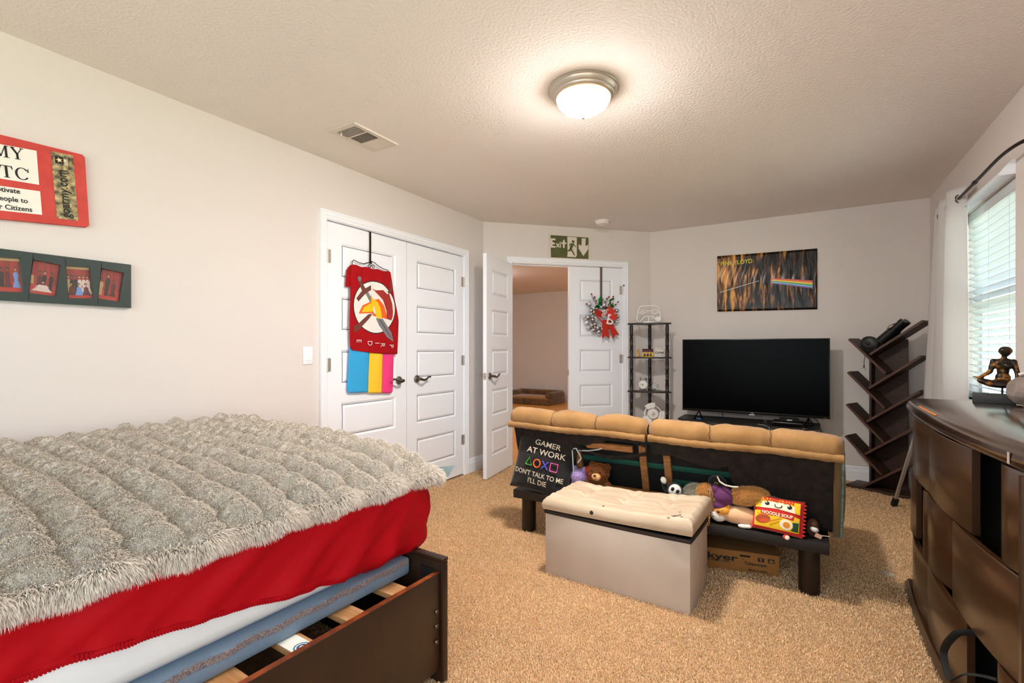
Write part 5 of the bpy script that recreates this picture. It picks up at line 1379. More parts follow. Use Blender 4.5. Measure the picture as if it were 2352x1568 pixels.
for (u, v, s_, a_) in ((0.90, 0.10, .016, .4), (0.915, 0.13, .012, 1.0), (0.885, 0.07, .014, .2), (0.93, 0.09, .010, .8), (0.90, 0.22, .009, .3), (0.86, 0.04, .012, .6)):
    m = MB(); n = 9; m.slab([(s_ * (1 if k % 2 else .45) * math.cos(k * 2 * PI / n), .4 * s_ * (1 if k % 2 else .5) * math.sin(k * 2 * PI / n)) for k in range(n)], 0, 0.0006); m.build('scuff', M_SCUFF, lid, loc=on_lid(u, v, .0012), rot=(0, 0, a_))
# bits showing through the gap
t = thing('green_toy_leaf', 'bright green leafy toy poking out under the ottoman lid', 'toy', (-0.505, 2.236, 0.318))
m = MB(); m.prism([(0, 0), (.014, .002), (.020, .014), (.010, .010), (.004, .018), (-.004, .008)], .006, .012); m.build('leaf', mat('lime_green_plush', '#7DAA1E', .8), t)
m = MB(); m.prism([(0, 0), (.022, .0), (.012, .010)], .008, .012, Matrix.Translation((-.045, 0, .001))); m.build('orange_tuft', mat('orange_plush', '#C9701C', .9), t)
t = thing('green_ribbon_toy', 'yellow-green ribbon toy showing in the middle of the ottoman gap', 'toy', (-0.655, 2.248, 0.320))
m = MB(); m.tube([(-.012, .004, .010), (-.004, .004, .002), (.006, .004, .006), (.012, .004, .001)], .0022, 6); m.build('ribbon', bpy.data.materials['lime_green_plush'], t)

# ================================================================== CARDBOARD BOX under the futon
M_CARD = mat('brown_cardboard', '#9A6A35', 0.85, col2='#8C5F2F', nscale=4)
t = thing('cardboard_box', 'brown telescope shipping box lying under the futon', 'box', (-0.110, 2.844, 0), R(10.9))
m = MB(); m.box(-0.62, 0, 0, 0.20, 0, 0.108, 0.001)
m.build('carton', M_CARD, t)
m = MB(); m.box(-0.62, 0, 0, 0.20, 0.1085, 0.111); m.build('flap', M_CARD, t, smooth=False)
m = MB(); m.box(-0.185, -0.135, -0.0006, 0.0, 0.084, 0.094); m.build('slot', M_BLACKM, t, smooth=False)
m = MB(); m.box(-0.183, -0.137, -0.0012, 0.0, 0.094, 0.112); m.build('tab', M_CARD, t, smooth=False)
text('lettering', 'Gskyer', 0.062, M_INK, t, (-0.440, -0.0006, 0.056), bold=0.0016, ext=0.0002, sx=1.35, sy=.72)
text('lettering', '\u00ae', 0.012, M_INK, t, (-0.176, -0.0006, 0.066), ext=0.0002)
text('lettering', 'www.gskyer.com', 0.016, M_INK, t, (-0.375, -0.0006, 0.045), ext=0.0002, sx=1.25, bold=.0003)
text('lettering', 'Telescope', 0.022, M_INK, t, (-0.163, -0.0006, 0.046), ext=0.0002, sx=1.15, bold=.0006)
text('lettering', 'Made in china', 0.014, M_INK, t, (-0.145, -0.0006, 0.016), ext=0.0002, sx=1.15, bold=.0004)
for x in (-0.100, -0.052):
    m = MB(); m.box(x, x + .030, -0.0006, 0, 0.069, 0.089); sy = m.build('printed_symbol', M_INK, t, smooth=False)
    m = MB()
    if x < -.08: m.prism([(x + .010, .072), (x + .020, .072), (x + .018, .078), (x + .022, .086), (x + .008, .086), (x + .012, .078)], -.0010, -.0007)
    else: m.prism([(x + .006, .072), (x + .024, .072), (x + .026, .080), (x + .015, .086), (x + .004, .080)], -.0010, -.0007)
    m.build('printed_symbol', M_CARD, sy, smooth=False)
# ================================================================== CUSHION AND PLUSH TOYS ON THE FUTON BASE
def pillow_obj(name, w_, h_, d_, mt, par, n=34, pinch=0.06, wrinkle=0.004, seed=0):
    m = MB()
    def f(sgn):
        def fn(u, v):
            a_, b_ = 2 * u - 1, 2 * v - 1
            prof = ((1 - abs(a_) ** 2.6) * (1 - abs(b_) ** 2.6)) ** 0.5
            x = a_ * w_ / 2 * (1 - pinch * (1 - b_ * b_)); z = b_ * h_ / 2 * (1 - pinch * (1 - a_ * a_))
            return Vector((x, sgn * (d_ / 2 * prof + wrinkle * noise.noise(Vector((a_ * 3, b_ * 3, seed))) * prof ** .5), z))
        return fn
    m.grid(f(-1), n, n); m.grid(f(1), n, n); bmesh.ops.remove_doubles(m.bm, verts=m.bm.verts[:], dist=1e-5)
    return m.build(name, mt, par, angle=100)
def pillow_y(x, z, w_, h_, d_):
    a_ = max(-.99, min(.99, 2 * x / w_)); b_ = max(-.99, min(.99, 2 * z / h_))
    return -d_ / 2 * ((1 - abs(a_) ** 2.6) * (1 - abs(b_) ** 2.6)) ** 0.5
M_BLKCL = mat('black_cotton', '#12100E', 0.85, sheen=.2, bump=.1, bscale=200)
M_PRINTC = mat('cream_print', '#D9CBB4', 0.7)
def P3(x, y, z): return (x, y, z)
t = thing('throw_cushion', 'black throw cushion printed GAMER AT WORK leaning at left end', 'cushion', (-1.405, 2.715, 0.455), 0, rot=(R(-10), R(8), R(4)))
w_, h_, d_ = 0.40, 0.38, 0.10
pillow_obj('cover', w_, h_, d_, M_BLKCL, t, wrinkle=.010)
def ptext(s, x, z, size, mt, sx=1.0, bold=0.0004, ry=0.0):
    tx = text('lettering', s, size, mt, t, (x, 0, z), rot=(R(90), ry, 0), ext=0.0003, sx=sx, bold=bold, align='CENTER', valign='CENTER')
    # drape the print on the cushion
    c_, s_ = math.cos(ry), math.sin(ry)
    for v in tx.data.vertices:
        X_ = v.co.x * c_ + v.co.y * s_ + x; Z_ = z + v.co.y * c_ - v.co.x * s_
        v.co = Vector((X_, pillow_y(X_, Z_, w_, h_, d_) - 0.0065 + (-0.0004 if v.co.z > 0 else 0), Z_))
    tx.location = (0, 0, 0); tx.rotation_euler = (0, 0, 0); return tx
ptext('GAMER', 0.020, 0.122, 0.046, M_PRINTC, 1.15, ry=R(2)); ptext('AT WORK', 0.020, 0.070, 0.050, M_PRINTC, 1.1)
ptext("DON'T TALK TO ME", -0.004, -0.072, 0.042, M_PRINTC, .86, .0002); ptext("I'LL DIE", -0.004, -0.116, 0.044, M_PRINTC, .92, .0002)
def outline_shape(pts, r_, mt, closed=True):
    m = MB(); P_ = [Vector((x, pillow_y(x, z, w_, h_, d_) - 0.007, z)) for x, z in pts]
    if closed: P_ = P_ + [P_[0]]
    m.tube(P_, r_, 6); m.build('printed_symbol', mt, t)
zz0 = -0.002
outline_shape([(-0.100, zz0 - .020), (-0.080, zz0 + .026), (-0.058, zz0 - .020)], .0032, mat('neon_green', '#4FC24A', .6))
outline_shape([(-0.024 + .022 * math.cos(k * PI / 10), zz0 + .024 * math.sin(k * PI / 10)) for k in range(20)], .0040, mat('neon_orange', '#F0641E', .6))
outline_shape([(0.010, zz0 + .024), (0.050, zz0 - .024)], .0040, mat('neon_blue', '#5552C9', .6), False); outline_shape([(0.050, zz0 + .024), (0.010, zz0 - .024)], .0040, mat('neon_violet', '#5552C9', .6), False)
outline_shape([(0.066, zz0 - .024), (0.112, zz0 - .024), (0.112, zz0 + .024), (0.066, zz0 + .024)], .0036, mat('neon_pink', '#E0549A', .6))

BZ = 0.279
def eye(par, loc, r_, mt=None): 
    m = MB(); m.ball((0, 0, 0), (r_, r_ * .5, r_), 12, 8); return m.build('eye', mt or M_BLACK, par, loc=loc)
# lavender plush
M_LAV = mat('lavender_plush', '#B59BD0', 0.95, sheen=.5, bump=.5, bscale=150)
t = thing('lavender_plush_toy', 'small fluffy lavender plush beside the black cushion', 'soft toy', (-1.170, 2.735, BZ))
b_ = blob('body', [((0, 0, .06), (.05, .05, .065)), ((0, -.01, .125), (.045, .04, .04)), ((-.03, 0, .165), (.012, .01, .022)), ((.028, 0, .165), (.012, .01, .022))], M_LAV, t)
fuzz('plush_pile', b_, 6000, .008, .0016, fur_mat('lavender_fur', '#9C84B4', '#C4ACDA', '#E6D6F4'), t, jitter=.4)
t = thing('red_plush_bow', 'small red and violet ribbon toy behind the brown bear', 'soft toy', (-1.118, 2.755, BZ))
b_ = blob('body', [((0, 0, .07), (.030, .02, .08)), ((0, -.01, .165), (.018, .014, .030))], mat('red_plush', '#B8301E', .9), t, .005)
# brown teddy
M_BRF = fur_mat('brown_bear_fur', '#6E4222', '#A06432', '#CF8E52'); M_TANM = mat('tan_muzzle', '#D09A66', .9)
t = thing('brown_teddy_bear', 'brown teddy bear with tan muzzle behind the ottoman', 'soft toy', (-1.045, 2.735, BZ))
b_ = blob('body', [((0, 0, .07), (.065, .045, .075)), ((0, -.008, .165), (.060, .050, .052)), ((-.045, .006, .205), (.018, .012, .018)), ((.050, .006, .200), (.018, .012, .018)), ((-.06, -.02, .08), (.02, .02, .04)), ((.06, -.02, .08), (.02, .02, .04))], mat('brown_bear_skin', '#6A3D1C', .95), t)
fuzz('plush_pile', b_, 14000, .008, .0015, M_BRF, t, jitter=.4)
m = MB(); m.ball((0.002, -.052, .150), (.029, .020, .023), 18, 12); mz = m.build('muzzle', M_TANM, t)
m = MB(); m.ball((0.0, -.072, .160), (.009, .006, .007), 12, 8); m.build('nose', M_BLACK, t)
m = MB(); m.tube([(-.012, -.066, .146), (-.004, -.071, .139), (.006, -.071, .139), (.014, -.066, .147)], .0012, 5); m.build('mouth', M_BLACK, t)
eye(t, (-.022, -.053, .180), .006); eye(t, (.024, -.052, .180), .006)
# black plush with white face
M_BLKP = mat('black_plush', '#0E0E10', .95, sheen=.3); M_WHP = mat('white_plush', '#DAD5CC', .9)
t = thing('skull_face_plush', 'black plush with white skull-like face and one white hand raised', 'soft toy', (-0.610, 2.735, BZ))
blob('body', [((0, 0, .06), (.055, .045, .065)), ((0.005, -.01, .130), (.042, .036, .040)), ((-.045, -.01, .13), (.016, .016, .045), (0, R(-25), 0))], M_BLKP, t)
m = MB(); m.ball((0, 0, 0), (.034, .016, .037), 20, 14); f_ = m.build('face', M_WHP, t, loc=(.012, -.040, .132), rot=(0, R(14), R(5)))
for (x, z) in ((-.013, .010), (.014, .006)):
    m = MB(); m.ball((0, 0, 0), (.009, .004, .011), 12, 8); m.build('eye', M_BLACK, f_, loc=(x, -.0145, z), rot=(0, R(15), 0))
m = MB(); m.ball((0, 0, 0), (.007, .005, .010), 10, 8); m.build('nose', mat('grey_felt', '#B9B4AA', .9), f_, loc=(.002, -.016, -.008))
m = MB(); m.ball((0, 0, 0), (.016, .009, .020), 14, 10); m.build('hand', M_WHP, t, loc=(-.052, -.028, .178), rot=(0, R(-20), 0))
# pale grey fluffy round plush
t = thing('grey_fluffy_plush', 'pale grey fluffy plush turned away, behind the ottoman corner', 'soft toy', (-0.500, 2.745, BZ))
b_ = blob('body', [((0, 0, .085), (.075, .045, .085)), ((.035, 0, .140), (.035, .03, .028)), ((.058, -.015, .150), (.012, .012, .012))], mat('grey_fluff_skin', '#A59F8C', .95), t)
fuzz('plush_pile', b_, 14000, .012, .0015, fur_mat('grey_fluff', '#B0AA9A', '#DDD6C4', '#F5EFE0'), t, jitter=.5)
m = MB(); m.ball((.066, -.026, .150), (.008, .004, .009), 12, 8); m.build('ear', M_BLACK, t)
# black cat-like plush with ring eyes
t = thing('black_plush_ring_eyes', 'black plush with two pale ring eyes in the dark', 'soft toy', (-0.400, 2.770, BZ))
blob('body', [((0, 0, .10), (.060, .035, .10)), ((0.005, -.008, .190), (.048, .034, .040))], M_BLKP, t)
for (x, z) in ((.004, .232 - .04), (.006, .160)):
    m = MB(); A_ = [(x + .0085 * math.cos(k * PI / 8), -.048, z + .0085 * math.sin(k * PI / 8)) for k in range(17)]; m.tube(A_, .0016, 6); m.build('eye', mat('pale_gold_ring', '#B9AC6A', .4) if 'pale_gold_ring' not in bpy.data.materials else bpy.data.materials['pale_gold_ring'], t)
# lying tan dog plush in a purple shirt
M_TANF = fur_mat('golden_tan_fur', '#B5843F', '#E8B56C', '#FFD9A0'); M_TANS = mat('golden_tan_skin', '#C8934F', .95); M_PURP = mat('purple_jersey', '#5E2A58', .85, bump=.5, bscale=26, bdist=.006)
t = thing('tan_plush_in_purple_shirt', 'golden tan plush in purple shirt lying on the shiba plush', 'soft toy', (-0.330, 2.725, 0.415))
b_ = blob('body', [((0.075, 0, .015), (.085, .045, .042), (0, R(-12), 0)), ((.150, -.006, .005), (.042, .030, .020), (0, R(12), 0)), ((.13, .01, .040), (.05, .03, .018), (0, R(10), 0)), ((-.115, -.018, .012), (.042, .036, .040)), ((-.100, -.03, -.048), (.028, .026, .030)), ((-.06, -.01, -.02), (.05, .03, .03))], M_TANS, t)
fuzz('plush_pile', b_, 22000, .011, .0016, M_TANF, t, jitter=.45, comb=(.5, 0, -.1))
blob('shirt', [((-.030, -.006, -.002), (.058, .050, .052)), ((-.045, -.024, -.048), (.040, .032, .030), (0, R(15), 0)), ((-.068, -.010, .034), (.026, .034, .024), (0, R(35), 0))], M_PURP, t, .005)
m = MB(); m.tube([(-.090, -.056, .045), (-.086, -.060, .01), (-.084, -.058, -.03), (-.092, -.05, -.06)], .0022, 6); m.build('drawstring', mat('pink_cord', '#C9A0A8', .8), t)
# shiba plush
t = thing('shiba_dog_plush', 'smooth orange and white shiba dog plush lying on its belly', 'soft toy', (-0.325, 2.715, BZ))
blob('body', [((.055, .005, .048), (.080, .042, .046)), ((-.045, -.005, .055), (.052, .042, .044)), ((.02, 0, .05), (.07, .042, .044))], mat('peach_plush', '#E3B48A', .9, sheen=.3), t)
blob('head_cap', [((-.038, -.010, .068), (.048, .040, .034)), ((-.012, -.020, .092), (.012, .008, .016), (0, R(25), 0))], mat('orange_plush_fur', '#E09A34', .9, sheen=.3), t, .005)
blob('muzzle', [((-.074, -.024, .044), (.026, .024, .022)), ((-.052, -.030, .034), (.034, .020, .024))], M_WHP, t, .005)
m = MB(); m.ball((-.098, -.036, .056), (.009, .006, .007), 12, 8); m.build('nose', mat('dark_red_nose', '#4A1512', .5), t)
m = MB(); m.tube([(-.092, -.047, .050), (-.088, -.050, .042), (-.078, -.051, .038), (-.070, -.051, .041)], .0014, 5); m.build('mouth', M_BLACK, t)
eye(t, (-.052, -.051, .066), .007, mat('brown_eye', '#5A2416', .4)); m = MB(); m.ball((-.036, -.050, .080), .0035, 8, 6); m.build('brow_dot', M_WHP, t)
blob('foot', [((.060, -.036, .010), (.024, .014, .010)), ((.085, -.030, .012), (.018, .016, .010))], M_WHP, t, .004)
# noodle packet cushion
M_YELP = mat('yellow_plush_print', '#F0C21A', .8, sheen=.2); M_REDP = mat('red_plush_print', '#C91D12', .8, sheen=.2)
t = thing('noodle_packet_cushion', 'red and yellow noodle packet plush cushion with smiling face', 'cushion', (-0.112, 2.700, 0.366), 0, rot=(R(-16), R(3), R(-2)))
w_, h_, d_ = 0.225, 0.172, 0.075
pillow_obj('cover', w_, h_, d_, M_REDP, t, wrinkle=.002)
def patch(name, pts, mt, lift=.0012, par=None):
    bm = bmesh.new(); vs = [bm.verts.new((x, 0, z)) for x, z in pts]; bm.faces.new(vs)
    x = -.12
    while x < .12:
        bmesh.ops.bisect_plane(bm, geom=bm.verts[:] + bm.edges[:] + bm.faces[:], plane_co=(x, 0, 0), plane_no=(1, 0, 0)); x += .008
    z = -.1
    while z < .1:
        bmesh.ops.bisect_plane(bm, geom=bm.verts[:] + bm.edges[:] + bm.faces[:], plane_co=(0, 0, z), plane_no=(0, 0, 1)); z += .008
    for v in bm.verts: v.co.y = pillow_y(v.co.x, v.co.z, w_, h_, d_) - lift
    mb_ = MB(); mb_.bm = bm; return mb_.build(name, mt, par or t, fixn=False)
M_WPR = mat('cream_plush_print', '#EFE3C4', .8); M_EGG = mat('egg_orange', '#E08A1E', .8); M_NORI = mat('dark_green_print', '#1F4A2A', .8); M_MEAT = mat('meat_print', '#A8482A', .8); M_NOOD = mat('noodle_print', '#D98A14', .8)
patch('printed_field', [(-.097, -.066), (.094, -.066), (.094, .002), (.05, .012), (0, .015), (-.05, .012), (-.097, .004)], M_YELP)
patch('printed_field', [(-.097, .018), (-.05, .026), (0, .029), (.05, .027), (.094, .020), (.094, .072), (-.095, .072)], M_YELP)
patch('printed_face', [(-.074, .022), (0, .029), (.074, .022), (.070, .052), (.03, .060), (-.03, .060), (-.070, .050)], M_WPR, .0018)
patch('printed_band', [(-.070, -.012), (0, -.004), (.070, -.012), (.072, .010), (0, .018), (-.072, .010)], M_REDP, .0020)
for (x, z, r_) in ((-.046, .046, .0105), (.050, .046, .0105)):
    e1 = patch('eye', ell(x, z, r_, r_ * .9, 18), M_BLACKM, .0026); patch('eye', ell(x - .004, z + .004, .0032, .0032, 10), M_WPR, .0032)
m = MB(); m.tube([(-.016 + .004, pillow_y(0, .044, w_, h_, d_) - .003, .048), (-.012, pillow_y(0, .04, w_, h_, d_) - .003, .038), (.002, pillow_y(0, .04, w_, h_, d_) - .003, .034), (.014, pillow_y(0, .04, w_, h_, d_) - .003, .038), (.018, pillow_y(0, .04, w_, h_, d_) - .003, .048)], .0022, 7); m.build('mouth', M_BLACKM, t)
def ctext(s, x, z, size, mt, sx, bold, lift=.0035):
    tx = text('lettering', s, size, mt, t, (0, 0, 0), rot=(0, 0, 0), ext=0.0002, sx=sx, bold=bold, align='CENTER', valign='CENTER')
    for v in tx.data.vertices:
        X_ = v.co.x + x; Z_ = v.co.y + z; v.co = Vector((X_, pillow_y(X_, Z_, w_, h_, d_) - lift - (0.0003 if v.co.z > 0 else 0), Z_))
ctext('RAMEN-SAN', 0.002, 0.0655, .0185, M_REDP, 1.25, .0008, .0045); ctext('NOODLE SOUP', 0.0, 0.003, .020, M_WPR, .95, .0006)
patch('printed_meat', ell(-.060, -.030, .034, .020, 16, R(15)), M_MEAT, .0024); patch('printed_meat', ell(-.052, -.036, .024, .010, 12, R(15)), mat('meat_light_print', '#D0532C', .8), .003)
patch('printed_egg', ell(.040, -.036, .027, .025, 20), M_WPR, .0024); patch('printed_egg', ell(.042, -.037, .015, .014, 16), M_EGG, .0030)
patch('printed_seaweed', [(.066, -.020), (.092, -.018), (.090, -.062), (.060, -.060), (.070, -.042)], M_NORI, .0026)
patch('printed_noodle', [(-.03, -.03), (.02, -.008), (.022, -.013), (-.026, -.036)], M_NOOD, .0022); patch('printed_noodle', [(-.03, -.048), (.012, -.024), (.013, -.029), (-.028, -.054)], M_NOOD, .0022); patch('printed_noodle', [(-.085, -.008), (-.03, -.004), (-.03, -.009), (-.085, -.013)], M_NOOD, .0022)
for s_ in (1,):
    m = MB(); n = 9
    pts = []
    for k in range(n): pts += [(s_ * .106, -.078 + k * .0172), (s_ * .121, -.078 + (k + .5) * .0172)]
    pts += [(s_ * .106, .077), (s_ * .095, .070), (s_ * .095, -.070)]
    m.prism(pts, -.004, .004); m.build('zigzag_edge', M_REDP, t)
m = MB(); m.ball((.045, -.030, -.092), (.016, .013, .012), 14, 10); m.build('foot', M_REDP, t); m = MB(); m.ball((.049, -.038, -.093), (.011, .009, .010), 14, 10); m.build('foot', M_WPR, t)
t = thing('brown_plush_with_tag', 'small brown and white plush with paper tag beside noodle cushion', 'soft toy', (0.035, 2.745, BZ))
blob('body', [((0, 0, .040), (.030, .03, .045)), ((0.004, -.012, .055), (.020, .022, .022))], mat('chocolate_plush', '#4A2A1C', .9), t, .005)
blob('belly', [((.006, -.026, .040), (.020, .012, .014), (0, R(20), 0))], M_WHP, t, .004)
m = MB(); m.box(-.014, .014, -.001, 0, -.010, .010); m.build('paper_tag', mat('printed_tag', '#C99A80', .6), t, smooth=False, loc=(.022, -.045, .018), rot=(0, R(20), 0)); m = MB(); m.cyl((.035, -.044, .022), (.066, -.044, .024), .0012, seg=5); m.build('tag_loop', M_WPR, t)
t = thing('grey_shark_plush', 'grey plush toy with pointed fin behind the noodle cushion', 'soft toy', (-0.135, 2.775, BZ))
blob('body', [((0, 0, .07), (.045, .03, .075)), ((0, 0, .135), (.030, .022, .030)), ((.022, 0, .145), (.014, .008, .014), (0, R(40), 0))], mat('blue_grey_plush', '#5C6468', .95), t)
t = thing('patterned_ribbon', 'yellow ribbon with black pattern hanging behind ottoman corner', 'ribbon', (-0.420, 2.668, 0.33))
m = MB(); m.grid(lambda u, v: Vector((-.006 + .012 * u + .004 * math.sin(v * 5), -.006 - .002 * math.sin(v * 8), .045 - .11 * v)), 2, 16); ob = m.build('ribbon', mat('yellow_black_print', '#E0A020', .8, col2='#14100C', nscale=160, contrast=(.5, .52)), t); ob.modifiers.new('t', 'SOLIDIFY').thickness = .001

# ================================================================== TELEVISION AND STAND
t = thing('tv_stand', 'low black television stand with bowed shelf and chrome legs', 'tv stand', (0, 0, 0))
M_STAND = mat('black_woodgrain', '#1B1A19', .5, col2='#3A3835', nscale=7, stretch=(1, 6, 1), contrast=(.45, .7), bump=.2, bscale=40)
outl_ = [(-1.063, 4.92), (-.99, 4.87), (-.75, 4.80), (-.457, 4.770), (-.20, 4.785), (.02, 4.86), (.115, 4.93), (.125, 5.235), (-1.063, 5.235)]
for z0, nm in ((0.478, 'top_shelf'), (0.235, 'middle_shelf'), (0.045, 'lower_shelf')):
    m = MB(); m.slab(outl_, z0, z0 + .020); m.build(nm, M_STAND, t, smooth=False)
for (x, y) in ((-1.02, 4.95), (-1.00, 5.19), (-.457, 4.82), (-.457, 5.20), (.065, 4.95), (.085, 5.19)):
    m = MB(); m.cyl((x, y, 0), (x, y, .478), .016, seg=16); m.build('leg', M_CHROME, t)
t = thing('television', 'large black flat-screen television standing on the low black stand', 'television', (-0.423, 5.0, 0.499))
hw = 0.613; z0, z1 = .072, .770
m = MB(); m.box(-hw, hw, -.012, .012, z0, z1, .002).box(-.40, .40, .010, .065, z0 + .03, z0 + .40, .01); m.build('housing', M_BLACK, t)
m = MB(); m.box(-hw + .008, hw - .008, -.0135, -.011, z0 + .022, z1 - .008); m.build('screen', mat('black_screen', '#010101', .3, spec=.06), t, smooth=False)
m = MB(); m.box(-hw, hw, -.016, -.011, z0, z0 + .020, .001); m.build('lower_bezel', mat('brushed_black_bezel', '#1A1613', .3, metal=.6), t)
text('lettering', 'TCL', .014, mat('silver_print', '#B8B4AC', .4), t, (0.008, -.0166, z0 + .006), ext=.0002, bold=.0004, align='CENTER')
m = MB(); m.box(-.016, .032, -.014, -.006, z0 - .009, z0, .001); m.build('sensor', mat('white_led_block', '#D8DADA', .4), t)
text('lettering', 'Roku TV', .007, mat('gold_print_small', '#B9A04A', .4), t, (hw - .045, -.0166, z0 + .005), ext=.0002)
for x in (-.455, .455):
    m = MB()
    m.tube([(x - .035, -.10, .006), (x, -.012, z0), (x + .035, -.02, .006), (x - .035, -.10, .006)], .0065, 6)
    m.tube([(x, -.012, z0), (x, .10, .006)], .0065, 6).tube([(x - .035, -.10, .006), (x, .10, .006)], .005, 6)
    m.build('foot', M_BLACK, t)
t = thing('game_console', 'black game console lying on the stand under the screen', 'console', (-0.125, 4.90, 0.499), R(-4))
m = MB(); m.box(-.125, .125, -.055, .10, .004, .042, .012, seg=3); m.build('console_body', M_BLACK, t)
m = MB(); m.box(-.11, .11, -.0565, -.055, .016, .026); m.build('front_strip', mat('glossy_black', '#050505', .1), t, smooth=False)
t = thing('black_cable_box', 'small black box with pale label on top of the game console', 'cable box', (-0.115, 4.93, 0.5415), R(6))
m = MB(); m.box(-.075, .075, -.035, .035, 0, .022, .002); m.build('box_body', M_BLACKM, t); m = MB(); m.box(-.02, .02, -.0358, -.035, .006, .014); m.build('label_strip', M_PAPER, t, smooth=False)
t = thing('small_glass', 'small clear glass on the television stand beside the console', 'glass', (-0.305, 4.885, 0.499))
m = MB(); m.lathe([(0, 0), (.016, 0), (.020, .050), (.018, .050), (.0145, .004), (0, .004)], 24); m.build('glass_body', M_PANE, t)
t = thing('blue_gadget', 'tiny blue-lit gadget by the left foot of the television', 'gadget', (-0.872, 4.925, 0.499))
m = MB(); m.box(-.022, .022, -.010, .010, 0, .012, .003); m.build('gadget_body', mat('blue_plastic', '#2F5FA8', .4), t)
t = thing('television_cables', 'thin black and white cables hanging behind the television stand', 'cable', (0, 0, 0))
for k, (pts, mt, r_) in enumerate(([[(-.70, 5.13, .62), (-.70, 5.25, .50), (-.68, 5.255, .3), (-.62, 5.25, .03)], M_BLACK, .0035],
                 [[(.02, 5.10, .60), (.10, 5.25, .52), (.16, 5.25, .35), (.20, 5.24, .05)], M_BLACK, .0035], [[(-.02, 5.08, .60), (.06, 5.25, .5), (.12, 5.245, .30), (.15, 5.24, .05)], M_BLACK, .0035],
                 [[(-.36, 4.85, .503), (-.29, 4.80, .503), (-.262, 4.772, .490), (-.255, 4.765, .40), (-.24, 4.75, .2), (-.22, 4.76, .012)], mat('grey_cable', '#A09A90', .6), .0028],
                 [[(-.015, 4.90, .51), (.00, 4.86, .50), (-.02, 4.835, .47), (-.05, 4.83, .3), (-.06, 4.83, .012)], mat('grey_cable_two', '#A09A90', .6), .0028])):
    P_ = []
    for i in range(len(pts) - 1):
        for q in range(5): f_ = q / 5; P_.append(tuple(pts[i][j] * (1 - f_) + pts[i + 1][j] * f_ for j in range(3)))
    P_.append(pts[-1]); m = MB(); m.tube(P_, r_, 6); m.build('cable', mt, t)

# ================================================================== CORNER SHELF
M_SHELF = mat('espresso_shelf', '#241915', .4); M_POST = mat('black_post', '#1A1412', .35)
cs = thing('corner_shelf', 'tall dark corner shelf with bamboo-style posts by the door', 'shelf', (-1.395, 5.120, 0), R(13.4))
def shelf_outline():
    pts = [(-.018, .035), (.018, .035)]
    pts += [(.215, -.195), (.205, -.225), (.17, -.235)]
    pts += [(.10, -.262), (0, -.272), (-.10, -.262)]
    pts += [(-.17, -.235), (-.205, -.225), (-.215, -.195)]
    return pts
SZ = [1.424, 1.079, 0.734, 0.389, 0.045]
for z in SZ:
    m = MB(); m.slab(shelf_outline(), z, z + .014); m.build('shelf_board', M_SHELF, cs, smooth=False)
for (x, y) in ((0, 0), (-.175, -.200), (.175, -.200)):
    m = MB(); zz = [0.0, .045] + [v for z in SZ[::-1][0:] for v in (z,)]
    prof = [(0, 0)]
    z = 0.0; prof.append((.017, 0))
    for a_, b_ in zip([.059] + [q + .014 for q in SZ[-2:0:-1]], SZ[-2::-1]):
        n = 3; hgt = (b_ - a_) / n
        prof.append((.017, a_))
        for k in range(n):
            q0 = a_ + k * hgt
            prof += [(.0195, q0 + .002), (.0195, q0 + .008), (.0155, q0 + .014), (.0185, q0 + hgt * .5), (.0155, q0 + hgt - .006)]
    prof += [(.0195, SZ[0] - .002), (0.0, SZ[0] - .001)]
    m.lathe(prof, 14); m.build('post', M_POST, cs, loc=(x, y, 0))
sm_ = cs.matrix_basis.copy()
def on_shelf(x, y, z): 
    a_ = R(13.4); return (-1.395 + x * math.cos(a_) - y * math.sin(a_), 5.120 + x * math.sin(a_) + y * math.cos(a_), z + .0145)
VR = R(17)
t = thing('controller_light', 'white neon-style game controller outline lamp on top shelf', 'ornament', on_shelf(-.005, -.155, SZ[0]), VR)
m = MB(); m.box(-.055, .055, -.028, .028, 0, .018, .004).cyl((0, 0, .018), (0, 0, .075), .0065, seg=10); m.build('stand', M_WHITEPL, t)
M_NEON = mat('white_neon_tube', '#F2EEE8', .5)
def smooth_curve(pts, k=6, closed=True):
    out = []; n = len(pts)
    for i in range(n if closed else n - 1):
        p0, p1, p2, p3 = [Vector(pts[(i + j - 1) % n] if closed else pts[max(0, min(n - 1, i + j - 1))]) for j in range(4)]
        for q in range(k):
            f_ = q / k; out.append(0.5 * ((2 * p1) + (-p0 + p2) * f_ + (2 * p0 - 5 * p1 + 4 * p2 - p3) * f_ ** 2 + (-p0 + 3 * p1 - 3 * p2 + p3) * f_ ** 3))
    if not closed: out.append(Vector(pts[-1]))
    return out
c_ = [(-.075, 0, .175), (0, 0, .178), (.075, 0, .175), (.096, 0, .150), (.112, 0, .085), (.118, 0, .040), (.100, 0, .018), (.078, 0, .022), (.052, 0, .060), (.030, 0, .072), (-.030, 0, .072), (-.052, 0, .060), (-.078, 0, .022), (-.100, 0, .018), (-.118, 0, .040), (-.112, 0, .085), (-.096, 0, .150)]
m = MB(); P_ = smooth_curve(c_); m.tube(P_ + [P_[0]], .0048, 8); m.build('outline_tube', M_NEON, t)
m = MB(); m.tube([(-.03, 0, .128), (.045, 0, .128)], .0042, 8).tube([(-.10, 0, .112), (-.082, 0, .112)], .0036, 8).tube([(.088, 0, .112), (.105, 0, .112)], .0036, 8); m.build('detail_tube', M_NEON, t)
m = MB(); m.tube([(.062 + .024 * math.cos(k * PI / 10), 0, .115 + .024 * math.sin(k * PI / 10)) for k in range(21)], .0042, 8); m.build('stick_ring', M_NEON, t)
m = MB(); q = .0075; w3 = .021; cr_ = [(-q, w3), (q, w3), (q, q), (w3, q), (w3, -q), (q, -q), (q, -w3), (-q, -w3), (-q, -q), (-w3, -q), (-w3, q), (-q, q)]
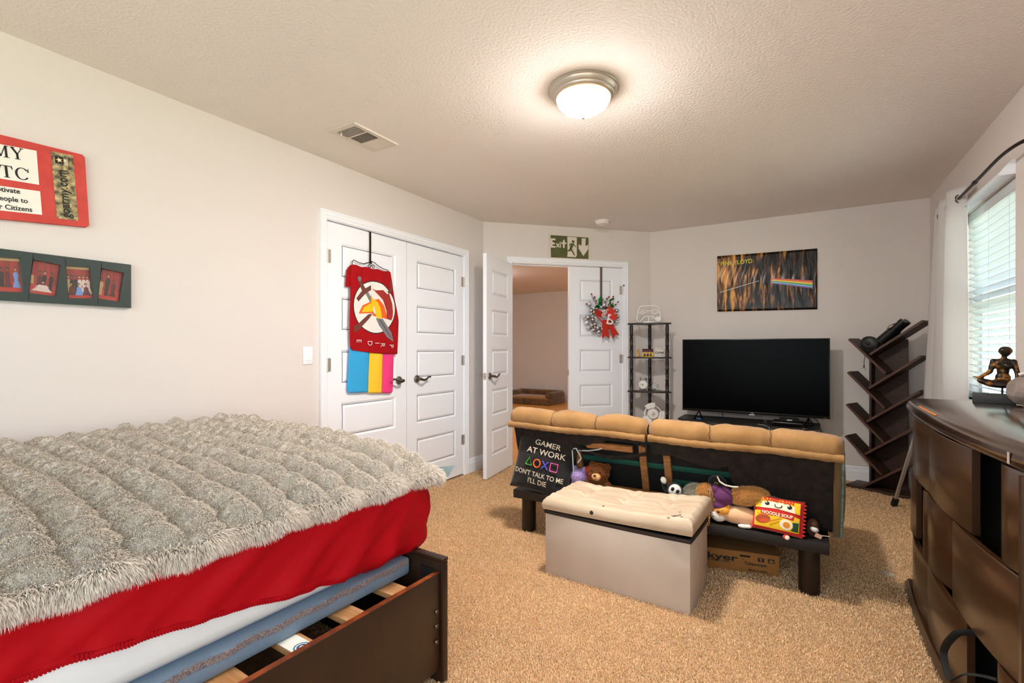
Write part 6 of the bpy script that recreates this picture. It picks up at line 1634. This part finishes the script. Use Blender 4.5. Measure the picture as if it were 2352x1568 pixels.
m.tube([(x - .060, 0, z + .112) for x, z in cr_ + [cr_[0]]], .0036, 6); m.build('direction_pad', M_NEON, t)
t = thing('white_card_box', 'small white card box beside the controller lamp', 'box', on_shelf(.085, -.115, SZ[0]), VR)
m = MB(); m.box(-.018, .030, -.01, .012, 0, .068, .002); m.build('card', M_WHITEPL, t); m = MB(); m.box(-.030, -.018, -.008, .010, 0, .058); m.build('folded_side', M_PAPER, t, smooth=False)
# shelf 2
t = thing('golden_dog_figurine', 'small golden sitting dog figurine left of the toy chest', 'figurine', on_shelf(-.105, -.175, SZ[1]), VR)
blob('body', [((0, 0, .022), (.013, .014, .023)), ((0, -.004, .050), (.011, .010, .016)), ((-.002, -.010, .066), (.012, .012, .010)), ((-.012, -.02, .062), (.008, .006, .006)), ((-.006, -.012, .010), (.004, .005, .014)), ((.010, 0, .008), (.010, .010, .009))], mat('golden_ceramic', '#D9A23E', .35), t, .003)
eye(t, (-.004, -.022, .068), .002)
t = thing('treasure_chest', 'little brown and yellow treasure chest ornament on second shelf', 'ornament', on_shelf(-.015, -.165, SZ[1]), VR)
M_YG = mat('yellow_gold_paint', '#E6C21A', .4); M_CB = mat('chest_brown', '#4A1E18', .35)
m = MB(); m.box(-.052, .052, -.030, .030, 0, .046, .002); m.build('chest_box', M_YG, t)
for k in range(3): m = MB(); m.box(-.042 + k * .030, -.020 + k * .030, -.0325, -.030, .008, .038, .001); m.build('chest_panel', M_CB, t)
m = MB(); pr = [(-.034, .048), (.034, .048), (.030, .066), (.018, .082), (-.018, .082), (-.030, .066)]
m.prism([(y, z) for y, z in pr], -.052, .052, Matrix.Rotation(R(90), 4, 'Z')); m.build('chest_lid', M_CB, t)
m = MB(); m.box(-.055, .055, -.034, .034, .046, .051, .001); m.build('chest_rim', mat('chest_red', '#A02A1A', .4), t)
for x in (-.018, .018, .050, -.050): m = MB(); m.prism([(y * 1.04, z * 1.01) for y, z in pr], x - .003, x + .003, Matrix.Rotation(R(90), 4, 'Z')); m.build('chest_strap', mat('chest_violet', '#3A2A48', .4) if 'chest_violet' not in bpy.data.materials else bpy.data.materials['chest_violet'], t)
t = thing('love_sign', 'small white block sign with black Love lettering', 'sign', on_shelf(.098, -.165, SZ[1]), VR)
m = MB(); m.box(-.046, .046, -.008, .008, 0, .088, .001); m.build('block', mat('white_sign_paint', '#D9D2C8', .6), t)
text('lettering', 'Love', .042, M_INK, t, (0, -.0085, .034), ext=.0002, align='CENTER', bold=.0008, shear=.25)
text('lettering', 'ALL YOU NEED IS', .0135, mat('grey_ink', '#77726A', .7), t, (0, -.0085, .072), ext=.0002, align='CENTER', sx=.85)
text('lettering', 'and a dog', .014, bpy.data.materials['grey_ink'], t, (.006, -.0085, .017), ext=.0002, align='CENTER')
text('lettering', 'xoxo', .009, mat('blue_ink', '#4A4AA0', .7), t, (-.018, -.0085, .006), ext=.0002, align='CENTER')
# shelf 3
t = thing('alarm_clock', 'chrome twin-bell alarm clock on the third shelf', 'clock', on_shelf(-.060, -.150, SZ[2]), VR - R(4))
Rx = Matrix.Rotation(R(90), 4, 'X')
m = MB(); m.lathe([(0, -.022), (.046, -.022), (.050, -.018), (.050, .020), (.047, .025), (.044, .025), (.043, .021), (0, .021)], 36, Matrix.Translation((0, 0, .062)) @ Rx); m.build('case', M_CHROME, t)
m = MB(); m.lathe([(0, .0212), (.043, .0212), (.043, .0222), (0, .0222)], 32, Matrix.Translation((0, 0, .062)) @ Rx); m.build('dial', M_PAPER, t)
for k in range(12):
    a_ = k * PI / 6; text('numeral', str(12 if k == 0 else k), .009, M_INK if k % 3 else mat('dial_blue_%d' % k, '#3A6A8A', .6), t, (.034 * math.sin(a_), -.0226, .062 + .034 * math.cos(a_)), ext=.0002, align='CENTER', valign='CENTER')
for (ln, a_, w4) in ((.020, R(-155), .0022), (.033, R(-85), .0016), (.015, R(200), .001)):
    m = MB(); m.box(-w4, w4, -.0236, -.0228, -.004, ln); m.build('hand', M_INK, t, smooth=False, loc=(0, 0, .062), rot=(0, a_, 0))
for s_ in (-1, 1):
    m = MB(); m.lathe([(0, .012), (.008, .0115), (.016, .007), (.021, 0), (.019, 0), (0, .002)], 20, Matrix.Translation((s_ * .030, 0, .114)) @ Matrix.Rotation(s_ * R(32), 4, 'Y')); m.build('bell', M_CHROME, t)
    m = MB(); m.cyl((s_ * .030, 0, .020), (s_ * .042, 0, 0), .003, .004, 8); m.build('leg', M_CHROME, t)
    m = MB(); m.cyl((s_ * .024, 0, .108), (s_ * .029, 0, .118), .0025, seg=8); m.build('bell_post', M_CHROME, t)
m = MB(); m.tube([(.030 * math.cos(k * PI / 12), 0, .124 + .028 * math.sin(k * PI / 12)) for k in range(13)], .0018, 6); m.build('carry_handle', M_CHROME, t)
m = MB(); m.cyl((0, 0, .112), (0, 0, .124), .002, seg=6).ball((0, 0, .126), .004, 8, 6); m.build('hammer', M_CHROME, t)
t = thing('glass_jar', 'clear glass jar ornament holding white shapes beside the clock', 'jar', on_shelf(.055, -.140, SZ[2]), VR)
m = MB(); m.lathe([(0, .002), (.034, .002), (.040, .010), (.041, .045), (.034, .066), (.030, .078), (.028, .078), (.032, .065), (.039, .044), (.038, .011), (0, .006)], 28); m.build('jar_glass', M_PANE, t)
for k in range(9): m = MB(); m.ball((0, 0, 0), (.011, .008, .013), 10, 8); m.build('white_shape', M_WHITEPL, t, loc=(.018 * math.cos(k * 2.4), .014 * math.sin(k * 2.4), .018 + .006 * k), rot=(k, k * .7, 0))
# shelf 4: white three-lobed gadget
t = thing('white_lobed_gadget', 'white round gadget with three lobes on the fourth shelf', 'gadget', on_shelf(-.005, -.170, SZ[3]), VR, rot=None)
t.rotation_euler = (R(-14), R(22), VR)
cz = .118
m = MB(); m.lathe([(0, -.03), (.050, -.03), (.055, -.02), (.055, .012), (.048, .020), (.044, .020), (.042, .014), (.030, .014), (.028, .022), (.018, .026), (0, .026)], 36, Matrix.Translation((0, 0, cz)) @ Rx); m.build('hub', M_WHITEPL, t)
m = MB(); m.ball((0, -.030, cz), (.015, .008, .015), 16, 10); m.build('centre_dome', M_CHROME, t)
m = MB(); m.lathe([(.078, -.012), (.088, -.012), (.090, 0), (.086, .010), (.078, .010), (.076, 0), (.078, -.012)], 44, Matrix.Translation((0, 0, cz)) @ Rx); m.build('outer_ring', M_WHITEPL, t)
for k in range(3):
    a_ = R(10 + 120 * k + (60 if k == 1 else 0) * 0); A_ = []
    for j in range(9): q = a_ + R(-30 + 60 * j / 8); A_.append((.112 * math.cos(q), .112 * math.sin(q)))
    for j in range(9): q = a_ + R(30 - 60 * j / 8); A_.append((.060 * math.cos(q), .060 * math.sin(q)))
    m = MB(); m.prism(A_, -.022, .016, Matrix.Translation((0, 0, cz))); m.build('lobe', M_WHITEPL, t)
    m = MB(); m.cyl((.088 * math.cos(a_), -.0225, cz + .088 * math.sin(a_)), (.088 * math.cos(a_), -.0205, cz + .088 * math.sin(a_)), .004, seg=10); m.build('screw', M_DNICKEL, t)
# ================================================================== BRANCHING BOOKCASE
M_TREE = mat('dark_walnut_board', '#2C190F', .5, col2='#3A2214', nscale=5, stretch=(2, 2, 9), contrast=(.35, .65))
M_TREEF = mat('walnut_edge', '#4A2E20', .5)
bk = thing('branching_bookcase', 'dark walnut tree-shaped bookcase with slanting shelves by curtain', 'bookcase', (0.323, 5.016, 0), R(-25.55))
TH = 0.018; DP = 0.190
def board(p0, p1, name='shelf_board', off=-1, dp=DP, y0=0.0):
    """slanting board from p0 to p1 (x, z) measured on its upper front edge line; thickness downwards"""
    a_ = Vector(p0); b_ = Vector(p1); d = (b_ - a_); L_ = d.length; d.normalize(); n = Vector((-d.y, d.x)) * off
    m = MB(); m.prism([tuple(a_), tuple(b_), tuple(b_ + n * TH), tuple(a_ + n * TH)], y0, y0 + dp)
    ob = m.build(name, M_TREE, bk, smooth=False)
    m = MB(); m.prism([tuple(a_), tuple(b_), tuple(b_ + n * TH), tuple(a_ + n * TH)], y0 - .0008, y0); m.build('edge_band', M_TREEF, ob, smooth=False)
    return ob
# main right-rising boards
def ext(p0, p1, x):
    k = (p1[1] - p0[1]) / (p1[0] - p0[0]); return (x, p0[1] + k * (x - p0[0]))
Bs = [((0.148, 1.138), (0.497, 1.398)), ((0.139, 0.856), (0.486, 1.126)), ((0.126, 0.580), (0.478, 0.857)), ((0.113, 0.308), (0.468, 0.590)), ((0.104, 0.038), (0.462, 0.320))]
for p0, p1 in Bs: board(p0, p1)
Ls = [((0.008, 1.266), (0.268, 0.985)), ((-0.001, 0.984), (0.264, 0.703)), ((-0.010, 0.709), (0.255, 0.426)), ((-0.019, 0.438), (0.242, 0.160))]
for p0, p1 in Ls: board(p0, p1)
m = MB(); m.box(0.118, 0.355, DP - .012, DP, 0.02, 1.255); m.build('back_panel', M_TREE, bk, smooth=False)
m = MB(); m.box(0.112, 0.128, DP * .55, DP - .012, 0.04, 1.24); m.build('upright', M_TREE, bk, smooth=False)
m = MB(); m.box(-0.02, 0.46, -.005, 0.225, 0.0, 0.024, .002); m.build('base', M_TREE, bk)
def bk_world(x, y, z): a_ = R(-25.55); return (0.323 + x * math.cos(a_) - y * math.sin(a_), 5.016 + x * math.sin(a_) + y * math.cos(a_), z)
# binoculars lying on the top slanting board
t = thing('binoculars', 'black binoculars resting in the top fork of the bookcase', 'binoculars', bk_world(0.262, 0.080, 1.262), 0)
t.rotation_euler = (0, R(-53), R(-25.55))
# local x runs up the slope after rotation
def barrel(y):
    m = MB(); m.cyl((-.085, y, .0), (.010, y, .0), .030, .027, 20).cyl((.010, y, 0), (.030, y, 0), .027, .020, 20).cyl((.030, y, 0), (.075, y, 0), .021, .021, 20).cyl((.075, y, 0), (.100, y, 0), .023, .022, 20)
    ob = m.build('barrel', M_BLACK, t); m = MB(); m.cyl((-.0858, y, 0), (-.085, y, 0), .024, seg=20); m.build('lens', mat('dark_lens', '#101820', .05), ob); return ob
t.rotation_euler = (0, R(-46), R(-25.55)); t.location = bk_world(0.290, 0.070, 1.312); t.scale = (1.22, 1.22, 1.22)
barrel(-.034); barrel(.034)
m = MB(); m.box(-.01, .05, -.03, .03, -.008, .012, .003).cyl((.02, 0, .012), (.06, 0, .012), .010, seg=16); m.build('bridge', M_BLACKM, t)
m = MB(); m.tube([(.06, -.048, .018), (.03, -.055, .030), (.0, -.052, .022), (.015, -.050, .012)], .004, 6); m.build('silver_strap_clip', M_CHROME, t)
# clip fan
t = thing('clip_fan', 'small round black clip-on fan in top fork of bookcase', 'fan', bk_world(0.130, 0.060, 1.222), R(-25.55) + R(8))
Rx = Matrix.Rotation(R(90), 4, 'X')
m = MB()
for r_ in (.058, .044, .030, .016): m.tube([(r_ * math.cos(k * PI / 16), -.020 - .012 * (1 - r_ / .058), r_ * math.sin(k * PI / 16)) for k in range(33)], .0013, 5)
for k in range(28):
    a_ = k * PI / 14; m.tube([(.012 * math.cos(a_), -.031, .012 * math.sin(a_)), (.04 * math.cos(a_ + .15), -.026, .04 * math.sin(a_ + .15)), (.058 * math.cos(a_ + .25), -.020, .058 * math.sin(a_ + .25))], .0010, 4)
m.build('fan_grille', mat('grey_grille', '#4A4A48', .4), t)
m = MB(); m.lathe([(.056, -.022), (.061, -.020), (.061, .018), (.050, .026), (0, .028)], 32, Rx); m.build('fan_housing', M_BLACK, t)
for k in range(5):
    m = MB(); m.prism([(.008, -.006), (.050, -.014), (.052, .016), (.010, .008)], -.008, -.006); m.build('fan_blade', M_BLACKM, t, rot=(R(0), k * 2 * PI / 5, 0))
m = MB(); m.ball((0, -.030, 0), (.012, .006, .012), 14, 8); m.build('fan_hub', M_BLACK, t)
m = MB(); m.cyl((.020, .01, -.045), (.050, .005, -.052), .007, seg=10); m.ball((.050, .005, -.052), .011, 12, 8); m.build('fan_neck', M_BLACK, t)
m = MB(); m.box(-.045, .045, -.018, .018, -.006, .004, .003, M=Matrix.Translation((.078, .005, -.026)) @ Matrix.Rotation(R(-38), 4, 'Y')).box(-.045, .040, -.016, .016, -.022, -.013, .003, M=Matrix.Translation((.078, .005, -.022)) @ Matrix.Rotation(R(-34), 4, 'Y')); m.build('fan_clip', M_BLACKM, t)
m = MB(); m.tube([(.045, .02, .030), (.075, .02, .062), (.11, .02, .066), (.14, .02, .055)], .0016, 5); m.build('fan_cord', M_BLACK, t)
# hanging pull cord and cream card behind
t = thing('cream_card', 'narrow cream card standing on the second fork of bookcase', 'card', bk_world(0.107, 0.150, 0.958), R(-25.55))
m = MB(); m.prism([(0.0, .02), (.016, -.004), (.016, .125), (.010, .125)], -.002, .002); m.build('card', mat('cream_card', '#D9BFA0', .7), t, smooth=False)
t = thing('hanging_cord', 'thin dark cord with tassel hanging from the top fork', 'cord', bk_world(0.095, 0.060, 1.09), R(-25.55))
m = MB(); m.tube([(.006, 0, .06), (0, 0, 0), (-.004, 0, -.03), (-.003, 0, -.05)], .0022, 6); m.tube([(-.003, 0, -.05), (-.018, 0, -.085)], .0016, 5).tube([(-.003, 0, -.05), (.008, 0, -.095)], .0016, 5).tube([(-.003, 0, -.05), (-.004, 0, -.07)], .004, 6); m.build('cord', mat('dark_cord', '#2A211C', .8), t)

# ================================================================== TRIPOD behind the dresser
t = thing('telescope_tripod', 'silver tripod with black rubber foot half hidden by dresser', 'tripod', (0.70, 4.36, 0))
for (dx, dy) in ((-0.13, .205), (.04, .15), (.0, -.22)):
    m = MB(); m.box(-.0115, .0115, -.007, .007, 0.06, .70, .002).box(-.004, .004, -.009, .009, .07, .70); 
    d = Vector((-dx, -dy, .72)); q = d.to_track_quat('Z', 'Y').to_euler()
    lg = m.build('leg', mat('silver_aluminium', '#B9B4AC', .35, metal=.7) if 'silver_aluminium' not in bpy.data.materials else bpy.data.materials['silver_aluminium'], t, loc=(dx, dy, .004), rot=q)
    m = MB(); m.box(-.018, .018, -.014, .014, .005, .068, .004).box(-.022, .022, -.010, .010, .028, .056, .003); m.build('foot', M_BLACKM, lg)
m = MB(); m.lathe([(0, .66), (.035, .66), (.035, .73), (.02, .75), (0, .75)], 16); m.build('tripod_head', M_BLACKM, t)

# ================================================================== DRESSER with bowed basket-weave front
M_DRESS = mat('worn_espresso_wood', '#33200F', .30, col2='#3A2313', nscale=40, spec=.5, coat=.3)
M_DTOP = mat('glossy_dark_top', '#2A1A10', .17, col2='#331F12', nscale=30, spec=.6, coat=.8, bump=.10, bscale=40, bstretch=(4, 1, 1), bdist=.003)
M_DARKIN = mat('dark_drawer_gap', '#070504', .8)
M_WORN = mat('worn_orange_wood', '#B5662A', .5)
DY0, DY1 = 1.640, 3.130
dr = thing('dresser', 'large bow-front espresso dresser with basket-weave drawers under window', 'dresser', (0, 0, 0))
def xf(y): return 0.435 + 0.075 * (y - 2.55) ** 2            # body front
def strip_outline(dx, ya, yb, back=0.875, n=24, rnd=0.0):
    pts = []
    for k in range(n + 1):
        y = ya + (yb - ya) * k / n; x = xf(y) + dx
        e = min(y - ya, yb - y)
        if rnd and e < rnd: x += rnd * (1 - math.sqrt(max(0, 1 - (1 - e / rnd) ** 2)))
        pts.append((x, y))
    return pts + [(back, yb), (back, ya)]
# carcass
m = MB(); m.slab(strip_outline(0.085, DY0 + .03, DY1 - .03), 0.03, 0.895); m.build('carcass', M_DARKIN, dr, smooth=False)
# top with rounded rim
def top_section(y):
    x = xf(y) - 0.020
    return [(x + .012, .868), (x + .002, .876), (x - .001, .890), (x + .001, .905), (x + .008, .918), (x + .018, .926), (x + .030, .930), (x + .036, .934), (0.880, .934), (.880, .868)]
m = MB(); rings = []; n = 50
for k in range(n + 1):
    y = DY0 + (DY1 - DY0) * k / n; e = min(y - DY0, DY1 - y); r_ = 0.030; sh_ = r_ * (1 - math.sqrt(max(0, 1 - max(0, 1 - e / r_) ** 2))) if e < r_ else 0
    sec = top_section(y); zc = .900
    rings.append([m.bm.verts.new((min(px + sh_, .88), y, zc + (pz_ - zc) * (1 - 0.35 * (sh_ / r_)))) for px, pz_ in sec])
for a_, b_ in zip(rings[:-1], rings[1:]):
    for k in range(10): m.bm.faces.new((a_[k], a_[(k + 1) % 10], b_[(k + 1) % 10], b_[k]))
m.bm.faces.new(rings[0]); m.bm.faces.new(rings[-1]); m.build('top', M_DTOP, dr, angle=50)
# plinth, flared
m = MB(); o1 = strip_outline(-0.030, DY0 + .01, DY1 - .02); o2 = strip_outline(-0.012, DY0 + .02, DY1 - .03)
a_ = [m.bm.verts.new((x, y, 0)) for x, y in o1]; b_ = [m.bm.verts.new((x, y, .030)) for x, y in o2]
for k in range(len(o1)): m.bm.faces.new((a_[k], a_[(k + 1) % len(o1)], b_[(k + 1) % len(o1)], b_[k]))
m.bm.faces.new(a_); m.bm.faces.new(b_); m.build('plinth', M_DRESS, dr, angle=50)
# end posts
for y in (DY0 + .045, DY1 - .022):
    r_ = .045 if y < 2 else .018
    m = MB(); m.lathe([(0, .03), (r_, .03), (r_, .872), (0, .872)], 28); m.build('corner_post', M_DRESS, dr, loc=(xf(y) + r_ * (.75 if y < 2 else 1.3), y, 0))
m = MB(); m.box(.45, .875, DY0, DY0 + .02, .03, .87).box(.50, .875, DY1 - .02, DY1, .03, .87); m.build('side_panel', M_DRESS, dr, smooth=False)
def panel(ya, yb, za, zb, da=0.0, db=0.0, th=.020, name='drawer_front'):
    """curved panel from ya to yb; da / db: how far the ya / yb end dips inwards"""
    m = MB(); n = 18; fr = []; bk_ = []
    for k in range(n + 1):
        f_ = k / n; y = ya + (yb - ya) * f_
        dip = da * (max(0, 1 - f_ / 0.75)) ** 1.8 + db * (max(0, 1 - (1 - f_) / 0.75)) ** 1.8
        bulge = -0.010 * math.sin(PI * f_)
        x = xf(y) + dip + bulge
        fr.append([m.bm.verts.new((x + .003, y, za)), m.bm.verts.new((x, y, za + .004)), m.bm.verts.new((x, y, zb - .004)), m.bm.verts.new((x + .003, y, zb))])
        bk_.append([m.bm.verts.new((x + th, y, za)), m.bm.verts.new((x + th, y, zb))])
    for k in range(n):
        for j in range(3): m.bm.faces.new((fr[k][j], fr[k + 1][j], fr[k + 1][j + 1], fr[k][j + 1]))
        m.bm.faces.new((bk_[k][0], bk_[k][1], bk_[k + 1][1], bk_[k + 1][0])); m.bm.faces.new((fr[k][0], bk_[k][0], bk_[k + 1][0], fr[k + 1][0])); m.bm.faces.new((fr[k][3], fr[k + 1][3], bk_[k + 1][1], bk_[k][1]))
    for k in (0, n): m.bm.faces.new(fr[k] + [bk_[k][1], bk_[k][0]])
    return m.build(name, M_DRESS, dr, angle=40)
rows = ((.592, .862), (.303, .584), (.038, .295))
za, zb = rows[0]
panel(2.567, 3.095, za, zb, 0, .005); panel(2.060, 2.565, za, zb, 0, 0); panel(1.735, 1.99, za, zb, 0, .075)
za, zb = rows[1]
panel(2.885, 3.095, za, zb, .0, .0); panel(2.60, 2.73, za, zb, 0, .06); panel(2.235, 2.598, za, zb, .055, 0); panel(1.735, 2.24, za, zb, 0, 0)
za, zb = rows[2]
panel(2.60, 3.095, za, zb, 0, .005); panel(2.100, 2.598, za, zb, 0, 0); panel(1.735, 2.03, za, zb, 0, .075)
# worn patch and tape
m = MB()
pts = []
for k in range(14):
    y = 2.42 + .34 * k / 13; x = xf(y) - .020; pts.append((x, y))
for k in range(13):
    (xa, ya), (xb, yb) = pts[k], pts[k + 1]; w0 = .005 + .003 * math.sin(k * 2.1); 
    m.bm.faces.new([m.bm.verts.new(v) for v in ((xa + .012, ya, .9235), (xb + .012, yb, .9235), (xb + .019, yb, .9275), (xa + .019, ya, .9275))])
m.build('worn_edge', M_WORN, dr, smooth=False)
M_TAPE = mat('grey_tape', '#A8988E', .6)
m = MB(); y = 1.765; x = xf(y) - .0215; m.box(x - .0012, x + .0004, y - .007, y + .007, .878, .908, M=None); m.build('tape', M_TAPE, dr, smooth=False)
m = MB(); y = 1.755; x = xf(y) - .0015; m.prism([(0, 0), (.018, -.012), (.020, .004), (.004, .014)], -.0006, .0006, Matrix.Translation((x - .002, y, .475)) @ Matrix.Rotation(R(-90), 4, 'Z')); m.build('tape', M_TAPE, dr, smooth=False)
# black strap hanging from the bottom drawer gap
t = thing('black_strap', 'black fabric strap dangling from the lowest dresser drawer gap', 'strap', (0.42, 2.05, .16))
P_ = smooth_curve([(.05, .03, .115), (.01, .035, .105), (-.010, .055, .065), (-.016, .090, .02), (-.018, .100, -.01), (-.016, .075, -.045), (-.012, .035, -.055), (-.008, -.02, -.015), (.0, -.075, .030), (.03, -.10, .050), (.06, -.11, .055)], 5, False)
m = MB(); m.tube(P_, .011, 8, flat=(.22, .95)); m.build('strap', mat('black_webbing', '#151412', .85), t)

# ================================================================== ON THE DRESSER
M_BRONZE = mat('antique_bronze', '#2A2018', .38, metal=.65, col2='#A8702C', nscale=22, contrast=(.52, .68))
t = thing('meditating_statue', 'bronze statue of a meditating woman on a dark block', 'statue', (0.745, 2.985, .9345), R(-13.6))
m = MB(); m.box(-.085, .085, -.028, .028, 0, .043, .002); m.build('stone_base', mat('dark_slate', '#2F2F2E', .6, bump=.4, bscale=40), t)
m = MB(); m.cyl((0.012, 0, .043), (.012, 0, .088), .0042, seg=10); m.build('rod', M_BLACK, t)
S = [((.010, 0, .088), (.062, .036, .020)), ((-.030, -.012, .092), (.042, .022, .015), (0, R(14), 0)), ((.045, -.012, .092), (.035, .022, .016), (0, R(-14), 0)), ((.010, -.022, .084), (.048, .016, .013)),
     ((.014, .006, .115), (.026, .018, .026)), ((.014, .006, .145), (.021, .015, .026)), ((.016, .004, .172), (.032, .018, .024)), ((.016, .004, .190), (.036, .014, .012)), ((.000, -.010, .168), (.013, .010, .012)), ((.030, -.010, .168), (.013, .010, .012)),
     ((.018, .004, .206), (.010, .010, .016)), ((.022, .002, .236), (.024, .020, .019)), ((.022, .002, .228), (.018, .017, .018))]
def limb(p, q, r0, r1, n=7): 
    for k in range(n): f_ = k / (n - 1); c = Vector(p).lerp(Vector(q), f_); S.append(((c.x, c.y, c.z), (r0 + (r1 - r0) * f_,) * 3))
limb((-.016, .004, .188), (-.026, -.002, .142), .012, .010); limb((-.026, -.002, .142), (-.062, -.020, .112), .010, .0065); limb((-.062, -.020, .112), (-.082, -.026, .119), .0065, .0035)
limb((.048, .004, .188), (.058, .000, .140), .012, .010); limb((.058, .0, .140), (.060, -.016, .104), .010, .008)
blob('figure', [(a_[0], a_[1]) if len(a_) == 2 else a_ for a_ in S], M_BRONZE, t, .0035, 3)
M_ROCK = mat('pitted_grey_stone', '#8E8078', .9, col2='#7A6C64', nscale=14, bump=.8, bscale=24, bdist=.01, btype='VORONOI')
t = thing('pitted_stone', 'round pitted grey stone beside the statue base', 'stone', (0.820, 2.895, .9345))
m = MB(); m.ball((0, 0, 0), (.072, .06, .068), 48, 32)
craters = [(Vector((math.sin(a) * math.cos(b), math.sin(a) * math.sin(b), math.cos(a))), r_) for a, b, r_ in [(random.uniform(.6, 2.2), random.uniform(-PI, PI), random.uniform(.07, .22)) for _ in range(46)]]
for v in m.bm.verts:
    d = v.co.normalized(); k = 1 + .05 * noise.noise(d * 2) + .02 * noise.noise(d * 7)
    for c, r_ in craters:
        q = (d - c).length / r_
        if q < 1.3: k -= .05 * r_ / .2 * max(0, 1 - q * q) - .012 * math.exp(-((q - 1.05) / .15) ** 2)
    v.co *= k; v.co.z += .066
m.build('stone', M_ROCK, t, angle=180)
t = thing('white_shell', 'small white shell lying in front of the pitted stone', 'shell', (0.785, 2.815, .9345))
m = MB(); n = 20
def shf(u, v):
    a_ = R(-80 + 160 * u); r_ = .026 * v; rid = 1 + .06 * math.cos(a_ * 14)
    return Vector((r_ * math.sin(a_) * rid, -r_ * math.cos(a_) * .6 * rid + .01, .001 + .010 * math.sin(PI * v * .55) + .001 * math.cos(a_ * 14) * v))
m.grid(shf, 40, 10); ob = m.build('shell', mat('shell_white', '#E2D3C2', .4), t); ob.modifiers.new('t', 'SOLIDIFY').thickness = .0015
t = thing('white_coral_piece', 'broken white coral piece on top of the pitted stone', 'coral', (0.835, 2.885, 1.066))
m = MB(); m.tube(smooth_curve([(-.05, 0, .002), (-.035, -.01, .010), (-.01, -.012, .013), (.02, -.004, .016), (.045, .008, .030)], 4, False), .0075, 8); m.ball((.03, 0, .028), (.014, .012, .022), 12, 8); m.build('coral', mat('coral_white', '#D9CFC4', .8, bump=.6, bscale=90), t)

# ================================================================== CURTAIN AND ROD
t = thing('curtain_rod', 'dark bronze wrap-around curtain rod above the window', 'curtain rod', (0, 0, 0))
rp = smooth_curve([(.894, 4.66, 2.105), (.86, 4.655, 2.105), (.828, 4.60, 2.105), (.820, 4.50, 2.105), (.820, 4.1, 2.108), (.820, 3.6, 2.113), (.820, 3.28, 2.117), (.835, 3.12, 2.118), (.865, 3.04, 2.118), (.894, 3.02, 2.118)], 8, False)
m = MB(); m.tube(rp, .0085, 12); m.build('rod', M_OUTFR, t)
m = MB(); m.cyl((.820, 3.66, 2.1125), (.820, 3.69, 2.1122), .0115, seg=14); m.build('rod_collar', M_OUTFR, t)
m = MB(); m.cyl((.8985, 3.02, 2.118), (.888, 3.02, 2.118), .020, seg=18).cyl((.8985, 4.66, 2.105), (.888, 4.66, 2.105), .020, seg=18); m.build('wall_flange', M_OUTFR, t)
def curtain_mat():
    m = bpy.data.materials.new('white_curtain_fabric'); m.use_nodes = True
    N = m.node_tree.nodes; Lk = m.node_tree.links; p = N['Principled BSDF']; p.inputs['Base Color'].default_value = srgb('#E9E6E4'); p.inputs['Roughness'].default_value = .85
    tl = N.new('ShaderNodeBsdfTranslucent'); tl.inputs[0].default_value = srgb('#E4E6E8'); mx = N.new('ShaderNodeMixShader'); mx.inputs[0].default_value = .35
    Lk.new(p.outputs[0], mx.inputs[1]); Lk.new(tl.outputs[0], mx.inputs[2]); Lk.new(mx.outputs[0], N['Material Output'].inputs[0]); return m
M_CURTAIN = curtain_mat()
t = thing('curtain', 'white grommet curtain panel gathered at the far window side', 'curtain', (0, 0, 0))
def curt(u, v):
    # u: along the gathered width, v: top to bottom
    z = 2.175 - 2.13 * v
    ya = 3.93 + 0.02 * v; yb = 4.50 + 0.42 * min(1, v * 1.3)
    ph = u * 5.0 * PI
    amp = 0.036 + 0.010 * v
    y = ya + (yb - ya) * u + 0.012 * math.sin(ph * 2)
    x = 0.822 + amp * math.sin(ph + .9) * (0.9 + .2 * math.sin(v * 3 + u * 4)) - 0.006
    return Vector((x, y, z))
m = MB(); m.grid(curt, 150, 60); ob = m.build('curtain_cloth', M_CURTAIN, t, angle=180); ob.modifiers.new('t', 'SOLIDIFY').thickness = .0012
for k in range(5):
    u = (k * PI - .9 + PI) / (5 * PI)
    if 0 < u < 1:
        p = curt(u, .032); m = MB()
        m.lathe([(.020, -.003), (.027, -.002), (.028, 0), (.027, .002), (.020, .003), (.018, 0), (.020, -.003)], 24)
        m.build('grommet', M_NICKEL, t, loc=(.820, p.y, 2.107), rot=(R(90), 0, R(-35 if k % 2 else 35)))
# drop: dark cord tie seen at the edge
t = thing('floor_outlet_cover', 'cream floor outlet cover on carpet beside the dresser foot', 'outlet', (0.372, 3.18, 0), R(20))
m = MB(); m.box(-.022, .022, -.030, .030, 0, .008, .002).box(-.012, .012, -.016, .016, .008, .012, .001); m.build('cover', mat('cream_plastic', '#C9BDA6', .5), t)

# ================================================================== DOG BED in the hall
M_DOGC = mat('brown_plush_fabric', '#6A4A28', .95, col2='#4A3018', nscale=9, sheen=.3, bump=.3, bscale=40)
M_DOGT = mat('tan_egg_crate_fabric', '#9A6A38', .95, bump=.6, bscale=30, sheen=.3)
t = thing('dog_bed', 'brown plush bolster dog bed on the hall wood floor', 'dog bed', (-5.02, 9.36, 0), R(0))
t.location = (-4.98, 9.33, 0.001)
m = MB(); m.box(-.62, .52, -.46, .30, 0, .13, .03, seg=3); m.build('mattress_pad', M_DOGC, t)
m = MB(); m.box(-.58, .42, -.43, .18, .13, .16, .012, seg=2); m.build('sleeping_surface', M_DOGT, t)
m = MB(); m.box(-.62, .52, .14, .32, .10, .27, .07, seg=4); m.build('bolster', M_DOGC, t)
m = MB(); m.box(.36, .54, -.40, .28, .10, .26, .07, seg=4); m.build('bolster', M_DOGC, t)
m = MB(); m.box(-.64, -.46, -.40, .28, .10, .26, .07, seg=4); m.build('bolster', M_DOGC, t)
m = MB(); m.tube([(-.60, -.462, .128), (0, -.464, .128), (.50, -.462, .128)], .006, 6); m.build('piping', M_DOGT, t)
